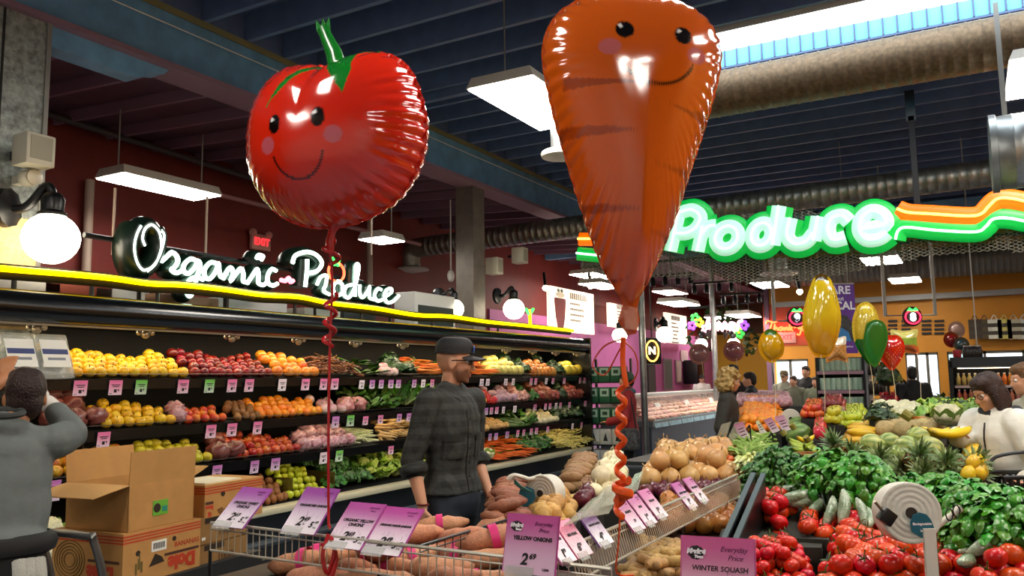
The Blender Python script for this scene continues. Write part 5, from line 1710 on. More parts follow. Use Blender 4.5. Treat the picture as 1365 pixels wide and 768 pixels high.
# --- island A
yam_px = [(395, 750, .2), (432, 742, .5), (470, 758, -.3), (525, 757, .1), (580, 760, .3), (420, 768, .2), (500, 775, .4), (600, 772, -.2), (552, 742, .9), (640, 775, .4),
  (548, 712, .3), (588, 700, .6), (620, 716, .1), (655, 718, .7), (665, 700, 1.0), (500, 735, -.2), (610, 738, .2), (650, 745, .5), (690, 740, .1)]
yb = MB().box(-2.62, -1.02, 1.80, 2.95, .70, .86)
o = yb.build('bin', BRD, islA, smooth=False); o.matrix_parent_inverse = islA.matrix_world.inverted() if False else Matrix.Translation(-islA.location)
PINKL = M('pink_wrap_label', 'd8327a', .4)
yam_px.sort()
for i, (px, py, a) in enumerate(yam_px):
 z = .91 if py > 735 else .97
 p = P(px, py, z=z)
 o = put('yam', (p.x, p.y, z), 'long sweet potato with pink paper band by the wire rack, %s from left' % ORD[i // 2] if i % 2 == 0 else 'plain long sweet potato by the wire rack, %s from left' % ORD[i // 2], 'banded sweet potatoes' if i % 2 == 0 else 'plain sweet potatoes', (rnd(-.2, .2), rnd(-.15, .15) - .1, a), rnd(.85, 1.1))
 if i % 2 == 0:
  xo = rnd(-.03, .05)
  MB().tube([(xo - .016, 0, .0), (xo + .016, 0, 0)], .0515, 14, caps=False).build('paper_band', PINKL, o)
fill(((664, 650), (702, 650), (700, 692), (655, 692)), 1.0, 'sweet', 'sweet potato left of the bag roll', 'sweet potatoes by the bag roll', layers=2, rz=.6)
fill(((706, 668), (775, 668), (757, 708), (700, 708)), .98, 'yellowpot', 'yellow potato below the bag roll', 'yellow potatoes below the bag roll', layers=2)
fill(((762, 616), (800, 616), (788, 650), (742, 652)), 1.0, 'russet', 'brown russet potato behind the bag roll', 'russet potatoes behind the bag roll', layers=2, rz=.4)
fill(((800, 622), (838, 622), (828, 652), (782, 658)), 1.0, 'wonion', 'white onion beside the russet potatoes', 'white onions by the russets', layers=2)
fill(((775, 652), (806, 652), (796, 668), (765, 668)), 1.0, 'ronion', 'dark red onion below white onions', 'red onions below the white onions', layers=1)
fill(((865, 614), (986, 606), (994, 634), (852, 641)), (.99, 1.02), 'yonion', 'large pale onion, long back heap', 'pale onions in the back row', scale=1.35, layers=2, mat=BRD)
fill(((852, 643), (985, 641), (985, 655), (852, 657)), .94, 'ronion', 'red onion under the pale onions', 'red onions in the board bin', layers=1, mat=BRD)
for p_ in ((928, 668), (895, 690), (945, 698)):
 pass
fill(((880, 664), (985, 668), (985, 700), (880, 702)), .93, 'bonion', 'brown-yellow onion behind the wire fence', 'brown onions behind the wire fence', layers=1, mat=BRD, skip=.15)
fill(((842, 742), (925, 736), (930, 775), (838, 778)), .86, 'ginger', 'ginger root left of the squash card', 'ginger roots', layers=2, step=.07, flat=True, mat=BRD, skip=0)
# boards
def board(pxs, zs, t, label, m=BRD):
 a = [P(x, y, z=z) for (x, y), z in zip(pxs, zs)]
 o = MB().slab(*a, t).build('board', m, islA, smooth=False)
 o.matrix_parent_inverse = Matrix.Translation(-islA.location)
 o['label'] = label
board(((880, 738), (790, 700), (775, 760), (860, 790)), (.86, .98, .92, .80), .012, 'slanted brown divider board')
# --- divider between onions and tomatoes
dv = thing('bin_divider', 'pair of slate-grey sloping divider strips between onions and tomatoes', 'divider', (0, 0, 0))
for off in (0, .045):
 a, b_ = P(1004, 630, x=-.90), P(962, 724, x=-.90)
 a = Vector((a.x + off, a.y, a.z)); b_ = Vector((b_.x + off, b_.y, b_.z))
 w_ = Vector((.011, 0, 0))
 MB().slab(a - w_, a + w_, b_ + w_, b_ - w_, -.012).build('strip', SLATE, dv, smooth=False)
 MB().prism([(a.y, a.z - .012), (b_.y, b_.z - .012), (b_.y, .70), (a.y, .70)], frame((a.x - .008, 0, 0), (0, 1, 0), (0, 0, 1)), .016).build('side_board', BLACK, dv, smooth=False)

# --- island B: tomatoes, cucumbers
CLOTH = M('dark_green_grey_liner', '2c2e26', .8, grain=.2, gscale=40)
def liner(q, z, nm, isl):
 tl, tr, br, bl = corners(q, z)
 return bin_under(ISL[isl], tl, tr, br, bl, 0, CLOTH)
fill(((985, 668), (1064, 670), (1062, 700), (982, 698)), (.97, 1.01), 'tom', 'red tomato, raised group behind the divider', 'tomatoes behind the divider', 'B', layers=2, skip=.1, mat=CLOTH)
fill(((1066, 682), (1108, 684), (1104, 706), (1062, 704)), .985, 'tom', 'orange-red tomato beside the raised group', 'tomatoes beside the raised group', 'B', layers=1, mat=CLOTH)
liner(((962, 705), (1100, 707), (1095, 730), (955, 728)), .93, 'x', 'B')
fill(((1120, 690), (1290, 690), (1380, 780), (1085, 780)), (.90, .97), 'tom', 'ripe red tomato, big front heap', 'tomatoes in the front heap', 'B', layers=2, skip=.05, lz=.62)
fill(((1098, 690), (1125, 690), (1110, 715), (1090, 715)), .95, 'tom', 'vine tomato at the dark liner edge', 'vine tomatoes by the liner', 'B', layers=1, mat=CLOTH)
fill(((1290, 735), (1380, 740), (1395, 775), (1290, 775)), .95, 'tom', 'ripe tomato at the lower photo corner', 'corner tomatoes', 'B', layers=2)
fill(((980, 748), (1080, 742), (1085, 775), (975, 778)), .88, 'cherry', 'small tomato right of the squash card', 'small tomatoes by the card', 'B', layers=3)
fill(((985, 712), (1062, 712), (1060, 718), (985, 718)), .92, 'cherry', 'small tomato peeping over the liner', 'small tomatoes over the liner', 'B', layers=1, mat=CLOTH, skip=.3)
fill(((1000, 728), (1080, 728), (1080, 742), (995, 742)), .90, 'pinkpack', 'pink net packet beside the small tomatoes', 'pink packets by the small tomatoes', 'B', layers=1, step=.1, flat=True)
for i, (px, py, z, a, ti) in enumerate(((1018, 650, 1.06, .5, .1), (1040, 645, 1.08, .2, 0), (1055, 652, 1.08, .4, .1), (1062, 662, 1.06, .5, .2), (1028, 662, 1.05, .9, 0), (1075, 668, 1.04, .6, .2), (1088, 676, 1.02, 1.2, .4), (1046, 668, 1.04, .3, .1), (1008, 662, 1.05, .6, .1))):
 p = P(px, py, z=z)
 put('wcuke', p, 'shrink-wrapped cucumber in the heap below the basil, %s placed from left' % ORD[[1, 3, 4, 6, 2, 7, 8, 5, 0][i]], 'wrapped cucumbers below the basil', (0, -ti, a), rnd(.7, .95))
for i, (px, py, z, a, ti) in enumerate(((1108, 682, 1.02, 1.3, .8), (1126, 676, 1.05, 1.5, .9), (1150, 682, 1.04, 1.9, .7), (1142, 690, 1.0, 1.6, .3), (1160, 690, 1.02, 1.7, .5))):
 p = P(px, py, z=z)
 put('wcuke', p, 'wrapped cucumber standing tilted behind the tomatoes, %s from left' % ORD[[0, 1, 3, 2, 4][i]], 'tilted cucumbers behind the tomatoes', (0, -ti, a), rnd(.65, .9))
p = P(1322, 722, z=1.03); put('wcuke', p, 'single wrapped cucumber lying across the tomatoes at the corner', None, (0, -.45, rad(38)), 1.0)
tl, tr, br, bl = corners(((1000, 640), (1180, 660), (1170, 700), (985, 672)), (.97, 1.02)); bin_under(islB, tl, tr, br, bl, .03, BIN)
for i, (px, py) in enumerate(((1310, 740), (1340, 735), (1290, 748))):
 p = P(px, py, z=.98)
 put('wcuke', p, 'pale wrapped cucumber half buried by the corner tomatoes, %s' % ('middle one', 'right one', 'left one')[i], 'buried cucumbers', (0, .1, rad(20 + 30 * i)), .8)

# --- basil
BAS = M('basil_leaf', '3c8418', .33, rnd=.28, hue=.022, spec=.55)
def leaf_mesh(L=.07, W=.026):
 mb = MB()
 def f(u, v):
  w = W * (math.sin(math.pi * (.06 + u * .9)) ** .75)
  s = (v - .5) * 2
  return Vector((u * L, s * w, .016 * math.sin(math.pi * u) - .35 * w * s * s + .006 * math.sin(u * 12) * abs(s) - .012 * u * u))
 mb.grid(f, 5, 4)
 return mb.mesh('leaf', BAS, True, 80)
LEAF = [leaf_mesh(), leaf_mesh(.06, .028), leaf_mesh(.08, .026)]
STEMM = M('herb_stem', '4c7a26', .5)
PAPER = M('brown_kraft_wrap', '8c6a3c', .7, grain=.25, gscale=30)
BAS2 = M('dark_basil_leaf', '2a6614', .4, rnd=.25, hue=.02, spec=.55)
def basil(px, py, z, R, H, n, label, pot=None, ls=1.0, dark=False):
 c = P(px, py, z=z)
 t = thing('basil_plant', label, 'herb', (c.x, c.y, .96))
 n = int(n * 1.7); ls *= .78
 rn = random.Random(int(px))
 base = c.z - .96
 sm = MB()
 for i in range(n):
  a, q = rn.random() * 6.283, math.sqrt(rn.random())
  hh = math.sqrt(max(0, 1 - q * q * .9))
  p = Vector((R * q * math.cos(a), R * q * math.sin(a), base + H * (hh - .75) * rn.uniform(.55, 1.05)))
  aa = a + rn.uniform(-1.2, 1.2)
  l = link('leaf', LEAF[rn.randrange(3)], t, p)
  if dark:
   l.data = LEAFD[rn.randrange(3)]
  l.rotation_euler = (rn.uniform(-.5, .5), rn.uniform(-.35, .75) * 1.0 + q * .35, aa)
  l.scale = (ls * rn.uniform(.7, 1.2),) * 3
  if i % 4 == 0:
   sm.tube([(p.x * .3, p.y * .3, .0), (p.x * .8, p.y * .8, p.z * .6), tuple(p)], .0025, 5)
 sm.build('stems', STEMM, t)['kind'] = 'stuff'
 if pot:
  MB().lathe([(R * .5, -.18), (R * .62, .0), (R * .6, .03), (R * .52, .02)], 14).build('paper_wrap', PAPER, t)
  for k in range(7):
   an = -1.6 + rn.uniform(-1, 1)
   MB().box(-.012, .012, -.0015, .0015, -.004, .004).build('print', M('dark_brown_print', '2c1c0c', .6), t, smooth=False).matrix_local = Matrix.Translation((R * .6 * math.cos(an), R * .6 * math.sin(an), -.14 + .02 * k)) @ Matrix.Rotation(an + math.pi / 2, 4, 'Z')
 return t
LEAFD = []
for m_ in LEAF:
 d = m_.copy(); d.materials.clear(); d.materials.append(BAS2); LEAFD.append(d)
basil(1040, 618, 1.17, .17, .36, 150, 'dark leafy basil clump left of the small basket', None, .9, True)
basil(1104, 622, 1.18, .16, .32, 120, 'basil clump right of the small basket, in a printed paper wrap', True)
basil(1142, 626, 1.18, .16, .32, 120, 'bright basil clump in the middle of the basil row, before the pineapples')
basil(1160, 655, 1.08, .16, .28, 110, 'low basil clump that hangs towards the cucumbers')
basil(1206, 648, 1.10, .14, .22, 80, 'small basil clump just behind the white bag roll')
basil(1262, 652, 1.13, .16, .26, 120, 'broad-leaved basil clump right behind the bag roll', None, 1.15)
basil(1300, 664, 1.13, .16, .26, 120, 'broad-leaved basil clump below the white jacket', None, 1.15)
basil(1330, 686, 1.10, .16, .26, 110, 'broad-leaved basil clump above the leaning cucumber', True, 1.15)
basil(1362, 678, 1.13, .15, .26, 100, 'broad-leaved basil clump at the photo edge under the black basket', None, 1.15)
tl, tr, br, bl = corners(((1005, 600), (1200, 610), (1190, 665), (1010, 650)), .97); bin_under(islB, tl, tr, br, bl, .0, BIN)
tl, tr, br, bl = corners(((1225, 645), (1375, 655), (1390, 720), (1230, 690)), .97); bin_under(islB, tl, tr, br, bl, .0, BIN)
p = P(1078, 632, z=1.02)
t = thing('woven_basket', 'small brown woven basket between two basil clumps', 'basket', (p.x, p.y, .96))
MB().lathe([(.04, 0), (.06, .05), (.062, .1), (.075, .17), (.078, .18), (.068, .17), (.05, .02)], 20, None, None, fn=lambda v, i, k: v * (1 + .04 * ((k + i) % 2)) if 0 < i < 4 else v).build('weave', M('wicker_brown', '8a5a26', .6, grain=.3, gscale=60), t)
MB().tube([(.076 * math.cos(a), .076 * math.sin(a), .178) for a in [6.283 * q / 20 for q in range(20)]], .008, 6, closed=True).build('rim', M('wicker_brown'), t)

# --- bananas
BAN = M('banana_skin', rough=.35, vc=True, rnd=.05)
def banana_mesh(c, c2, L=.19):
 mb = MB()
 pts, rs, cs = [], [], []
 for i in range(9):
  t = i / 8
  a = (t - .5) * 1.5
  pts.append((math.sin(a) * L * .62, 0, -math.cos(a) * L * .62 + L * .55))
  rs.append(.018 * max(.28, math.sin(math.pi * (t * .86 + .08)) ** .5) if i not in (0, 8) else .006)
  cs.append(c2 if i in (0, 8) else c)
 mb.tube(pts, rs, 8, c=cs)
 return mb.mesh('banana', BAN, True, 70)
BANY, BANG = banana_mesh('f0c81c', '6a5a1c'), banana_mesh('9ab02c', '5a6a1c')
def bananas(p, rz, n, me, label, tilt=0.0, s=1.0, fan=.16):
 t = thing('banana_bunch', label, 'bananas', p)
 t.rotation_euler = (tilt, 0, rz)
 for i in range(n):
  o = link('banana', me, t, (0, (i - n / 2) * .024 * s, (i - n / 2) * .014 * s))
  o.rotation_euler = ((i - n / 2) * fan, .1 * (i % 2), (i - n / 2) * .05)
  o.scale = (s, s, s)
 MB().tube([(-.105 * s, -.02, .06 * s), (-.125 * s, -.01, .09 * s)], .02 * s, 8).build('stalk', M('banana_stalk', '7a7424', .6), t)
 return t
BANHELD = P(1252, 576, d=5.1)
bananas(BANHELD, ANG + .2, 6, BANY, 'yellow banana bunch held up in the hand of the woman in white', -.6, 1.55)
for i, (px, py, lab) in enumerate(((1068, 592, 'green banana bunch behind the small basket'), (1082, 600, 'greener banana bunch right above the basket'))):
 bananas(P(px, py, z=1.14), .4 + i, 4, BANG, lab)
bananas(P(1072, 583, z=1.2), 1.0, 1, BANY, 'single yellow banana lying over the green bananas', 0)

# --- pineapples
PINB = M('pineapple_skin', 'a87a1c', .5, rnd=.15)
nt_ = PINB.node_tree
vor = nt_.nodes.new('ShaderNodeTexVoronoi'); vor.inputs['Scale'].default_value = 46
tcn = nt_.nodes.new('ShaderNodeTexCoord'); cr_ = nt_.nodes.new('ShaderNodeValToRGB'); bpn = nt_.nodes.new('ShaderNodeBump')
cr_.color_ramp.elements[0].color = (*lin('c8901c'), 1); cr_.color_ramp.elements[1].color = (*lin('5a3c14'), 1); cr_.color_ramp.elements[1].position = .55
nt_.links.new(tcn.outputs['Object'], vor.inputs['Vector']); nt_.links.new(vor.outputs['Distance'], cr_.inputs[0]); nt_.links.new(cr_.outputs[0], nt_.nodes['Principled BSDF'].inputs['Base Color'])
bpn.inputs['Strength'].default_value = .6; bpn.invert = True; nt_.links.new(vor.outputs['Distance'], bpn.inputs['Height']); nt_.links.new(bpn.outputs[0], nt_.nodes['Principled BSDF'].inputs['Normal'])
def pine_parts():
 body = MB().lathe([(.03, 0), (.055, .015), (.068, .06), (.066, .11), (.052, .16), (.03, .175)], 18).mesh('body', PINB, True, 60)
 rn = random.Random(5)
 mb = MB()
 for i in range(44):
  a = i * 2.4
  t = i / 44
  el = .25 + 1.15 * t
  d = Vector((math.cos(a) * math.cos(el), math.sin(a) * math.cos(el), math.sin(el)))
  s = Vector((-math.sin(a), math.cos(a), 0))
  L = (.09 + .07 * t) * rn.uniform(.85, 1.1)
  o = Vector((0, 0, .165 + .02 * t)) + Vector((math.cos(a), math.sin(a), 0)) * .02 * (1 - t)
  c = rn.choice(['5c7a3c', '6c8a4c', '48682c', '7c9460'])
  for (u0, u1, w0, w1) in ((0, .5, .011, .009), (.5, 1, .009, .001)):
   b0, b1 = o + d * L * u0 - Vector((0, 0, .03 * u0 * u0)), o + d * L * u1 - Vector((0, 0, .03 * u1 * u1)) + d * .0
   mb.add([b0 - s * w0, b0 + s * w0, b1 + s * w1, b1 - s * w1], [(0, 1, 2, 3)], [mix(c, 'b8b890', .3)] * 2 + [col(c)] * 2)
 crown = mb.mesh('leaf_crown', LEAFM, True, 80)
 return body, crown
PB, PC = pine_parts()
for i, (px, py, z, tx, tz, lab) in enumerate(((1168, 608, 1.14, 1.0, -.2, 'pineapple with its crown forward, first from the small basket'), (1186, 618, 1.10, 1.1, .1, 'pineapple lying with its crown down behind the bag roll'),
  (1207, 606, 1.16, .9, .2, 'pineapple under the striped melons, crown to the viewer'), (1222, 622, 1.10, 1.1, -.1, 'pineapple low above the bag roll with yellow tag'),
  (1242, 612, 1.14, 1.0, .15, 'pineapple below the hanging bananas, leaning left'), (1256, 622, 1.10, 1.15, -.2, 'pineapple below the bananas in the lower row'),
  (1276, 612, 1.14, 1.0, .3, 'pineapple left of the lemons, upper row'), (1200, 632, 1.06, 1.2, .3, 'pineapple at the bottom of the heap, right above the basil'),
  (1120, 600, 1.15, .6, -.8, 'orange-skinned pineapple behind the middle basil clump'), (1140, 605, 1.12, .9, -.5, 'pineapple half hidden by the basil, beside the orange-skinned one'), (1285, 625, 1.08, 1.1, .1, 'lowest pineapple beside the lemon box'))):
 p = P(px, py, z=z)
 t = thing('pineapple', lab, 'pineapple', p)
 q = P(px, py + 0, z=z)
 t.rotation_euler = (tx, 0, rad(20) + tz)
 t.location = (p.x, p.y + .12, p.z - .10)
 t.scale = (.9, .9, .9)
 link('body', PB, t); link('leaf_crown', PC, t)
tl, tr, br, bl = corners(((1100, 588), (1300, 590), (1300, 640), (1100, 640)), (.98, 1.10)); bin_under(islC, tl, tr, br, bl, .02)
# squash and melons
fill(((1146, 566), (1172, 566), (1165, 586), (1136, 588)), 1.14, 'ysquash', 'yellow squash left of the cantaloupes', 'yellow squash by the melons', 'C', layers=2, step=.075, rz=.3)
fill(((1172, 556), (1262, 560), (1258, 578), (1170, 574)), (1.20, 1.24), 'cantaloupe', 'tan cantaloupe above the striped melons', 'cantaloupes', 'C', layers=1, step=.15)
for i, (px, py, z) in enumerate(((1163, 592, 1.17), (1208, 595, 1.17), (1224, 583, 1.22), (1240, 597, 1.18), (1200, 606, 1.12), (1186, 590, 1.16))):
 put('stripe', P(px, py, z=z), 'small green-striped melon over the pineapples, %s from the squash' % ORD[i], 'striped melons', (rnd(-.3, .3), .2, rnd(0, 3)), .9)
fill(((1052, 566), (1092, 568), (1092, 582), (1050, 580)), 1.12, 'waterm', 'green striped watermelon left of the pineapples', 'watermelons', 'C', layers=1, step=.19)
fill(((1085, 560), (1110, 560), (1110, 578), (1085, 578)), 1.2, 'rpep', 'red pepper behind the watermelons', 'red peppers behind the watermelons', 'C', layers=2)
fill(((1284, 606), (1312, 604), (1314, 630), (1286, 634)), 1.08, 'lemon', 'lemon in the box beside the jacket', 'lemons in the box', 'C', layers=3)
# celery and fennel left, behind the divider
kind('celery', 'celery_heart', 'celery', variants(lambda s: rootbunch(7, .2, .017, 'c2cc6a', 'e0e2b4', '7a9a3a', s, .16)), .05)
fill(((988, 592), (1018, 590), (1012, 622), (990, 624)), 1.03, 'celery', 'pale green celery heart behind the pale onions', 'celery hearts', 'A', layers=1, step=.09, rz=-1.3)
fill(((958, 602), (985, 600), (985, 614), (955, 616)), 1.05, 'peach', 'small orange fruit beside the celery', 'orange fruit by the celery', 'A', layers=1)
# --- far islands
fill(((986, 537), (1048, 537), (1040, 572), (984, 570)), (1.1, 1.28), 'orange', 'orange in the big far heap', 'oranges in the far heap', 'D', layers=2, scale=1.05)
fill(((985, 524), (1050, 526), (1052, 538), (985, 537)), 1.3, 'pinkbag', 'pale net bag behind the far oranges', 'pale bags behind the oranges', 'D', layers=1, step=.15)
fill(((1072, 541), (1100, 540), (1098, 553), (1068, 553)), 1.26, 'peach', 'small orange-red fruit on the far island', 'orange-red fruit far', 'E', layers=2)
fill(((1096, 535), (1128, 534), (1126, 548), (1094, 548)), 1.28, 'rapple', 'red apple on the far island', 'red apples far', 'E', layers=2)
fill(((1102, 545), (1128, 545), (1124, 560), (1100, 560)), 1.24, 'gapple', 'green apple on the far island', 'green apples far', 'E', layers=2)
fill(((1120, 548), (1155, 546), (1150, 566), (1118, 566)), 1.2, 'lime', 'yellow-green fruit left of the squash', 'yellow-green fruit far', 'C', layers=2)
fill(((1160, 542), (1235, 542), (1235, 556), (1160, 556)), 1.28, 'cauli', 'white cauliflower in the far row', 'cauliflowers far', 'E', layers=1, step=.17, flat=True)
fill(((1192, 553), (1240, 553), (1238, 562), (1190, 562)), 1.25, 'carrotpile', 'far bunch of carrots under the cauliflower', 'far carrots', 'E', layers=1, step=.17, flat=True)
fill(((1232, 542), (1310, 545), (1300, 556), (1240, 556)), 1.28, 'lettuce', 'bright green lettuce in the far row', 'far lettuces', 'E', layers=1, step=.19, flat=True)
fill(((1255, 556), (1312, 558), (1306, 584), (1262, 576)), (1.16, 1.24), 'dark', 'dark green herb bunch behind the bananas', 'far dark herbs', 'E', layers=1, step=.19, flat=True, scale=1.2)
fill(((1170, 556), (1192, 556), (1190, 564), (1168, 564)), 1.24, 'dark', 'dark herb between cauliflower and cantaloupes', 'dark herbs by the cauliflower', 'E', layers=1, step=.2, flat=True)
p = P(1263, 553, z=1.32); put('cauli', p, 'single large white cauliflower among the far greens', None, (0, 0, 0), 1.1)

# ================================================================== WIRE FENCES, PRICE CARDS, ROLLS
def wire_fence(name, label, a, b_, h, gap, m=WIRE, lean=(0, 0, 0), rail=.006):
 a, b_, l = Vector(a), Vector(b_), Vector(lean)
 t = thing(name, label, 'wire rack', a)
 d = b_ - a
 n = int(d.length / gap)
 w = MB()
 up = Vector((0, 0, h)) + l
 for i in range(n + 1):
  p = d * (i / n)
  w.tube([p, p + up], .0022, 5)
 w.build('upright_wires', m, t)['kind'] = 'stuff'
 for nm, q, r in (('top_rail', up, rail), ('bottom_rail', Vector((0, 0, 0)), rail * .8), ('middle_rail', up * .78, rail * .5)):
  MB().tube([q, d + q], r, 8).build(nm, m, t)
 for i in (0, n // 2, n):
  p = d * (i / n)
  MB().tube([p, (p.x, p.y, .70 - a.z)], .007, 6).build('post', BLACK, t)
 return t

FA, FB = Vector((-2.66, 2.30, .955)), Vector((-.94, 2.24, .955))
wire_fence('wire_rack', 'white wire fence with price cards along the near edge of the onion table', FA, FB, .105, .034)
FC, FD = Vector((-1.10, 2.36, .985)), Vector((-1.10, 4.45, .985))
wire_fence('wire_rack', 'white wire fence with price cards running back beside the brown onions', FC, FD, .10, .02, lean=(-.03, 0, 0))
a, b_ = P(560, 728, z=1.0), P(686, 690, z=1.0)
t = wire_fence('wire_rack', 'dark wire edge with a turquoise card behind the heap of sweet potatoes', (a.x, a.y, .90), (b_.x, b_.y, .90), .10, .05, BLACK)
p = P(664, 702, z=.99)
MB().slab((p.x - .1 - t.location.x, p.y - .05 - t.location.y, .01), (p.x + .03 - t.location.x, p.y + .1 - t.location.y, .01), (p.x + .02 - t.location.x, p.y + .12 - t.location.y, .085), (p.x - .11 - t.location.x, p.y - .03 - t.location.y, .085), .003).build('turquoise_card', M('turquoise_card', '3aa898', .5), t, smooth=False)

CARDM = M('card_print', rough=.3, vc=True, spec=.6)
INK = M('black_ink', '140c12', .6)
WINK = M('white_ink', 'f4eef2', .6)
HOLD = M('clear_holder', 'd8dcd8', .1, alpha=.35, spec=.8)

def card(c, X, tilt, w, h, top, bot, title, price, cents, label, second=None, logo=False, sub=None, group=None, frac=None, unit=None):
 """A printed price card. c bottom centre, X unit vector along its width, tilt radians back from upright."""
 X = Vector(X).normalized()
 n0 = X.cross(Vector((0, 0, 1)))          # faces the reader
 Y = Vector((0, 0, 1)) * math.cos(tilt) - n0 * math.sin(tilt)
 N = X.cross(Y)
 t = thing('price_card', label, 'price card', c, 0, group)
 mb = MB()
 rows = 8
 vs, cs, fs = [], [], []
 for i in range(rows + 1):
  u = i / rows
  cc = mix(bot, top, sstep(.12, .95, u))
  for s in (-1, 1):
   vs.append(X * (s * w / 2) + Y * (h * u) + N * .002); cs.append(cc)
 for i in range(rows): fs.append((2 * i, 2 * i + 1, 2 * i + 3, 2 * i + 2))
 mb.add(vs, fs, cs)
 mb.build('paper', CARDM, t, smooth=False)
 pl = MB().slab(X * -w * .52, X * w * .52, X * w * .52 + Y * h * 1.02, X * -w * .52 + Y * h * 1.02, .0035)
 pl.build('backing', M('card_rim_' + top, top, .35), t, smooth=False)
 MB().slab(X * -w * .45 + N * .006 - Y * .012, X * w * .1 + N * .006 - Y * .012, X * w * .1 + N * .006 + Y * h * .12, X * -w * .45 + N * .006 + Y * h * .12, .003).build('clip', HOLD, t, smooth=False)
 def at(u, v): return frame(X * (u * w) + Y * (v * h) + N * .0032, X, Y)
 lines = title.split('\n')
 for i, s in enumerate(lines):
  text_obj(s, min(h * .095, w * 1.35 / max(8, len(s))), INK, t, at(.03, .60 - i * .095), thick=.0002, bold=.0008, shear=.1)
 text_obj(price, h * .27, INK, t, at(-.10, .24), name='price', thick=.0002, bold=.0016, shear=.2)
 text_obj(cents, h * .13, INK, t, at(.06, .30), name='price', thick=.0002, bold=.0008, shear=.2)
 if unit: text_obj(unit, h * .06, INK, t, at(.05, .19), name='price', thick=.0002)
 if second:
  text_obj(second[0], h * .17, INK, t, at(.27, .19), name='price', thick=.0002, bold=.0014, shear=.2)
  text_obj(second[1], h * .08, INK, t, at(.40, .25), name='price', thick=.0002, bold=.0004, shear=.2)
  text_obj('$/kg', h * .05, INK, t, at(.40, .14), name='price', thick=.0002)
 if sub:
  text_obj(sub, h * .05, INK, t, at(.33, .10), name='price', thick=.0002, bold=.0003)
 if logo:
  lg = MB()
  for k in range(9):
   a = k * .7
   lg.lathe([(h * .045, 0), (h * .04, .0004)], 12, at(-.30 + .07 * math.cos(a), .80 + .05 * math.sin(a)))
  lo = lg.build('logo', INK, t, smooth=False)
  text_obj('Market', h * .085, WINK, lo, at(-.30, .815) @ Matrix.Translation((0, 0, .0012)), name='logo_word', thick=.0002, bold=.0014, shear=.2)
  text_obj('Town', h * .05, WINK, lo, at(-.26, .745) @ Matrix.Translation((0, 0, .0012)), name='logo_word', thick=.0002, bold=.0008, shear=.2)
  text_obj('Everyday', h * .10, M('plum_ink', '5c1c50', .6), t, at(.22, .86), thick=.0002, shear=.35)
  text_obj('Price', h * .10, M('plum_ink'), t, at(.24, .75), thick=.0002, shear=.35)
 else:
  text_obj('ORGANIC', h * .055, M('plum_ink', '5c1c50', .6), t, at(.28, .90), thick=.0002, shear=.2)
  text_obj('PRICE', h * .05, M('plum_ink'), t, at(.28, .83), thick=.0002, shear=.2)
  rn = random.Random(title + label)
  sp = MB()
  for k in range(16):
   u, v = rn.uniform(-.45, .45), rn.uniform(.25, .72)
   f0 = X * (u * w) + Y * (v * h) + N * .0028
   e = X * rn.uniform(-.006, .006) + Y * rn.uniform(.008, .02)
   sp.add([f0, f0 + X * .0012, f0 + e + X * .0012, f0 + e], [(0, 1, 2, 3)])
  s_ = sp.build('speckle_print', M('violet_ink', '9a6aa0', .6), t, smooth=False)
  s_['kind'] = 'stuff'
 return t

XC = (1, -.035, 0)
for px, py, ti, top, tt, pr, ce, sec2, lab in ((307, 702, 48, 'a050a8', 'ORGANIC SWEET\nONIONS', '2', '69', ('5', '93'), 'violet price card for organic sweet onions, at the left end of the wire fence'),
  (400, 710, 42, '9a4aa0', 'ORGANIC RED ONIONS', '2', '49', ('5', '49'), 'violet price card for organic red onions, left of the red ribbon'),
  (459, 730, 46, 'b0509c', 'ORGANIC YELLOW\nONIONS', '2', '69', ('5', '93'), 'pinkish price card for organic yellow onions, right of the red ribbon'),
  (509, 738, 46, 'b4489a', 'ORGANIC WHITE ONIONS', '2', '49', ('5', '49'), 'pinkish price card for organic white onions, nearest to the man in the cap')):
 p = P(px, py, y=2.26)
 card((p.x, p.y - .015, p.z), XC, rad(ti), .165, .19, top, 'f0e8f2', tt, pr, ce, lab, sec2, unit='/lb')
p = P(706, 765, y=2.2)
card((p.x, p.y - .01, p.z), (1, .0, 0), rad(14), .172, .168, 'c04a96', 'e6c0dc', 'YELLOW ONIONS', '2', '69', 'big pink price card for yellow onions with a black round logo', logo=True, sub='1.22/lb')
p = P(957, 822, y=2.02)
card((p.x, p.y, p.z), (1, .12, 0), rad(14), .175, .18, 'cc5a92', 'ecc4d6', 'WINTER SQUASH', '1', '49', 'big pink price card for winter squash at the bottom edge', logo=True, sub='0.68/lb')
t = thing('card_holder', 'black post that holds the winter squash card', 'stand', (p.x, p.y + .04, 0))
MB().box(-.012, .012, -.006, .006, 0, p.z + .1).build('post', BLACK, t, smooth=False); MB().box(-.12, .12, -.08, .08, 0, .02).build('foot', BLACK, t, smooth=False)
YC = (.06, 1, 0)
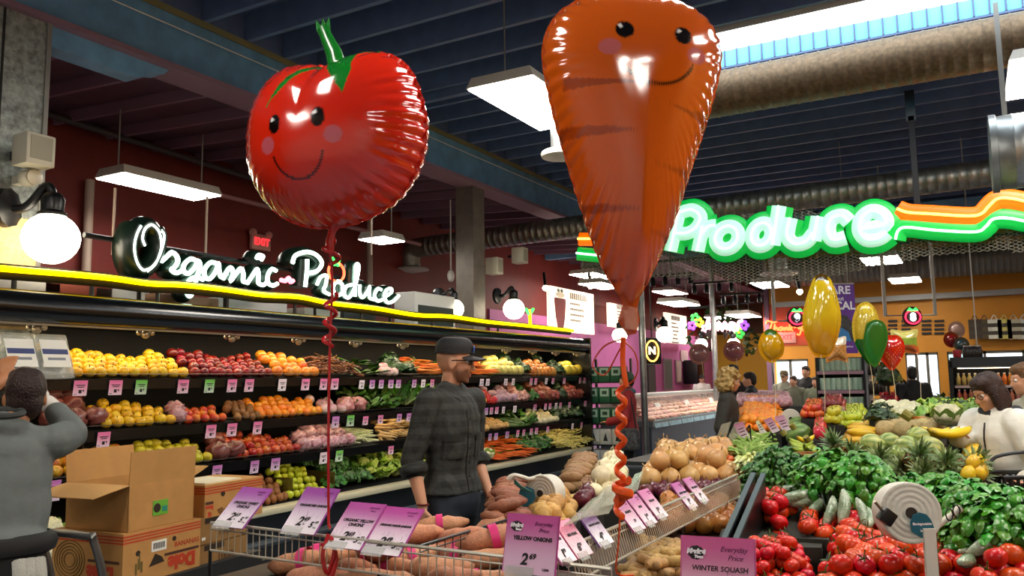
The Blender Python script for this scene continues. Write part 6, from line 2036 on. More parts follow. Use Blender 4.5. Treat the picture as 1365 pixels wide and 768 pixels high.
for px, py, w, top, bot, tt, pr, ce, lab in ((756, 750, .085, 'e0a8cc', 'f6f0f6', 'SHALLOTS', '1', '99', 'whitish price card just right of the yellow onion card'),
  (777, 741, .10, 'd8608c', 'f4d4e0', 'RED PEARL', '6', '99', 'pink price card second from the yellow onion card'),
  (806, 726, .10, '8a54a8', 'f2ecf6', 'ORGANIC GARLIC', '4', '99', 'violet price card standing alone on the back-running fence'),
  (850, 707, .10, 'c858a0', 'f4e0ee', 'RUSSETS', '', '.99', 'first pink price card of the row of three beside the orange ribbon'),
  (866, 699, .10, 'c860a8', 'f4e0ee', 'REDS', '1', '49', 'second pink price card of the row of three'),
  (881, 690, .10, 'c868a8', 'f6e6f0', 'YELLOW', '1', '29', 'third pink price card of the row of three'),
  (922, 677, .10, 'b45aa8', 'f4e6f2', 'SWEET ONION', '1', '29', 'violet price card before the pale onions, left of its twin'),
  (937, 669, .10, 'c070b0', 'f6eaf2', 'RED ONION', '1', '49', 'pale violet price card before the pale onions, right of its twin')):
 p = P(px, py, x=-1.10)
 card((p.x + .01, p.y, p.z), YC, rad(40), w, .13, top, bot, tt, pr, ce, lab)
# clear sign backs on the far side of the fence
for i, (q) in enumerate((((752, 700), (790, 664), (806, 660), (778, 690)), ((775, 690), (806, 650), (838, 640), (812, 684)), ((800, 676), (822, 645), (846, 636), (832, 668)), ((836, 660), (846, 632), (858, 628), (850, 652)))):
 a = [P(*q[0], x=-1.12), P(*q[3], x=-1.12), P(*q[2], x=-1.22), P(*q[1], x=-1.22)]
 t = MB().slab(*a, .004).build('sign_holder', ACR, smooth=False)
 tag(t, 'smoky clear sign holder seen from behind, %s from the yellow onion card' % ORD[i], 'sign holder')
# clear holders and cards over the celery, on wire hooks
for i, (q, top, lab) in enumerate(((((952, 592), (962, 566), (975, 562), (966, 590)), None, 'clear sign back over the pale onions, left one'), (((968, 590), (980, 563), (994, 562), (984, 590)), None, 'clear sign back over the celery'),
  (((988, 588), (978, 566), (990, 562), (1000, 584)), 'c070a0', 'pink price card on a wire over the celery, left one'), (((1030, 578), (1018, 560), (1028, 556), (1040, 574)), 'c078a8', 'pink price card over the watermelons, left one'),
  (((1044, 576), (1032, 556), (1044, 553), (1056, 572)), 'd090b8', 'pink price card over the watermelons, right one'), (((1014, 578), (1007, 562), (1011, 560), (1022, 576)), 'd8e0b0', 'small pale green card between the pink cards'))):
 a = [P(*p_, d=6.3) for p_ in (q[0], q[3], q[2], q[1])]
 if top is None:
  o = MB().slab(*a, .004).build('sign_holder', ACR, smooth=False)
  tag(o, lab, 'sign holder')
 else:
  mb = MB(); n_ = Vector((.487, -.873, 0)) * .003
  mb.add([v for v in a], [(0, 1, 2, 3)], ['f2e8f0', 'f2e8f0', top, top]); mb.add([v - n_ for v in a], [(3, 2, 1, 0)], 'c8c8c8')
  for u in (.25, .45, .62):
   b0, b1 = a[0].lerp(a[3], u), a[1].lerp(a[2], u)
   c0_, c1_ = a[0].lerp(a[3], u + .06), a[1].lerp(a[2], u + .06)
   mb.add([b0.lerp(b1, .2) + n_ * .5, b0.lerp(b1, .8) + n_ * .5, c0_.lerp(c1_, .8) + n_ * .5, c0_.lerp(c1_, .2) + n_ * .5], [(0, 1, 2, 3)], '4a2a48')
  o = mb.build('price_card', CARDM, smooth=False); tag(o, lab, 'price card')
for i, (px, y0, y1) in enumerate(((964, 584, 640), (1000, 570, 625), (993, 590, 640), (1030, 580, 600))):
 a, b_ = P(px, y0, d=6.2), P(px, y1, d=6.2)
 o = MB().tube(smooth_path([(a.x - .03, a.y, a.z - .02), (a.x - .015, a.y, a.z), (a.x, a.y, a.z - .02), (a.x, a.y, .72)], 4), .006, 6).build('sign_hook', BLACK)
 tag(o, 'black wire sign hook over the celery, %s from the pale onions' % ORD[i], 'hook')

# --- produce bag rolls
ROLLM = M('white_bag_roll', 'd6d4c8', .45, bump=.3, bscale=40)
TEAL = M('teal_tag', '1c6478', .35)
def rollmesh(R, W, hole):
 prof = [(hole, 0), (hole + .004, W * .02)]
 n = 9
 for k in range(n):
  r0 = hole + (R - hole) * (k + .5) / n
  prof += [(r0, W * .0 + (.002 if k % 2 else 0)), (r0 + (R - hole) / n * .4, (.0 if k % 2 else .0015))]
 prof += [(R, .004), (R + .001, W * .5), (R, W - .004), (R - .01, W), (hole, W)]
 return MB().lathe(prof, 40)
def rollstand(c, R, W, axis, label, post_dx, tag_dir, post_to=.7):
 t = thing('bag_roll', label, 'bag roll', (c.x, c.y, c.z))
 ax = Vector(axis).normalized()
 m = ax.to_track_quat('Z', 'Y').to_matrix().to_4x4()
 m.translation = -ax * W / 2
 r_ = rollmesh(R, W, R * .2)
 r_.v = [tuple(m @ Vector(v)) for v in r_.v]
 r_.build('roll', ROLLM, t)
 MB().lathe([(R * .19, -.004), (R * .2, W * .5), (R * .19, W + .004)], 16, m).build('core', M('dark_brown_core', '2c2018', .7), t)
 return t, ax
c2 = P(1208, 683, d=2.78)
view = Vector((.487 * 1, -.873, 0))
ax2 = Vector((-.40, .90, -.10))
t, ax = rollstand(c2, .100, .09, ax2, 'big white produce bag roll with a teal tag, standing in the tomatoes', 0, 0)
F = -ax.normalized()
RX = Vector((.873, .488, 0)); UZ = Vector((0, 0, 1))
def onroll(u, v, o=.05): return RX * u + UZ * v + F * o
tq = [(-.03, -.05), (-.033, -.02), (-.022, .004), (.0, .012), (.022, .006), (.036, -.012), (.048, -.05), (.03, -.075), (.0, -.07)]
mat_tag = frame(onroll(.024, -.01, .052), RX, UZ)
tg = MB().prism(tq, mat_tag, .004).build('teal_tag', TEAL, t, smooth=False)
for k in range(2):
 text_obj(('Biodegradable', 'bag')[k], .011, WINK, tg, mat_tag @ Matrix.Translation((0.005, -.025 - k * .022, .0045)), thick=.0002, bold=.0004)
MB().box(-.02, .02, -.006, .006, -.42, -.02, mat=frame(onroll(.052, -.03, .055), RX, F * -1) @ Matrix.Rotation(rad(-90), 4, 'X') @ Matrix.Rotation(rad(90), 4, 'X') if False else Matrix.Translation(onroll(.05, -.03, .058)) @ Matrix.Rotation(ANG, 4, 'Z')).build('white_strip', M('white_strip', 'dcdacf', .4), t, smooth=False)
MB().box(-.012, .012, -.012, .012, -.42, .0, mat=Matrix.Translation(onroll(.068, -.02, .03)) @ Matrix.Rotation(ANG, 4, 'Z')).build('post', BLACK, t, smooth=False)
MB().bevbox(-.024, .024, -.02, .02, -.024, .024, .006, mat=Matrix.Translation(onroll(-.085, -.01, .05)) @ Matrix.Rotation(ANG, 4, 'Z') @ Matrix.Rotation(rad(38), 4, 'Y')).build('black_clamp', BLACK, t)
MB().tube([onroll(-.09, -.0, .05), onroll(-.125, .04, .06)], .005, 8).build('clamp_rod', M('steel_rod', '9a9484', .3, .8), t)
MB().tube(smooth_path([onroll(.085, -.055, .0), onroll(.12, -.035, .0), onroll(.16, -.008, .0), onroll(.185, .012, .0)], 4), [.013, .012, .012, .011, .011, .011, .011, .011, .011, .011, .012, .013, .014][:13], 10).build('bag_end', M('white_strip'), t)
for q in (.14, .165):
 MB().tube([onroll(q + .012 * math.cos(a), q * .45 - .072 + .02 * math.sin(a), .014) for a in [6.28 * k / 10 for k in range(10)]], .0025, 5, closed=True).build('wire_clip', BLACK, t)
c1 = P(727, 657, d=3.9)
ax1 = Vector((.05, 1, -.06))
t, ax = rollstand(c1, .085, .10, ax1, 'white produce bag roll with teal tag on a dark post above the yellow potatoes', 0, 0)
F = -ax.normalized()
def on1(u, v, o=.07): return RX * u * .78 + UZ * v * .78 + F * o
mt = frame(on1(-.075, .0, .06), RX, UZ)
MB().prism([(-.03, -.055), (.02, -.06), (.042, -.02), (.035, .02), (.0, .035), (-.03, .02), (-.045, -.02)], mt, .004).build('teal_tag', TEAL, t, smooth=False)
MB().box(-.02, .02, -.015, .015, -.40, -.04, mat=Matrix.Translation(on1(-.10, -.04, .05)) @ Matrix.Rotation(ANG, 4, 'Z')).build('post', M('dark_wood_post', '22160e', .6), t, smooth=False)
MB().bevbox(-.022, .022, -.02, .02, -.03, .03, .006, mat=Matrix.Translation(on1(.035, -.075, .07)) @ Matrix.Rotation(ANG, 4, 'Z')).build('black_clamp', BLACK, t)
pts = smooth_path([on1(-.02, .105, .0), on1(-.08, .085, .02), on1(-.12, .10, .04), on1(-.16, .11, .05), on1(-.185, .085, .05)], 4)
MB().tube(pts, .018, 10, flat=(Vector((0, 0, 1)), .55)).build('bag_end', ROLLM, t)
for k in range(3):
 MB().tube([on1(-.15, .09 - .012 * k, .06), on1(-.10, .045 - .008 * k, .07), on1(-.03, .01, .075)], .0035, 6).build('tie_wire', M('teal_wire', '2c6a60', .4), t)
# sign post and small roll in the middle of the far islands
a, b_ = P(1112, 545, d=7.3), P(1112, 612, d=7.3)
t = thing('sign_post', 'dark post with a clear upright holder behind the middle basil clump', 'post', (a.x, a.y, .70))
MB().box(-.03, .03, -.02, .02, 0, b_.z - .70 + .4, mat=Matrix.Rotation(ANG, 4, 'Z')).build('post', BLACKM, t, smooth=False)
MB().box(.035, .09, -.01, .01, b_.z - .72, a.z - .68, mat=Matrix.Rotation(ANG, 4, 'Z')).build('holder', ACR, t, smooth=False)
q = P(1054, 558, d=8.2)
t, _ = rollstand(q, .095, .08, Vector((-.2, 1, 0)), 'small white produce bag roll on a dark stand left of the far red fruit', 0, 0)
MB().box(.02, .07, -.07, -.04, .70 - q.z, .0).build('post', BLACKM, t, smooth=False)
MB().box(-.02, .30, .06, .2, .70 - q.z, .12).build('dark_stand', BLACKM, t, smooth=False)
# clear punnet with tomatoes right of the big roll
p = P(1290, 684, z=1.03)
t = thing('plastic_punnet', 'clear plastic punnet of tomatoes behind the big bag roll', 'punnet', (p.x, p.y, p.z - .05), ANG)
MB().bevbox(-.09, .09, -.06, .06, 0, .07, .012).build('box', CLEAR, t)
MB().bevbox(-.095, .095, -.065, .065, .07, .085, .006).build('lid', CLEAR, t)
for i in range(4):
 put('tom', (p.x + rnd(-.05, .05), p.y + rnd(-.02, .02), p.z - .01), 'tomato inside the clear punnet behind the bag roll, %s' % ('left one', 'right one', 'rear one', 'front one')[i], 'tomatoes in the punnet', None, .8)

# ================================================================== CARTONS ON THE CART
KRAFT = M('kraft_cardboard', 'b8874a', .75, grain=.08, gscale=14)
KRAFTL = M('kraft_inside', 'b8894c', .75, grain=.06, gscale=14)
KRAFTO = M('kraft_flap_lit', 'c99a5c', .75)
REDP = M('carton_red_print', 'b83c1c', .6)
BRNP = M('carton_dark_print', '4c2c1c', .7)
CR = Vector((-.1, .995, 0))       # along the right-hand faces
CLV = Vector((-.995, -.1, 0))
c_front = P(170, 711, d=3.75)     # front vertical edge of the open carton, at its foot
def carton_frame(o): return frame(o, CR, CLV)
ck = thing('carton', 'open brown carton with raised flaps and green sticker, on the printed carton', 'carton', c_front)
m0 = frame((0, 0, 0), CR, CLV)
Wc, Dc, Hc, th = .40, .41, .215, .005
bx = MB()
bx.box(0, Wc, 0, th, 0, Hc, mat=m0).box(0, th, 0, Dc, 0, Hc, mat=m0).box(0, Wc, Dc - th, Dc, 0, Hc, mat=m0).box(Wc - th, Wc, 0, Dc, 0, Hc, mat=m0).box(0, Wc, 0, Dc, 0, th, mat=m0)
bx.build('box', KRAFT, ck, smooth=False)
def flap(a, b_, out, up, ln, m, lab):
 a, b_ = Vector(a), Vector(b_)
 d = (Vector(out) * up[0] + Vector((0, 0, 1)) * up[1]).normalized() * ln
 q = [m0 @ v for v in (a, b_)]
 dd = (m0.to_3x3() @ Vector(out)) * up[0] + Vector((0, 0, 1)) * up[1]
 dd = dd.normalized() * ln
 MB().slab(q[0], q[1], q[1] + dd, q[0] + dd, .004).build('flap', m, ck, smooth=False)['label'] = lab
flap((0, 0, Hc), (Wc, 0, Hc), (0, -1, 0), (.05, 1), .15, KRAFTL, 'raised front flap')
flap((0, Dc, Hc), (Wc, Dc, Hc), (0, 1, 0), (.12, 1), .15, KRAFTL, 'raised rear flap')
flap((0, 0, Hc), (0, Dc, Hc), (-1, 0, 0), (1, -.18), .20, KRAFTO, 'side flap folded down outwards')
flap((Wc, 0, Hc), (Wc, Dc, Hc), (1, 0, 0), (.5, .2), .10, KRAFTL, 'short far flap')
stq = MB().box(.14, .23, -.003, -.001, .055, .125, c=None, mat=m0).build('sticker', M('green_sticker', '6cb03a', .4), ck, smooth=False)
MB().lathe([(.022, 0), (.02, .001)], 14, m0 @ Matrix.Translation((.165, -.003, .09)) @ Matrix.Rotation(rad(90), 4, 'X')).build('print', M('dark_brown_print'), stq, smooth=False)
MB().box(.195, .225, -.0045, -.003, .07, .095, mat=m0).build('print', M('teal_print', '2c8a78', .5), stq, smooth=False)
def printed(o, W, D, H, label, extra=None):
 t = thing('carton', label, 'carton', o)
 b = MB().box(0, W, 0, D, 0, H, mat=m0).build('box', KRAFT, t, smooth=False)
 for k in range(3):
  z1 = H - .012 - k * .014
  MB().box(-.001, W, -.001, 0, z1 - .007, z1, mat=m0).box(-.0012, 0, 0, D, z1 - .007, z1, mat=m0).build('red_stripe', REDP, t, smooth=False)
 return t
H1 = .235
o1 = c_front + Vector((0, 0, -H1)) + (m0.to_3x3() @ Vector((-.03, -.01, 0)))
c1_ = printed(o1, .47, .46, H1, 'large printed brown carton with orange lettering under the open carton')
for (u, z, rx_) in ((.085, .135, .014), (.30, .165, .013)):
 MB().lathe([(rx_, 0), (rx_ * .9, .002)], 14, m0 @ Matrix.Translation((u, .001, z)) @ Matrix.Rotation(rad(90), 4, 'X')).build('hand_hole', M('dark_hole', '2c1e10', .9), c1_, smooth=False)
MB().prism([(.15, .06), (.24, .07), (.225, .095), (.185, .115)], m0 @ Matrix.Rotation(rad(90), 4, 'X'), .002).build('hand_hole', M('dark_hole'), c1_, smooth=False)
lb = MB().box(.16, .25, -.003, -.001, .125, .175, mat=m0).build('paper_label', M('white_label'), c1_, smooth=False)
for k in range(9):
 MB().box(.17 + .008 * k, .174 + .008 * k, -.004, -.003, .137, .165, mat=m0).build('barcode_bar', INK, lb, smooth=False)
rot180 = m0 @ Matrix.Translation((.35, -.002, .055)) @ Matrix.Rotation(rad(90), 4, 'X') @ Matrix.Rotation(math.pi, 4, 'Z')
text_obj('Dole', .085, REDP, c1_, rot180, thick=.0005, bold=.006)
MB().box(.24, .46, -.002, -.001, .092, .105, mat=m0).build('dark_band', BRNP, c1_, smooth=False)
text_obj('BANANAS', .035, REDP, c1_, m0 @ Matrix.Translation((.38, -.002, .135)) @ Matrix.Rotation(rad(90), 4, 'X'), thick=.0005)
sidem = m0 @ Matrix.Translation((-.002, .14, .055)) @ Matrix.Rotation(rad(-90), 4, 'Z') @ Matrix.Rotation(rad(90), 4, 'X') @ Matrix.Rotation(math.pi, 4, 'Z')
text_obj('Dole', .085, REDP, c1_, sidem, thick=.0005, bold=.006)
MB().box(-.002, -.001, .02, .22, .10, .112, mat=m0).build('dark_band', BRNP, c1_, smooth=False)
fl = MB()
for k in range(5):
 r0 = .10 - .016 * k
 fl.tube([m0 @ Vector((-.002, .34 + r0 * math.cos(a), .10 + r0 * .9 * math.sin(a))) for a in [6.28 * q / 20 for q in range(20)]], .0022, 4, closed=True)
fl.build('leaf_drawing', M('olive_print', '6a5a28', .7), c1_)
for k, (u, z, w) in enumerate(((.07, .04, .01), (.085, .06, .012), (.10, .045, .012), (.09, .085, .006))):
 MB().box(u, u + w, -.002, -.001, z, z + .05, mat=m0).build('leaf_print', M('olive_print'), c1_, smooth=False)
# carton on the right behind, with red stripes
o2 = P(272, 702, d=4.2)
c2_ = printed(o2, .44, .34, .205, 'printed carton with red stripes and a paper-filled open top, right of the open carton')
MB().box(.03, .30, .03, .28, .2, .212, mat=m0).build('paper_filling', M('cream_paper', 'd8d0b4', .7), c2_, smooth=False)
MB().box(.005, .06, -.002, -.001, .01, .1, mat=m0).build('red_panel', REDP, c2_, smooth=False)
MB().box(.005, .06, -.002, -.001, .105, .12, mat=m0).build('dark_band', BRNP, c2_, smooth=False)
text_obj('D', .08, KRAFT, c2_, m0 @ Matrix.Translation((.033, -.003, .05)) @ Matrix.Rotation(rad(90), 4, 'X'), thick=.0005, bold=.004)
for u, z in ((.13, .15), (.31, .15)):
 MB().lathe([(.017, 0), (.015, .002)], 14, m0 @ Matrix.Translation((u, .001, z)) @ Matrix.Rotation(rad(90), 4, 'X')).build('hand_hole', M('dark_hole'), c2_, smooth=False)
dr = MB()
for k in range(4):
 dr.tube([m0 @ Vector((.14 + .05 * math.cos(a) * (1 - .2 * k), -.002, .085 + .045 * math.sin(a) * (1 - .2 * k))) for a in [3.4 + 2.6 * q / 10 for q in range(11)]], .002, 4)
dr.build('plant_drawing', BRNP, c2_)
o3 = o1 + (m0.to_3x3() @ Vector((.48, .02, 0)))
for k, (zz, lab) in enumerate(((.095, 'small flat carton with outlined lettering, right of the printed carton'), (-.04, 'lowest small flat carton beside the wire fence'))):
 c = thing('carton', lab, 'carton', o3 + Vector((0, 0, zz)))
 MB().box(0, .36, 0, .3, 0, .13, mat=m0).build('box', M('kraft_dark', '8c6838', .75, grain=.1, gscale=12), c, smooth=False)
 text_obj('1000', .06, BRNP, c, m0 @ Matrix.Translation((.19, -.002, .05)) @ Matrix.Rotation(rad(90), 4, 'X'), thick=.0004)
 MB().box(.02, .045, -.002, -.001, .02, .035, mat=m0).build('white_square', M('white_label'), c, smooth=False)
 MB().box(.04, .18, -.002, -.001, .10, .128, mat=m0).build('dark_slot', M('dark_hole'), c, smooth=False)
# hand cart: platform and grey tube handle
ct = thing('hand_cart', 'platform cart with a bent grey tube handle under the cartons', 'cart', (o1.x, o1.y, 0))
zb = o1.z
MB().box(-.05, 1.0, -.03, .62, zb - .24 - .04, zb - .06, mat=m0).build('lower_platform', M('dark_platform', '1a1c1e', .6), ct, smooth=False)
MB().box(-.05, .9, -.03, .52, zb - .06, zb - .002, mat=m0).build('platform', M('dark_platform'), ct, smooth=False)
for u in (.05, .85):
 for v in (.05, .45):
  MB().box(u - .03, u + .03, v - .03, v + .03, .0, zb - .25, mat=m0).build('leg', M('dark_platform'), ct, smooth=False)
h0 = [P(70, 790, d=3.45), P(56, 720, d=3.45), P(62, 710, d=3.45), P(115, 715, d=3.3), P(125, 722, d=3.3), P(140, 800, d=3.3)]
hp = [Vector((h0[0].x, h0[0].y, .25))] + h0 + [Vector((h0[-1].x, h0[-1].y, .25))]
hp = [v - ct.location for v in hp]
MB().tube(smooth_path(hp, 5), .016, 10).build('handle', M('grey_tube', '6a6a68', .3, .7), ct)
MB().box(-.12, .2, -.22, .1, .2, .24, mat=Matrix.Translation(h0[3] - ct.location - Vector((0, 0, h0[3].z - ct.location.z)))).build('front_deck', M('dark_platform'), ct, smooth=False)

# ================================================================== PEOPLE
SKIN = M('skin_light', 'cc9676', .5, sss=.12, grain=.05, gscale=60)
SKIN2 = M('skin_tan', 'a8724c', .5, sss=.1, grain=.05, gscale=60)

def remesh(mb, voxel, mats, name, parent, smooth=4):
 me = mb.mesh(name, mats, True)
 o = bpy.data.objects.new(name, me)
 md = o.modifiers.new('r', 'REMESH')
 md.mode = 'VOXEL'
 md.voxel_size = voxel
 md.use_smooth_shade = True
 m2 = baked(o)
 bm = bmesh.new(); bm.from_mesh(m2)
 for _ in range(smooth):
  bmesh.ops.smooth_vert(bm, verts=bm.verts, factor=.5, use_axis_x=True, use_axis_y=True, use_axis_z=True)
 bm.to_mesh(m2); bm.free()
 m2.materials.clear()
 for m in (mats if isinstance(mats, (list, tuple)) else [mats]): m2.materials.append(m)
 m2.polygons.foreach_set('use_smooth', [True] * len(m2.polygons))
 m2.name = name
 return link(name, m2, parent)

def limb(mb, pts, rs, flat=None, seg=12):
 pts = [Vector(p) for p in pts]
 mb.tube(pts, rs, seg, flat=flat)
 for p, r in zip(pts, rs):
  rr = (r, r * flat[1], r) if flat else (r, r, r)
  mb.ball(p, rr, seg, 8)

def hand(mb, wrist, d, nrm, s=1.0, curl=.5, side=1, spread=.12):
 """wrist position, finger direction, palm normal; side +1 puts the thumb on the d x nrm side."""
 d = Vector(d).normalized(); nrm = Vector(nrm); nrm = (nrm - d * nrm.dot(d)).normalized()
 t = d.cross(nrm) * side
 wrist = Vector(wrist)
 for u in (-.022, 0, .022):
  limb(mb, [wrist + d * .01 * s + t * u * .6 * s, wrist + d * .085 * s + t * u * s], [.014 * s, .0135 * s], seg=8)
 L = [.068, .076, .072, .056]
 for i in range(4):
  b = wrist + d * .085 * s + t * (.030 - .02 * i) * s
  dirv = (d + t * (.5 - i / 3) * spread).normalized()
  a = 0.0
  pts = [b]
  for k, f in enumerate((.45, .32, .23)):
   a += curl * (.35, .55, .5)[k]
   pts.append(pts[-1] + (dirv * math.cos(a) + nrm * math.sin(a)) * L[i] * f * s)
  limb(mb, pts, [.0095 * s, .009 * s, .0085 * s, .0072 * s], seg=8)
 b = wrist + d * .03 * s + t * .03 * s
 limb(mb, [b, b + (d * .6 + t * .7 + nrm * .3).normalized() * .032 * s, b + (d * .85 + t * .5 + nrm * .55).normalized() * .062 * s], [.013 * s, .011 * s, .0085 * s], seg=8)

def headmat(c, yaw, pitch, roll=0):
 return Matrix.Translation(c) @ Matrix.Rotation(yaw, 4, 'Z') @ Matrix.Rotation(pitch, 4, 'X') @ Matrix.Rotation(roll, 4, 'Y')

def head_shapes(mb, m, s=1.0, fem=False):
 def B(c, r): mb.ball(m @ (Vector(c) * s), Vector(r) * s, 16, 12, mat=m.to_3x3().to_4x4())
 B((0, -.012, .025), (.076, .096, .098))
 B((0, .028, -.03), (.060 if not fem else .057, .066, .085))
 B((0, .05, -.083), (.036 if not fem else .028, .036, .03))
 B((0, .074, -.098), (.018, .018, .016))
 B((0, .078, .032), (.048, .018, .011))
 for sx in (-1, 1):
  B((sx * .077, -.008, -.015), (.010, .022, .032))
  B((sx * .036, .07, -.025), (.022, .022, .02))
 n = [m @ (Vector(p) * s) for p in ((0, .088, .018), (0, .1, -.008), (0, .112, -.028))]
 limb(mb, n, [.009 * s, .011 * s, .0125 * s], seg=8)
 for sx in (-1, 1): B((sx * .011, .1, -.031), (.008, .009, .007))
 B((0, .090, -.060), (.022, .010, .006)); B((0, .089, -.072), (.018, .010, .007))

def eyes(t, m, s=1.0, iris='3a2a1c'):
 for sx in (-1, 1):
  e = MB().ball(m @ (Vector((sx * .031, .078, .008)) * s), .0125 * s, 12, 8).build('eye', M('eye_white', 'd8d2c8', .2), t)
  MB().ball(m @ (Vector((sx * .031, .0885, .008)) * s), .0055 * s, 10, 6).build('iris', M('iris_' + iris, iris, .15), e)

def hairblob(t, m, balls, c, s=1.0, voxel=.008, name='hair', lump=.006, cut=None):
 mb = MB()
 for c_, r_ in balls:
  mb.ball(m @ (Vector(c_) * s), Vector(r_) * s, 16, 12, mat=m.to_3x3().to_4x4())
 hm = M('hair_' + c, c, .45, grain=.35, gscale=30, bump=.9, bscale=110, spec=.4)
 o = remesh(mb, voxel, hm, name, t, 2)
 if lump:
  roughen(o.data, lump, 28, 28, 9 if lump < .01 else 28)
 return o

SHORT = [((0, -.022, .04), (.083, .1, .1)), ((0, -.06, -.01), (.074, .062, .085)), ((0, .02, .085), (.07, .075, .045))]
BOB = [((0, -.02, .04), (.088, .104, .1)), ((0, -.06, -.05), (.088, .07, .12)), ((.072, -.005, -.05), (.03, .06, .12)), ((-.072, -.005, -.05), (.03, .06, .12)), ((0, .03, .085), (.075, .07, .045))]
CURLY = [((0, -.03, .04), (.11, .12, .11)), ((0, -.07, -.04), (.12, .09, .12)), ((.085, -.02, -.05), (.05, .07, .1)), ((-.085, -.02, -.05), (.05, .07, .1))]

def person(label, loc, rz, H=1.7, sex='m', top='2a2a2a', pants='1c2028', skin=None, hair=SHORT, hairc='2a1c12', lean=0.0, yaw=0.0, pitch=0.0, armR=None, armL=None,
  sleeve=1.0, topmat=None, puff=.014, hem=None, voxel=.014, hands=True, step=.0, hv=.010, group=None, hcurl=.5, neck_open=False, hoff=0.0, paint=None):
 """A standing figure facing local +Y. armR / armL: (elbow, wrist, finger direction, palm normal) in local metres."""
 t = thing('person', label, 'person', loc, rz, group)
 skin = skin or SKIN
 s = H / 1.75
 Rl = Matrix.Rotation(-lean, 4, Vector((1, 0, 0)))
 piv = Vector((0, 0, .95 * s))
 def T(p):
  p = Vector(p) * s
  return piv + Rl.to_3x3() @ (p - piv) if p.z > .9 * s else p
 wide = 1.0 if sex == 'm' else .88
 sh = .185 * wide
 FY = (Vector((0, 1, 0)), .66)
 torso = [T((0, 0, .93)), T((0, .0, 1.05)), T((0, .01, 1.20)), T((0, 0.005, 1.33)), T((0, -.005, 1.42))]
 tr = [.168 * s * (1 if sex == 'm' else 1.02), .152 * s * wide, .168 * s * wide, .17 * s * wide, .12 * s * wide]
 shR, shL = T((sh, 0, 1.425)), T((-sh, 0, 1.425))
 nk0, nk1 = T((0, -.015, 1.44)), T((hoff * .7, .005, 1.56))
 hc = T((hoff, .025, 1.635))
 aR = armR or (Vector((.25, -.03, 1.13)) * s, Vector((.25, .06, .88)) * s, (0, .2, -1), (-1, 0, 0))
 aL = armL or (Vector((-.25, -.03, 1.13)) * s, Vector((-.25, .06, .88)) * s, (0, .2, -1), (1, 0, 0))
 legs = []
 for sx in (1, -1):
  y = step * sx
  legs.append([Vector((sx * .088, 0, .92)) * s, Vector((sx * .095, y * .5 + .015, .50)) * s, Vector((sx * .098, y - .01, .09)) * s])
 lr = [.088 * s, .058 * s, .042 * s]
 # body
 mb = MB()
 limb(mb, torso, [r * .95 for r in tr], FY, 16)
 limb(mb, [shL, T((0, 0, 1.43)), shR], [.05 * s, .06 * s, .05 * s])
 limb(mb, [nk0, nk1], [.062 * s * wide, .056 * s * wide])
 m = headmat(hc, yaw, pitch)
 head_shapes(mb, m, s * .98, sex == 'f')
 for S_, a, sd in ((shR, aR, 1), (shL, aL, -1)):
  e, w = Vector(a[0]), Vector(a[1])
  limb(mb, [S_, S_.lerp(e, .5), e], [.052 * s, .047 * s, .04 * s])
  limb(mb, [e, e.lerp(w, .35), w], [.04 * s, .039 * s, .027 * s])
  if hands: hand(mb, w, a[2], a[3], s, hcurl, sd)
 for lg in legs:
  limb(mb, [lg[0], lg[0].lerp(lg[1], .5), lg[1], lg[1].lerp(lg[2], .3), lg[2]], [lr[0], .075 * s, lr[1], .056 * s, lr[2]])
  limb(mb, [lg[2] + Vector((0, 0, -.03 * s)), lg[2] + Vector((0, .12 * s, -.055 * s))], [.04 * s, .032 * s])
 bo = remesh(mb, voxel, skin, 'body', t, 2)
 if paint:
  mi = m.inverted()
  at = bo.data.color_attributes.new('Col', 'FLOAT_COLOR', 'POINT')
  bf = []
  for v in bo.data.vertices: bf += [*col(paint(mi @ v.co / s)), 1.0]
  at.data.foreach_set('color', bf)
 # top
 tm_ = topmat or M('cloth_' + top, top, .75, grain=.05, gscale=25, bump=.9, bscale=9)
 mb = MB()
 hz = hem if hem is not None else .90
 tt = [T((0, 0, hz))] + torso[1:] if hz >= .85 else [Vector((0, 0, hz)) * s, T((0, 0, .93))] + torso[1:]
 rr = [tr[0] + puff * 2.4] + [r + puff for r in tr[1:]] if hz >= .85 else [tr[0] + puff * 1.6, tr[0] + puff * 1.2] + [r + puff for r in tr[1:]]
 mb.tube(tt, rr, 18, flat=FY)
 for p, r in zip(tt[1:], rr[1:]): mb.ball(p, (r, r * .66, r * .9), 18, 8)
 mb.ball(tt[0], (rr[0], rr[0] * .66, .02), 18, 6)
 limb(mb, [shL, T((0, -.008, 1.435)), shR], [.058 * s + puff * .5, .07 * s + puff * .3, .058 * s + puff * .5])
 if not neck_open: limb(mb, [T((0, -.012, 1.43)), T((0, -.01, 1.50))], [.085 * s, .068 * s])
 for S_, a in ((shR, aR), (shL, aL)):
  e, w = Vector(a[0]), Vector(a[1])
  pts, rs = [S_, S_.lerp(e, .5), e], [.06 * s + puff * .8, .055 * s + puff * .8, .048 * s + puff * .8]
  if sleeve > .5:
   pts.append(e.lerp(w, (sleeve - .5) * 1.9)); rs.append((.036 if sleeve > .8 else .043) * s + puff * .8)
  limb(mb, pts, rs)
 topo = remesh(mb, max(voxel, .009), tm_, 'top', t, 3)
 roughen(topo.data, .008, 9, 9, 14)
 # trousers
 mb = MB()
 mb.tube([T((0, 0, 1.0)), T((0, 0, .96)), Vector((0, 0, .88)) * s, Vector((0, 0, .80)) * s], [.172 * s, .178 * s, .186 * s, .165 * s], 16, flat=(FY[0], .74))
 for lg in legs:
  limb(mb, [lg[0], lg[0].lerp(lg[1], .5), lg[1], lg[1].lerp(lg[2], .5), lg[2] + Vector((0, 0, .0))], [.098 * s, .09 * s, .072 * s, .066 * s, .062 * s])
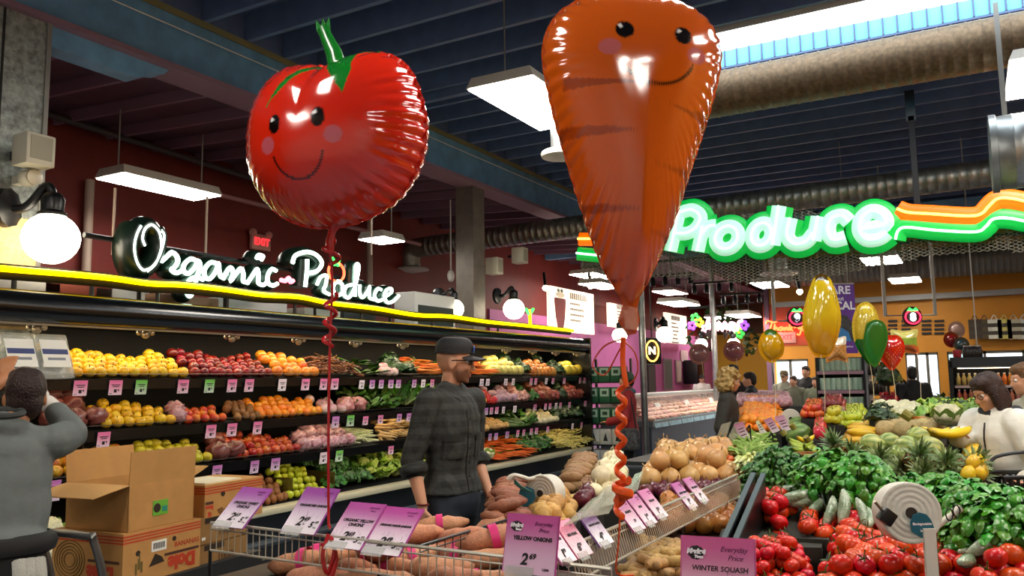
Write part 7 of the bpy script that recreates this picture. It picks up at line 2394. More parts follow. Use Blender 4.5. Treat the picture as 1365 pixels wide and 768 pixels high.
 remesh(mb, max(voxel, .012), M('cloth_' + pants, pants, .75, grain=.15, gscale=25, bump=.3, bscale=14), 'trousers', t, 3)
 for lg in legs:
  MB().bevbox(lg[2].x - .045, lg[2].x + .045, lg[2].y - .07, lg[2].y + .19, 0, .085, .025, seg=3).build('shoe', M('dark_shoe', '18181a', .5), t)
 if hair: hairblob(t, m, hair, hairc, s * .98, hv, lump=.035 if hair is CURLY else .006)
 eyes(t, m, s * .98)
 return t, m, s, topo

def cap_on(t, m, s, c, emblem=None, brim=True):
 cm = M('cap_' + c, c, .7, bump=.3, bscale=90)
 mb = MB()
 def f(u, v):
  a = u * 2 * math.pi
  th = v * math.pi / 2 * .98
  r = math.cos(th) ** .72
  return m @ (Vector((.086 * r * math.cos(a), -.012 + .108 * r * math.sin(a), .045 + .098 * math.sin(th) ** .6 + (.014 * max(0, math.sin(a)) * r))) * s)
 mb.grid(f, 28, 10)
 o = mb.build('cap', cm, t, angle=70)
 if brim:
  bm_ = MB()
  def g(u, v, dz=0):
   x = (u - .5) * 2
   y0 = .095 * math.sqrt(max(0, 1 - (x * .82) ** 2))
   y1 = y0 + .085 * (1 - x ** 4 * .75)
   y = y0 - .012 + (y1 - y0 + .012) * v
   return m @ (Vector((x * .078, y, .047 + dz - .018 * x * x - .012 * v)) * s)
  bm_.grid(g, 14, 5); bm_.grid(lambda u, v: g(1 - u, v, -.004), 14, 5)
  bm_.build('brim', cm, o, angle=70)
 MB().ball(m @ (Vector((0, -.012, .143)) * s), .008 * s, 8, 6).build('button', cm, o)
 if emblem:
  e = MB()
  for k in range(3):
   e.tube([m @ (Vector(((.022 - .007 * k) * math.cos(a), .0995 + .002 - .004 * k * 0, .082 + (.02 - .006 * k) * math.sin(a))) * s) for a in [6.28 * q / 14 for q in range(14)]], .003, 5, closed=True)
  e.build('emblem', M('blue_emblem', '3c62b8', .5), o)

from mathutils.bvhtree import BVHTree
BVH = {}

def project(obj, x, z, off=.004, y=1.0):
 if obj.name not in BVH:
  BVH[obj.name] = BVHTree.FromPolygons([v.co for v in obj.data.vertices], [tuple(p.vertices) for p in obj.data.polygons])
 loc, n, _, _ = BVH[obj.name].ray_cast(Vector((x, y, z)), Vector((0, -1, 0)))
 return (loc + n * off) if loc else Vector((x, .12, z))

# ---- the man in the cap
PLAID = bpy.data.materials.new('dark_plaid')
PLAID.use_nodes = True
nt = PLAID.node_tree; pb = nt.nodes['Principled BSDF']
pb.inputs['Roughness'].default_value = .8
tc_ = nt.nodes.new('ShaderNodeTexCoord'); sp = nt.nodes.new('ShaderNodeSeparateXYZ'); nt.links.new(tc_.outputs['Object'], sp.inputs[0])
def band(sock, freq, ph):
 a = nt.nodes.new('ShaderNodeMath'); a.operation = 'MULTIPLY_ADD'; a.inputs[1].default_value = freq; a.inputs[2].default_value = ph
 b = nt.nodes.new('ShaderNodeMath'); b.operation = 'SINE'
 c = nt.nodes.new('ShaderNodeMath'); c.operation = 'GREATER_THAN'; c.inputs[1].default_value = .1
 nt.links.new(sock, a.inputs[0]); nt.links.new(a.outputs[0], b.inputs[0]); nt.links.new(b.outputs[0], c.inputs[0])
 return c.outputs[0]
ad0 = nt.nodes.new('ShaderNodeMath'); nt.links.new(sp.outputs[0], ad0.inputs[0]); nt.links.new(sp.outputs[1], ad0.inputs[1])
s1, s2 = band(ad0.outputs[0], 95, 0), band(sp.outputs[2], 95, 1)
ad = nt.nodes.new('ShaderNodeMath'); nt.links.new(s1, ad.inputs[0]); nt.links.new(s2, ad.inputs[1])
cr_ = nt.nodes.new('ShaderNodeValToRGB'); dv_ = nt.nodes.new('ShaderNodeMath'); dv_.operation = 'MULTIPLY'; dv_.inputs[1].default_value = .5
cr_.color_ramp.elements[0].color = (*lin('1c1e1c'), 1); cr_.color_ramp.elements[1].color = (*lin('323532'), 1)
nt.links.new(ad.outputs[0], dv_.inputs[0]); nt.links.new(dv_.outputs[0], cr_.inputs[0]); nt.links.new(cr_.outputs[0], pb.inputs['Base Color'])
nz = nt.nodes.new('ShaderNodeTexNoise'); nz.inputs['Scale'].default_value = 13; bp_ = nt.nodes.new('ShaderNodeBump'); bp_.inputs['Strength'].default_value = .5; bp_.inputs['Distance'].default_value = .03
nt.links.new(tc_.outputs['Object'], nz.inputs['Vector']); nt.links.new(nz.outputs[0], bp_.inputs['Height']); nt.links.new(bp_.outputs[0], pb.inputs['Normal'])
mp = P(602, 520, d=4.75)
mrz = rad(-8 - 90)
def manpaint(q):
 c = col('cc9676')
 if q.z < -.2 or q.z > .2: return c
 w = noise.noise(q * 220) * .12
 b_ = max(0, min(1, (-.028 - q.z - .25 * max(0, .03 - q.y)) * 45)) * (1 if q.z > -.125 else 0) * max(0, min(1, (q.y + .005) * 40))
 if q.y > .085 and -.058 < q.z < -.042: b_ = max(b_, .8)
 c = mix(c, '4a2818', b_ * (.72 + w))
 if q.y > .088 and -.078 < q.z < -.056 and abs(q.x) < .022: c = mix(c, 'b06058', .7)
 h = max(0, min(1, (q.z + .02) * 40)) * max(0, min(1, (-q.y + .02) * 40))
 return mix(c, '6a4a34', h * (.5 + w))

man, mh, ms, shirt = person('man in black cap, sunglasses and dark plaid shirt walking past the produce case', (mp.x, mp.y, 0), mrz, 1.83, 'm', pants='1a2430', hair=None, skin=M('skin_bearded', rough=.5, vc=True, sss=.1), paint=manpaint,
 yaw=rad(36), pitch=rad(-6), voxel=.0058, sleeve=.62, topmat=PLAID, puff=.018, hem=.93,
 armR=(Vector((.27, -.06, 1.17)), Vector((.265, .02, .92)), (0, .12, -1), (-1, .3, 0)), armL=(Vector((-.27, -.06, 1.17)), Vector((-.24, .08, .93)), (.2, .2, -1), (1, 0, 0)), step=.12, hcurl=.45, neck_open=True)
cap_on(man, mh, ms * .98, '121316', True)
gl = MB()
for sx in (-1, 1):
 gl.ball(mh @ (Vector((sx * .034, .094, .010)) * ms), Vector((.028, .009, .019)) * ms, 14, 8, mat=mh.to_3x3().to_4x4())
 gl.tube([mh @ (Vector((sx * .060, .088, .014)) * ms), mh @ (Vector((sx * .078, .05, .014)) * ms), mh @ (Vector((sx * .082, -.01, .008)) * ms)], .003, 6)
gl.tube([mh @ (Vector((-.01, .102, .014)) * ms), mh @ (Vector((.01, .102, .014)) * ms)], .003, 6)
gl.build('sunglasses', M('dark_lens', '0a0808', .1), man)
def patch(name, obj, x0, x1, z0, z1, m, off, nx=6, nz_=4):
 MB().grid(lambda u, v: project(obj, x0 + (x1 - x0) * u, z0 + (z1 - z0) * v, off), nx, nz_).build(name, m, man, angle=70)
patch('placket', shirt, -.02, .018, .95, 1.44, PLAID, .006, 2, 16)
for sx in (-1, 1):
 x0, x1 = (.05, .155) if sx > 0 else (-.155, -.05)
 patch('pocket', shirt, x0, x1, 1.17, 1.28, PLAID, .006)
 patch('pocket_flap', shirt, x0 - .004, x1 + .004, 1.265, 1.305, M('dark_cloth_edge', '161816', .8), .011)
for k in range(6):
 p = project(shirt, 0, .985 + .08 * k, .009)
 MB().ball(p, .0055, 8, 6).build('button', BLACKM, man)
col_ = MB()
for sx in (-1, 1):
 col_.tube(smooth_path([(sx * .012, .085, 1.475), (sx * .045, .075, 1.50), (sx * .078, .02, 1.53), (sx * .06, -.06, 1.545), (0, -.085, 1.55)], 4), .024, 8, flat=(Vector((0, 0, 1)), .8))
col_.build('collar', PLAID, man)
MB().tube([Vector((.265, .02, .935)) + Vector((.031 * math.cos(a), .031 * math.sin(a), .0)) for a in [6.28 * k / 16 for k in range(16)]], .005, 6, closed=True).build('wrist_band', M('dark_red_cord', '5c1414', .6), man)
for sx in (-1, 1):
 e = Vector((.27, -.06, 1.17)) if sx > 0 else Vector((-.27, -.06, 1.17)); w = Vector((.265, .02, .92)) if sx > 0 else Vector((-.24, .08, .93))
 d = (w - e).normalized(); c = e.lerp(w, .2); q = d.orthogonal().normalized(); r = d.cross(q)
 MB().tube([c + (q * math.cos(a) + r * math.sin(a)) * .062 for a in [6.28 * k / 18 for k in range(18)]], .02, 8, closed=True, flat=(d, 1.6)).build('rolled_cuff', PLAID, man)

# ---- the clerk in grey at the left
cp_ = P(6, 560, d=3.25)
clk, chm, cs_, ctop = person('stock clerk in grey shirt seen from behind, reaching up to the salad boxes', (cp_.x, cp_.y, 0), rad(62), 1.70, 'm', top='5c6462', pants='0e0f10', skin=SKIN2, hairc='24100a',
 lean=rad(14), pitch=rad(12), voxel=.008, puff=.022,
 armR=(Vector((.26, .17, 1.40)), Vector((.17, .38, 1.53)), (-.3, .6, .6), (-.5, .5, -.4)), armL=(Vector((-.20, .34, 1.46)), Vector((.0, .50, 1.64)), (.1, .5, .7), (.2, .6, -.5)), sleeve=.85, hv=.008, hoff=.075, hem=1.0)
gm = M('white_glove', 'c8c4bc', .7)
mb = MB(); limb(mb, [(.20, .31, 1.49), (.17, .38, 1.53)], [.042, .036]); hand(mb, (.17, .38, 1.53), (-.3, .6, .6), (-.5, .5, -.4), 1.06, .5, 1)
remesh(mb, .007, gm, 'glove', clk, 2)
mb = MB()
mb.tube([(.178 * math.cos(a), .125 * math.sin(a) + .01, .99 + .0 * a) for a in [6.28 * k / 28 for k in range(28)]], .032, 8, closed=True, flat=(Vector((0, 0, 1)), 1.3))
mb.build('apron_band', BLACKM, clk)
MB().tube(smooth_path([(.06 * math.cos(a) * 1.05, .055 + .06 * math.sin(a), 1.50 + .012 * math.sin(a)) for a in [6.28 * k / 14 for k in range(14)]], 2, True), .014, 8, closed=True).build('collar', M('dark_grey_collar', '2c3030', .7), clk)
mb = MB()
for k in range(3): mb.tube(smooth_path([(.07 + .03 * k, -.17, .95), (.075 + .032 * k, -.2, .86), (.07 + .034 * k, -.19, .70)], 3), .026, 8, flat=(Vector((0, 1, 0)), .4))
mb.build('white_towel', M('white_towel', 'b8b8ae', .9, bump=.8, bscale=220), clk)

# ---- the woman in white
wl = P(1338, 560, d=5.05)
wrz = rad(228 - 90)
wl_inv = (Matrix.Translation((wl.x, wl.y, 0)) @ Matrix.Rotation(wrz, 4, 'Z')).inverted()
hb = wl_inv @ (BANHELD + Vector((.10, .05, -.03)))
wom, whm, wsc, wtop = person('woman in white jacket with brown bob looking down, holding up bananas', (wl.x, wl.y, 0), wrz, 1.60, 'f', top='e6e6de', pants='20242c', hair=BOB, hairc='2c140c', lean=rad(8), yaw=rad(-8), pitch=rad(-24),
 puff=.045, hem=.62, voxel=.009, armR=((hb * .5 + Vector((.12, -.02, .58))), hb, (hb - Vector((.3, .1, 1.15))).normalized(), (0, 0, -1)), armL=(Vector((-.30, .02, 1.0)), Vector((-.30, .22, .98)), (0, 1, 0), (0, 0, 1)), sleeve=.98, hv=.008)
MB().tube(smooth_path([(.085 * math.cos(a), .02 + .085 * math.sin(a), 1.345 + .02 * math.sin(2 * a)) for a in [6.28 * k / 16 for k in range(16)]], 2, True), .04, 10, closed=True).build('scarf', M('dark_patterned_scarf', '24282c', .8, grain=.5, gscale=40), wom)
MB().tube([project(wtop, 0, .75 + .05 * k, .004) for k in range(12)], .005, 6).build('zipper', M('dark_zip', '2c2c2a', .4, .4), wom)
MB().tube(smooth_path([(.16, .17, .8), (.17, .19, 1.05), (.15, .15, 1.26), (.13, .0, 1.36)], 4), .012, 8).build('bag_strap', BLACKM, wom)
gl = MB()
for sx in (-1, 1):
 gl.tube([whm @ (Vector((sx * .033 + .024 * math.cos(a), .097, .006 + .017 * math.sin(a))) * wsc) for a in [6.28 * k / 14 for k in range(14)]], .0022, 5, closed=True)
gl.build('glasses', BLACKM, wom)
p = P(1366, 645, d=4.6)
t = thing('shopping_basket', 'black plastic shopping basket at the side of the woman in white', 'basket', (p.x, p.y, p.z - .12), ANG)
bk = MB()
W_, D_, Hh = .19, .13, .17
for k in range(11):
 u = -W_ + 2 * W_ * k / 10
 for sy in (-1, 1): bk.box(u - .008, u + .008, sy * D_ - .004, sy * D_ + .004, 0, Hh)
for k in range(7):
 v = -D_ + 2 * D_ * k / 6
 for sx in (-1, 1): bk.box(sx * W_ - .004, sx * W_ + .004, v - .008, v + .008, 0, Hh)
bk.box(-W_, W_, -D_, D_, -.004, .004)
bk.build('lattice', BLACK, t, smooth=False)
for z in (.0, .1, Hh): MB().tube([(-W_, -D_, z), (W_, -D_, z), (W_, D_, z), (-W_, D_, z)], .012 if z == Hh else .006, 6, closed=True).build('rim', BLACK, t)
MB().tube(smooth_path([(-W_, 0, Hh), (-W_ * .8, 0, Hh + .1), (W_ * .6, 0, Hh + .12), (W_, 0, Hh)], 5), .01, 8).build('handle', BLACK, t)
# ---- the head behind her
q = P(1372, 520, d=5.9)
person('light brown haired person in pale coat just behind the woman in white', (q.x, q.y, 0), rad(200 - 90), 1.66, 'f', top='b8b4a4', pants='2a2a2e', hairc='6a4a2c', hair=SHORT, pitch=rad(-10), voxel=.013)
# ---- blond woman
q = P(966, 540, d=8.6)
bl_, _, _, _ = person('woman with curly blond hair in a dark coat beside the oranges', (q.x, q.y, 0), rad(10 - 90), 1.68, 'f', top='26241e', pants='1a1a1c', hair=CURLY, hairc='a88a50', puff=.03, hem=.7, voxel=.012, hv=.012, lean=rad(4), pitch=rad(-14))
# ---- woman in red
q = P(838, 540, d=11.6)
rl, rhm, rs_, rtop = person('woman in red jacket and green hat with a patterned bag, by the carton rack', (q.x, q.y, 0), rad(200 - 90), 1.68, 'f', top='8a141a', pants='121216', hairc='2a1c14', puff=.035, hem=.78, voxel=.014, pitch=rad(-6),
 armL=(Vector((-.28, .05, 1.05)), Vector((-.14, .28, 1.0)), (.3, .8, 0), (0, 0, -1)))
hairblob(rl, rhm, [((0, -.02, .055), (.09, .106, .085)), ((0, -.03, .02), (.094, .11, .035))], '3c5a4a', rs_, .012, 'knit_hat')
MB().tube(smooth_path([(.09 * math.cos(a), .02 + .09 * math.sin(a), 1.42) for a in [6.28 * k / 12 for k in range(12)]], 2, True), .04, 8, closed=True).build('scarf', M('teal_scarf', '3c6a72', .8), rl)
bg_ = MB().bevbox(-.42, -.20, -.14, .14, .62, .92, .05, seg=3).build('patterned_bag', M('black_white_pattern', '3c3c3c', .7, grain=.95, gscale=22), rl)
MB().tube(smooth_path([(-.32, -.1, .9), (-.27, -.06, 1.2), (-.2, 0, 1.42), (-.27, .06, 1.2), (-.32, .1, .9)], 4), .012, 6).build('bag_strap', BLACKM, rl)
# ---- people further off
for px, py, d, face_, top, hc_, lab, hat, H_ in ((978, 505, 13.5, 250, '1c1c20', '1a1410', 'person in black cap and dark coat behind the blond woman', '121214', 1.78),
  (1001, 515, 12.5, 190, '182028', '1c140e', 'dark-haired person in a dark jacket right of the blond woman', None, 1.66),
  (935, 500, 16.5, 300, 'c8c8c4', '14100e', 'counter clerk in white shirt and black cap behind the meat counter', '14100e', 1.66),
  (1046, 510, 17.0, 262, '8a8a7a', '3a2c20', 'person in tan hat and light shirt at the far door, left one', '7a6a50', 1.70),
  (1058, 515, 16.3, 262, '6a6a58', '3a2a1c', 'person in olive shirt at the far door, front one', None, 1.60),
  (1075, 505, 17.2, 255, '17171b', '1a1210', 'man in black T-shirt at the far door', None, 1.80),
  (1088, 515, 16.0, 262, '7a8068', '4a3a2a', 'person in green-grey top at the right side of the far door', None, 1.58),
  (1217, 520, 13.0, 100, '0f1012', '0f0d0c', 'tall dark-clad man seen from behind before the bright window', None, 1.72)):
 q = P(px, py, d=d) if px != 935 else P(px, py, x=-6.75)
 pt, pm, psc, _ = person(lab, (q.x, q.y, 0), rad(face_ - 90), H_, 'm', top=top, pants='1c1e24', hairc=hc_, voxel=.018, hv=.014, hands=True, puff=.03)
 if hat: cap_on(pt, pm, psc, hat)

# ================================================================== BACKGROUND FITTINGS
# menu boards on the red wall
def menuboard(q, x, label, cup=False, rows=5):
 a = P(*q[0], x=x); b_ = P(*q[1], x=x); c = P(*q[2], x=x)
 y0, y1, z0, z1 = a.y, b_.y, c.z, (a.z + b_.z) / 2
 t = thing('menu_board', label, 'menu board', (x, (y0 + y1) / 2, z0))
 w, h = (y1 - y0) / 2, z1 - z0
 MB().box(-.08, 0, -w, w, 0, h).build('light_box', M('cream_lit_board', 'f2e4cc', .5, emit=1.1), t, smooth=False)
 if cup:
  cu = MB().lathe([(.10, .12), (.16, .45), (.2, .95), (.19, 1.05)], 16, Matrix.Translation((.0, -w * .58, -.02)) @ Matrix.Diagonal((.05, 1.4, h / 1.35, 1))).build('red_drink_picture', M('dark_red_print', '6c1414', .5), t)
  cu['label'] = 'printed picture of a tall red drink'
  MB().ball((.004, -w * .58, h * .83), (.004, .22, .06), 12, 6).build('foam_picture', M('cream_print', 'e8dcc0', .5), t)
  for s in (-1, 1): MB().ball((.006, -w * .58 + s * .08, h * .93), (.004, .07, .04), 10, 6).build('leaf_picture', M('dark_leaf_print', '4c5a3c', .5), t)
 rn = random.Random(3)
 for r in range(rows):
  z = h * (.78 - r * .13)
  u = -w * .15 if cup else -w * .5
  n = 9 if r == 0 else rn.randrange(8, 14)
  tx = MB()
  for k in range(n):
   wd = (.10 if r == 0 else .06)
   tx.box(.001, .004, u, u + wd * .75, z, z + (.14 if r == 0 else .045))
   u += wd
   if u > w * .85: break
  tx.build('text_line', M('grey_board_ink', '8a7a70', .6), t, smooth=False)
menuboard(((733, 379), (791, 394), (791, 446)), -7.4, 'large lit milkshake menu board with a red drink, right of the globe lamps', True)
menuboard(((887, 415), (915, 423), (914, 459)), -8.2, 'lit price board left of the flower sign', False, 7)
menuboard(((812, 404), (850, 410), (850, 440)), -8.2, 'lit board half hidden behind the orange balloon tail', False, 4)
# flower neon sign with garland
t = thing('flower_sign', 'pink neon flower department sign with neon flowers in a garland', 'neon sign')
PKN = M('pink_white_neon', 'ffb0c4', .4, emit=7)
XF = -6.9
def FN(px, py): return P(px, py, y=22.3)
for st in (((943, 441), (944, 427), (952, 426), (948, 434), (953, 441)), ((956, 441), (958, 430), (963, 440), (966, 430), (969, 440)), ((972, 440), (974, 431), (980, 434), (974, 440), (983, 440), (985, 430), (990, 428))):
 MB().tube(smooth_path([FN(*p) for p in st], 4), .05, 8).build('neon_stroke', PKN, t)
for (px, py, c) in ((923, 434, '8a4ad0'), (932, 430, 'd8d030'), (941, 438, 'e8a0b0'), (983, 438, 'd8d030'), (992, 434, '8a4ad0'), (927, 424, '30a040'), (986, 445, '30a040')):
 o = FN(px, py)
 fl = MB()
 for k in range(5):
  a = k * 1.257
  fl.ball(o + Vector((.09 * math.cos(a), -.02, .09 * math.sin(a))), (.06, .02, .06), 8, 6)
 fl.build('neon_flower', M('neon_flower_' + c, c, .4, emit=1.6), t)
rn = random.Random(2)
for seg_, (xa, xb, ya, yb) in enumerate(((915, 945, 412, 470), (945, 1000, 410, 425), (980, 1004, 420, 470))):
 gm_ = MB()
 for k in range(60):
  o = FN(rn.uniform(xa, xb), rn.uniform(ya, yb)) + Vector((0, .25 + rn.uniform(-.1, .1), 0))
  d = Vector((rn.uniform(-1, 1), rn.uniform(-1, 1), rn.uniform(-1, .4))).normalized() * .2
  s = d.orthogonal().normalized() * .06
  gm_.add([o, o + d * .5 + s, o + d, o + d * .5 - s], [(0, 1, 2, 3)], rn.choice(['1c3a18', '2a4a1c', '182c14']))
 g = gm_.build('garland', LEAFM, t); g['kind'] = 'stuff'
MB().tube([FN(915, 420) + Vector((0, .3, .2)), FN(1003, 416) + Vector((0, .3, .3))], .04, 8).build('garland_bar', BLACK, t)
# oval orange neon
p = P(869, 468, x=-5.4)
t = thing('neon_sign', 'black box sign with orange oval neon and a letter N, right of the steel post', 'neon sign', p)
m_ = frame((0, 0, 0), (.75, .66, 0), (0, 0, 1))
MB().bevbox(-.2, .2, -.26, .26, -.1, 0, .03, mat=m_).build('box', BLACK, t)
MB().tube([m_ @ Vector((.13 * math.cos(a), .2 * math.sin(a), .02)) for a in [6.28 * k / 24 for k in range(24)]], .014, 8, closed=True).build('oval_neon', NEONO, t)
text_obj('N', .2, M('yellow_letter_glow', 'ffe8b0', .4, emit=3), t, m_ @ Matrix.Translation((0, 0, .012)), thick=.004, bold=.008)
MB().tube([(0, 0, .26), (0, 0, 2.2)], .012, 6).build('rod', BLACK, t)
# doors, frames and posters on the plum wall
for px0, px1, py0, py1, lab, c, f in ((866, 893, 472, 530, 'grey-green wall door with dark frame on the plum wall', '4c5a54', '1e1a1c'), (884, 897, 476, 520, 'pale window panel on the plum wall', '7c8a86', '8c7c84')):
 pass
def wallpanel(name, label, cat, px0, px1, pz0, pz1, c, fr):
 a, b_ = P(px0, pz1, x=-8.44), P(px1, pz0, x=-8.44)
 t = thing(name, label, cat, (-8.44, (a.y + b_.y) / 2, 0))
 w = abs(b_.y - a.y) / 2
 z0, z1 = min(a.z, b_.z), max(a.z, b_.z)
 MB().box(0, .03, -w, w, z0, z1).build('frame', M('frame_' + fr, fr, .6), t, smooth=False)
 MB().box(.03, .035, -w * .82, w * .82, z0 + (z1 - z0) * .06, z1 - (z1 - z0) * .06).build('panel', M('panel_' + c, c, .5), t, smooth=False)
wallpanel('wall_door', 'dark-framed grey door on the plum wall next to the oval neon', 'door', 862, 874, 540, 484, '4c5450', '1c181a')
wallpanel('wall_cabinet', 'grey-green glazed panel on the plum wall', 'panel', 884, 896, 520, 478, '66766e', '8a7a80')
wallpanel('wall_panel', 'narrow pale notice panel on the plum wall', 'notice', 900, 908, 510, 480, 'b8a8a0', '9a8488')
wallpanel('poster', 'small pale square poster high on the plum wall', 'poster', 907, 916, 482, 467, 'c8b0b0', 'e0c8c8')
p = P(925, 498, x=-8.2)
o = MB().bevbox(-.25, .25, -.4, .4, -.35, .45, .03).build('wall_monitor', BLACK, loc=p); tag(o, 'black box on the plum wall above the meat counter', 'box')
# meat counter
XCN = -5.15
y0c, y1c = P(868, 560, x=XCN).y, 22.6
t = thing('meat_counter', 'long blue-fronted glass meat counter beyond the steel post', 'counter', (XCN, 0, 0))
MB().box(-1.0, 0, y0c, y1c, .1, .72).build('front', M('slate_blue_front', '3a4650', .5), t, smooth=False)
MB().box(-.95, -.06, y0c + .05, y1c, 0, .1).build('kick', BLACKM, t, smooth=False)
MB().box(-1.0, .03, y0c, y1c, .72, .82).build('deck', M('grey_steel_deck', '6a7476', .35, .5), t, smooth=False)
gls = MB().slab((.03, y0c, .84), (.03, y1c, .84), (-.45, y1c, 1.28), (-.45, y0c, 1.28), .008)
gls.build('glass_front', M('clear_counter_glass', 'e8f0f0', .25, alpha=.06, spec=.2), t, smooth=False)
MB().box(-.75, -.42, y0c, y1c, 1.27, 1.30).build('glass_top', M('pale_top_edge', 'a8b4b0', .3), t, smooth=False)
MB().box(-1.0, -.96, y0c, y1c, .82, 1.3).build('back', M('pale_back', 'b0a8a0', .5), t, smooth=False)
cards = MB()
k = y0c + .1
while k < y1c - .6:
 MB().slab((.045, k, .70), (.045, k + .75, .70), (.02, k + .75, .84), (.02, k, .84), .004).build('ice_blue_strip', M('ice_blue_print', '9cc4d0', .5, grain=.3, gscale=8), t, smooth=False)
 k += .8
kind('meat', 'meat_cut', 'meat', variants(lambda s: lumpy(.11, 'c8746a', 'e8bca0', 12, .3, seed=s, sq=.5)), .07)
kind('fish', 'fish_fillet', 'fish', variants(lambda s: oblong(.28, .06, 'd89a78', 'e8b494', seed=s, lump=.1)), .04)
y = y0c + .15
i = 0
while y < 22.2:
 for r in range(6):
  key = 'fish' if (i // 6) % 2 else 'meat'
  put(key, (XCN - .08 - r * .13, y + rnd(-.03, .03), .86 + r * .06), ('fish fillet' if key == 'fish' else 'pink meat cut') + ' on ice in the glass counter, %s row, %s from the steel post' % (RN[r], ORD[i]), 'fish in the counter' if key == 'fish' else 'meat in the counter', (0, 0, rnd(0, 3)), 1.0)
 y += .26
 i += 1
for k in range(5):
 y = y0c + 1.2 + 1.9 * k
 o = MB().slab((XCN - .3, y, .98), (XCN - .3, y + .3, .98), (XCN - .36, y + .3, 1.12), (XCN - .36, y, 1.12), .004).build('counter_sign', M('white_label'), smooth=False)
 tag(o, 'white price sign in the meat counter, %s from the steel post' % ORD[k], 'sign')
# checkout lane signs 9 and 8 on pale pipe frames
for n_, px, py, d, q in (('9', 1033, 423, 13.0, ((1034, 385), (1034, 427), (1066, 427))), ('8', 1216, 421, 13.0, ((1183, 380), (1183, 420), (1250, 420), (1250, 380)))):
 p = P(px if n_ == '8' else 1062, 422 if n_ == '8' else 423, d=d)
 t = thing('lane_sign', 'round neon tomato checkout sign %s on a pale pipe frame' % {'9': 'reading nine', '8': 'reading eight'}[n_], 'sign', p)
 m_ = frame((0, 0, 0), RX, UZ)
 MB().lathe([(.15, -.04), (.16, 0), (.15, .01)], 24, m_).build('disc', M('dark_disc', '1c0a0c', .4), t)
 MB().tube([m_ @ Vector((.12 * math.cos(a), .105 * math.sin(a) - .01, .025)) for a in [6.28 * k / 24 for k in range(24)]], .012, 8, closed=True).build('tomato_neon', M('hot_red_neon', 'ff2a4a', .4, emit=3), t)
 for s in (-1, 1): MB().tube([m_ @ Vector(v) for v in ((0, .09, .03), (s * .05, .13, .03), (s * .08, .10, .03), (s * .02, .09, .03))], .012, 6).build('leaf_neon', MATS['green_neon_tube'], t)
 text_obj(n_, .17, M('white_number_glow', 'e8f0ff', .4, emit=3), t, m_ @ Matrix.Translation((0, -.015, .03)), thick=.004, bold=.01)
 fr = [m_ @ Vector(((x - (px if n_ == '8' else 1062)) * d / FPX, (( 422 if n_ == '8' else 423) - y_) * d / FPX, -.07)) for x, y_ in q]
 if n_ == '8':
  fr = [fr[0] + Vector((0, 0, 1.2))] + fr[1:3] + [fr[3] + Vector((0, 0, 1.2))]
 else:
  fr = [fr[0] + Vector((0, 0, 1.2))] + fr[1:]
 MB().tube(fr, .03, 8).build('pipe_frame', M('pale_grey_pipe', 'b4b4ae', .4), t)
# Thank-you neon
TP = P(1047, 436, y=YF - .12)
t = thing('neon_sign', 'red-orange neon script reading Thank-you on the orange panel', 'neon sign', TP)
TNE = M('orange_red_neon', 'ff5a2a', .4, emit=4)
def TY(px, py): return P(px, py, y=YF - .12) - TP
for st in (((1021, 432), (1023, 428), (1032, 430), (1036, 428)), ((1029, 430), (1026, 440), (1023, 441)), ((1033, 432), (1032, 441), (1035, 436), (1037, 441)), ((1042, 436), (1038, 438), (1041, 441), (1043, 436), (1044, 441)), ((1046, 436), (1046, 441), (1049, 436), (1050, 441)),
  ((1053, 431), (1052, 441), (1056, 436), (1053, 438), (1057, 441)), ((1058, 437), (1062, 436)), ((1064, 434), (1065, 439), (1069, 434), (1066, 446), (1062, 445)), ((1073, 436), (1070, 440), (1074, 441), (1073, 436)), ((1077, 436), (1077, 441), (1081, 436), (1082, 441))):
 MB().tube(smooth_path([TY(*p) for p in st], 4), .022, 6).build('neon_stroke', TNE, t)
# purple banner
BP = P(1125, 425, d=11.0)
t = thing('banner', 'hanging purple banner with a bald man and white lettering, behind the banana balloon', 'banner', BP, 0)
m_ = frame((0, 0, 0), RX, UZ)
kB = 11.0 / FPX
MB().box(-20 * kB, 16 * kB, -46 * kB, 47 * kB, -.004, .004, mat=m_).build('cloth', M('purple_banner', '5c2c8c', .6), t, smooth=False)
WL = M('white_lettering', 'ececf4', .5)
text_obj('CARE', 15 * kB, WL, t, m_ @ Matrix.Translation((-8 * kB, 38 * kB, .006)), thick=.001, bold=.004)
text_obj('about', 8 * kB, WL, t, m_ @ Matrix.Translation((-8 * kB, 27 * kB, .006)), thick=.001)
text_obj('LOCAL', 15 * kB, WL, t, m_ @ Matrix.Translation((-8 * kB, 17 * kB, .006)), thick=.001, bold=.004)
ph = MB().prism([(-18 * kB, -30 * kB), (14 * kB, -30 * kB), (12 * kB, -8 * kB), (4 * kB, 4 * kB), (-10 * kB, 6 * kB), (-18 * kB, 0)], m_ @ Matrix.Translation((0, 0, .004)), .001).build('photo_print', M('dark_photo_print', '3a3a3c', .6, grain=.6, gscale=20), t, smooth=False)
MB().lathe([(5.5 * kB, .005), (5.3 * kB, .007)], 18, m_ @ Matrix.Translation((-9 * kB, -6 * kB, 0)) @ Matrix.Diagonal((.85, 1.2, 1, 1))).build('face_print', M('face_print', 'b89484', .6), ph, smooth=False)
MB().prism([(-16 * kB, -30 * kB), (8 * kB, -30 * kB), (5 * kB, -18 * kB), (-4 * kB, -12 * kB), (-13 * kB, -15 * kB)], m_ @ Matrix.Translation((0, 0, .006)), .001).build('shirt_print', M('blue_shirt_print', '2c78b4', .6), ph, smooth=False)
MB().box(-18 * kB, 0, -34 * kB, -28 * kB, .006, .008, mat=m_).build('green_print', M('green_band_print', '7cb87c', .6), ph, smooth=False)
text_obj('market', 4 * kB, WL, t, m_ @ Matrix.Translation((4 * kB, -37 * kB, .006)), thick=.001)
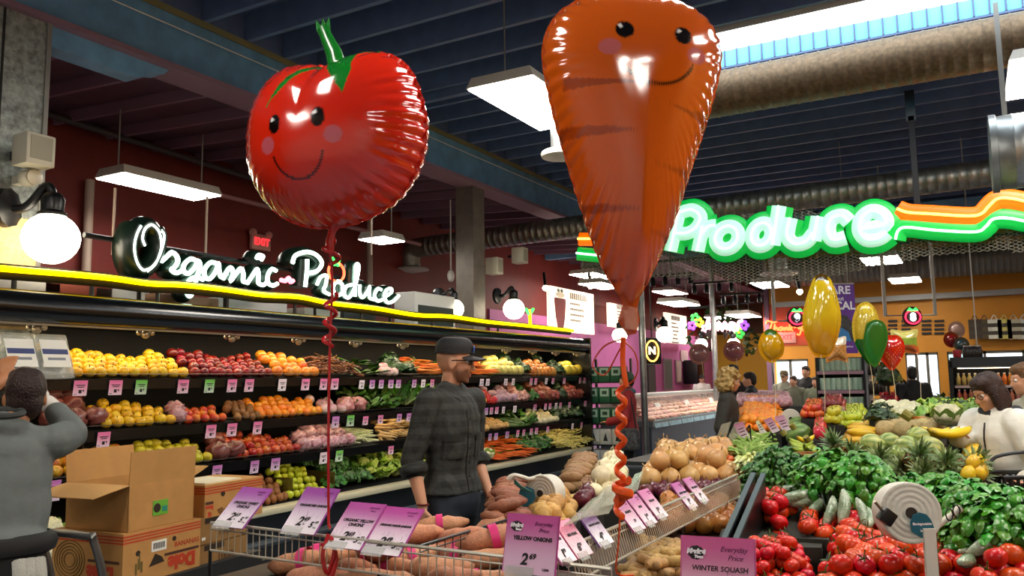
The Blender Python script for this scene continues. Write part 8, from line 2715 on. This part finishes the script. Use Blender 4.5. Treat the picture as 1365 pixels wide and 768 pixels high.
MB().tube([m_ @ Vector((-20 * kB, 47 * kB, 0)), m_ @ Vector((16 * kB, 47 * kB, 0))], .015, 6).build('top_bar', GREY, t)
MB().tube([m_ @ Vector((8 * kB, 47 * kB, 0)), m_ @ Vector((8 * kB, 47 * kB, 0)) + Vector((0, 0, 4.8 - BP.z - 47 * kB))], .006, 6).build('cord', GREY, t)
# big soffit duct and beam on the far wall
tag(ribbed((-4.0, 20.3, 4.05), (5.8, 20.3, 4.05), .33, 'd', GALV, '')[0].build('air_duct', M('dull_grey_duct', '6c6a62', .5, .5), angle=60), 'large dull grey duct along the top of the far wall', 'duct')
struct(MB().box(-4.2, 6, 20.75, 21, 3.3, 3.42).build('trim_far', M('grey_trim', '8c8c88', .5), smooth=False))
struct(MB().box(-8.4, 6, 16.6, 16.8, 4.35, 4.75).build('beam_cross', BLUE, smooth=False))
# dark wall vents
for i, px in enumerate((1190, 1208, 1235, 1252)):
 for j in range(4):
  p = P(px, 428 + j * 5.5, y=20.98)
  o = MB().box(-.1, .1, -.02, 0, -.025, .025).build('wall_vent', BLACKM, loc=p, smooth=False)
  tag(o, 'dark slot vent on the ochre wall, column %s, row %s from the top' % (ORD[i], ORD[j]), 'vent')
# drinks case at the far right
XD0, XD1 = P(1266, 480, y=15).x, P(1450, 480, y=15).x
t = thing('drinks_case', 'black open drinks case full of bottles at the far right', 'display case', (0, 15, 0))
MB().box(XD0, XD1, .35, .8, 0, 1.78).build('back', CASEB, t, smooth=False)
MB().box(XD0, XD1, -.1, .8, 1.70, 1.86).build('canopy', M('dark_slate_canopy', '2a3034', .4), t, smooth=False)
for x in (XD0, XD1): MB().box(x - .03, x + .03, -.1, .8, 0, 1.8).build('end_panel', BLACK, t, smooth=False)
MB().box(XD0 + .1, XD1 - .1, -.02, .02, 1.68, 1.69).build('lamp', M('shelf_lamp_glow'), t, smooth=False)
DZ = [1.42, 1.16, .90, .64]
for z in DZ:
 MB().box(XD0, XD1, -.06, .5, z - .03, z).build('shelf', CASEB, t, smooth=False)
 MB().box(XD0 + .05, XD1 - .05, -.075, -.06, z - .045, z - .005).build('price_strip', M('pale_strip', 'd8c0b8', .5), t, smooth=False)
BOTC = [['c8b060', 'd87a1c', 'e0901c', '8aa04c', 'a8b89c'], ['b85a3a', 'c86a50', 'b87a6a', 'a84a3c'], ['7a2a2c', '4c6a2c', 'a83a2c', '7ab02c', '8c1c3a'], ['a8a4a0', '8c8488', 'b8aca4', '7c787c']]
bm0 = {}
def bottle(c):
 if c not in bm0:
  mb = MB().lathe([(.030, 0), (.034, .01), (.034, .11), (.016, .15), (.014, .17)], 10, None, c)
  mb.lathe([(.016, .17), (.016, .19)], 10, None, 'd8d4c8')
  bm0[c] = mb.mesh('bottle', PRO, True, 50)
 return bm0[c]
BN = ['top', 'second', 'third', 'lowest']
for si, z in enumerate(DZ):
 x = XD0 + .1
 i = 0
 while x < XD1 - .6:
  c = BOTC[si][(i // 5) % len(BOTC[si])]
  for r in range(2):
   o = link('bottle', bottle(c), None, (x, 15.02 + r * .12, z))
   tag(o, '%s drinks bottle, %s shelf of the far drinks case, %s row, %s from left' % ({'c8b060': 'yellow', 'd87a1c': 'orange', 'e0901c': 'amber', '8aa04c': 'olive', 'a8b89c': 'pale green', 'b85a3a': 'rust', 'c86a50': 'salmon', 'b87a6a': 'dusty pink', 'a84a3c': 'brick red', '7a2a2c': 'dark red', '4c6a2c': 'dark green', 'a83a2c': 'red', '7ab02c': 'lime green', '8c1c3a': 'crimson', 'a8a4a0': 'grey', '8c8488': 'mauve grey', 'b8aca4': 'beige', '7c787c': 'dark grey'}[c], BN[si], ('front', 'rear')[r], ORD[i]), 'bottle', 'bottles in the far drinks case, %s shelf' % BN[si])
  x += .08
  i += 1
# dark bottles standing on the drinks case, and a red box
for i in range(9):
 p = P(1286 + i * 2.6, 470, y=15.1)
 o = link('bottle', bottle('1c1412'), None, (p.x, 15.1, 1.862)); tag(o, 'dark bottle on top of the far drinks case, %s from left' % ORD[i], 'bottle', 'dark bottles on the drinks case')
p = P(1276, 474, y=15.05)
tag(MB().bevbox(-.06, .06, -.05, .05, 0, .12, .01).build('box', M('red_box', 'b01828', .5), loc=(p.x, 15.05, 1.862)), 'small red box on top of the far drinks case', 'box')
# striped shopping bags hung on the wall
for i in range(6):
 px = 1300 + i * 13
 p = P(px, 436, y=20.8)
 c = ['3a2c1c', '4a3c24', 'c8c8b8', 'b8b060', 'b0a890', 'c0c4c4'][i]
 t = thing('shopping_bag', '%s striped shopping bag hanging high on the ochre wall, %s from the left' % (['dark', 'brown', 'white', 'yellow', 'beige', 'pale blue'][i], ORD[i]), 'bag', p)
 for k in range(5):
  MB().box(-.13, .13, -.06, .06, -.26 + .085 * k, -.26 + .085 * k + (.085 if k % 2 == 0 else .085)).build('stripe', M('bag_%s_%d' % (c, k % 2), c if k % 2 == 0 else '3c3428', .7), t, smooth=False)
 MB().tube(smooth_path([(-.06, -.06, .16), (0, -.06, .26), (.06, -.06, .16)], 4), .01, 6).build('handle', M('bag_%s_0' % c), t)
# shelves with green-labelled tins near the door
RX0, RX1 = P(1088, 480, y=14.2).x, P(1150, 480, y=14.2).x
t = thing('grocery_rack', 'rack of pale green tins and jars between the far door and the strawberry balloon', 'rack', (0, 14.2, 0))
for z in (.75, 1.06, 1.37, 1.68): MB().box(RX0, RX1, 0, .4, z - .025, z).build('shelf', GREY, t, smooth=False)
for z in (1.06, 1.37, 1.68): MB().box(RX0, RX1, -.02, 0, z - .06, z - .01).build('price_strip', M('pink_strip', 'b890a0', .5), t, smooth=False)
for x in (RX0, RX1): MB().box(x - .02, x + .02, 0, .4, 0, 1.9).build('upright', BLACK, t, smooth=False)
MB().box(RX0, RX1, .38, .4, .0, 1.9).build('back', M('dark_back', '4a5a48', .6), t, smooth=False)
tinm = MB().lathe([(.042, 0), (.045, .004), (.045, .19), (.042, .194)], 14, None, ['b0b4ac', 'c4e0cc', 'b4d4bc', 'c0c4bc']).mesh('tin', PRO, True, 40)
for si, z in enumerate((.75, 1.06, 1.37, 1.68)):
 for i in range(8):
  x = RX0 + .06 + i * (RX1 - RX0 - .12) / 7
  o = link('tin', tinm, None, (x, 14.3, z + .001)); tag(o, 'pale green tin on the %s shelf of the grocery rack, %s from left' % (['lowest', 'second', 'third', 'top'][si], ORD[i]), 'tin', 'green tins, %s shelf' % ['lowest', 'second', 'third', 'top'][si])
RX2 = P(1178, 480, y=14.2).x
t = thing('bottle_rack', 'dark bottle rack left of the strawberry balloon', 'rack', (0, 14.2, 0))
for z in (1.0, 1.3, 1.6): MB().box(RX1 + .06, RX2, 0, .4, z - .025, z).build('shelf', GREY, t, smooth=False)
for x in (RX1 + .06, RX2): MB().box(x - .012, x + .012, 0, .4, 0, 1.85).build('upright', GREY, t, smooth=False)
for si, z in enumerate((1.0, 1.3, 1.6)):
 for i in range(4):
  o = link('bottle', bottle('1c1412'), None, (RX1 + .1 + i * (RX2 - RX1 - .14) / 3, 14.2, z + .001)); o.scale = (1.1, 1.1, 1.2)
  tag(o, 'dark bottle on the %s shelf of the bottle rack, %s from left' % (['lowest', 'middle', 'top'][si], ORD[i]), 'bottle', 'dark bottles, %s rack shelf' % ['lowest', 'middle', 'top'][si])
# flower stand with red blooms beside the window
p = P(1184, 515, y=13.5)
t = thing('flower_stand', 'tall stand of green plants and red flowers beside the dark-clad man', 'plant', (p.x, p.y, 0))
MB().tube([(0, 0, 0), (0, 0, 1.75)], .02, 8).build('pole', BLACK, t)
h1, h2 = herb(90, .22, .35, ['2c4a1c', '3c5c24', '6a7a2c'], .06, 3), herb(60, .18, .2, ['a81c14', 'c83a1c', '8a1410'], .05, 5)
link('foliage', h1, t, (0, 0, 1.45)); link('blooms', h2, t, (0, 0, 1.15)); link('foliage', h1, t, (0, 0, .85))
for i, (px, lab) in enumerate(((1262, 'small dark potted plant left of the drinks case'), (1245, 'leafy plant before the ochre wall beside the window'))):
 p = P(px, 520, y=16 + i)
 t = thing('potted_plant', lab, 'plant', (p.x, p.y, 0))
 MB().lathe([(.12, 0), (.16, .9), (.15, .92)], 14).build('pot', BLACKM, t)
 link('foliage', h1, t, (0, 0, .95))
# hanging cords at the right
for i, (px, y) in enumerate(((1303, 12.5), (1186, 13.5), (1356, 14.0))):
 a = P(px, 470, y=y)
 MB().tube([(a.x, a.y, 1.95 if i == 0 else 3.4), (a.x, a.y, 4.8)], .008, 6).build('hanging_cord', M('pale_cord', 'a8a8a0', .5), ceiling)

# ------------------------------------------------------------------ end
bpy.data.scenes.remove(TMP)
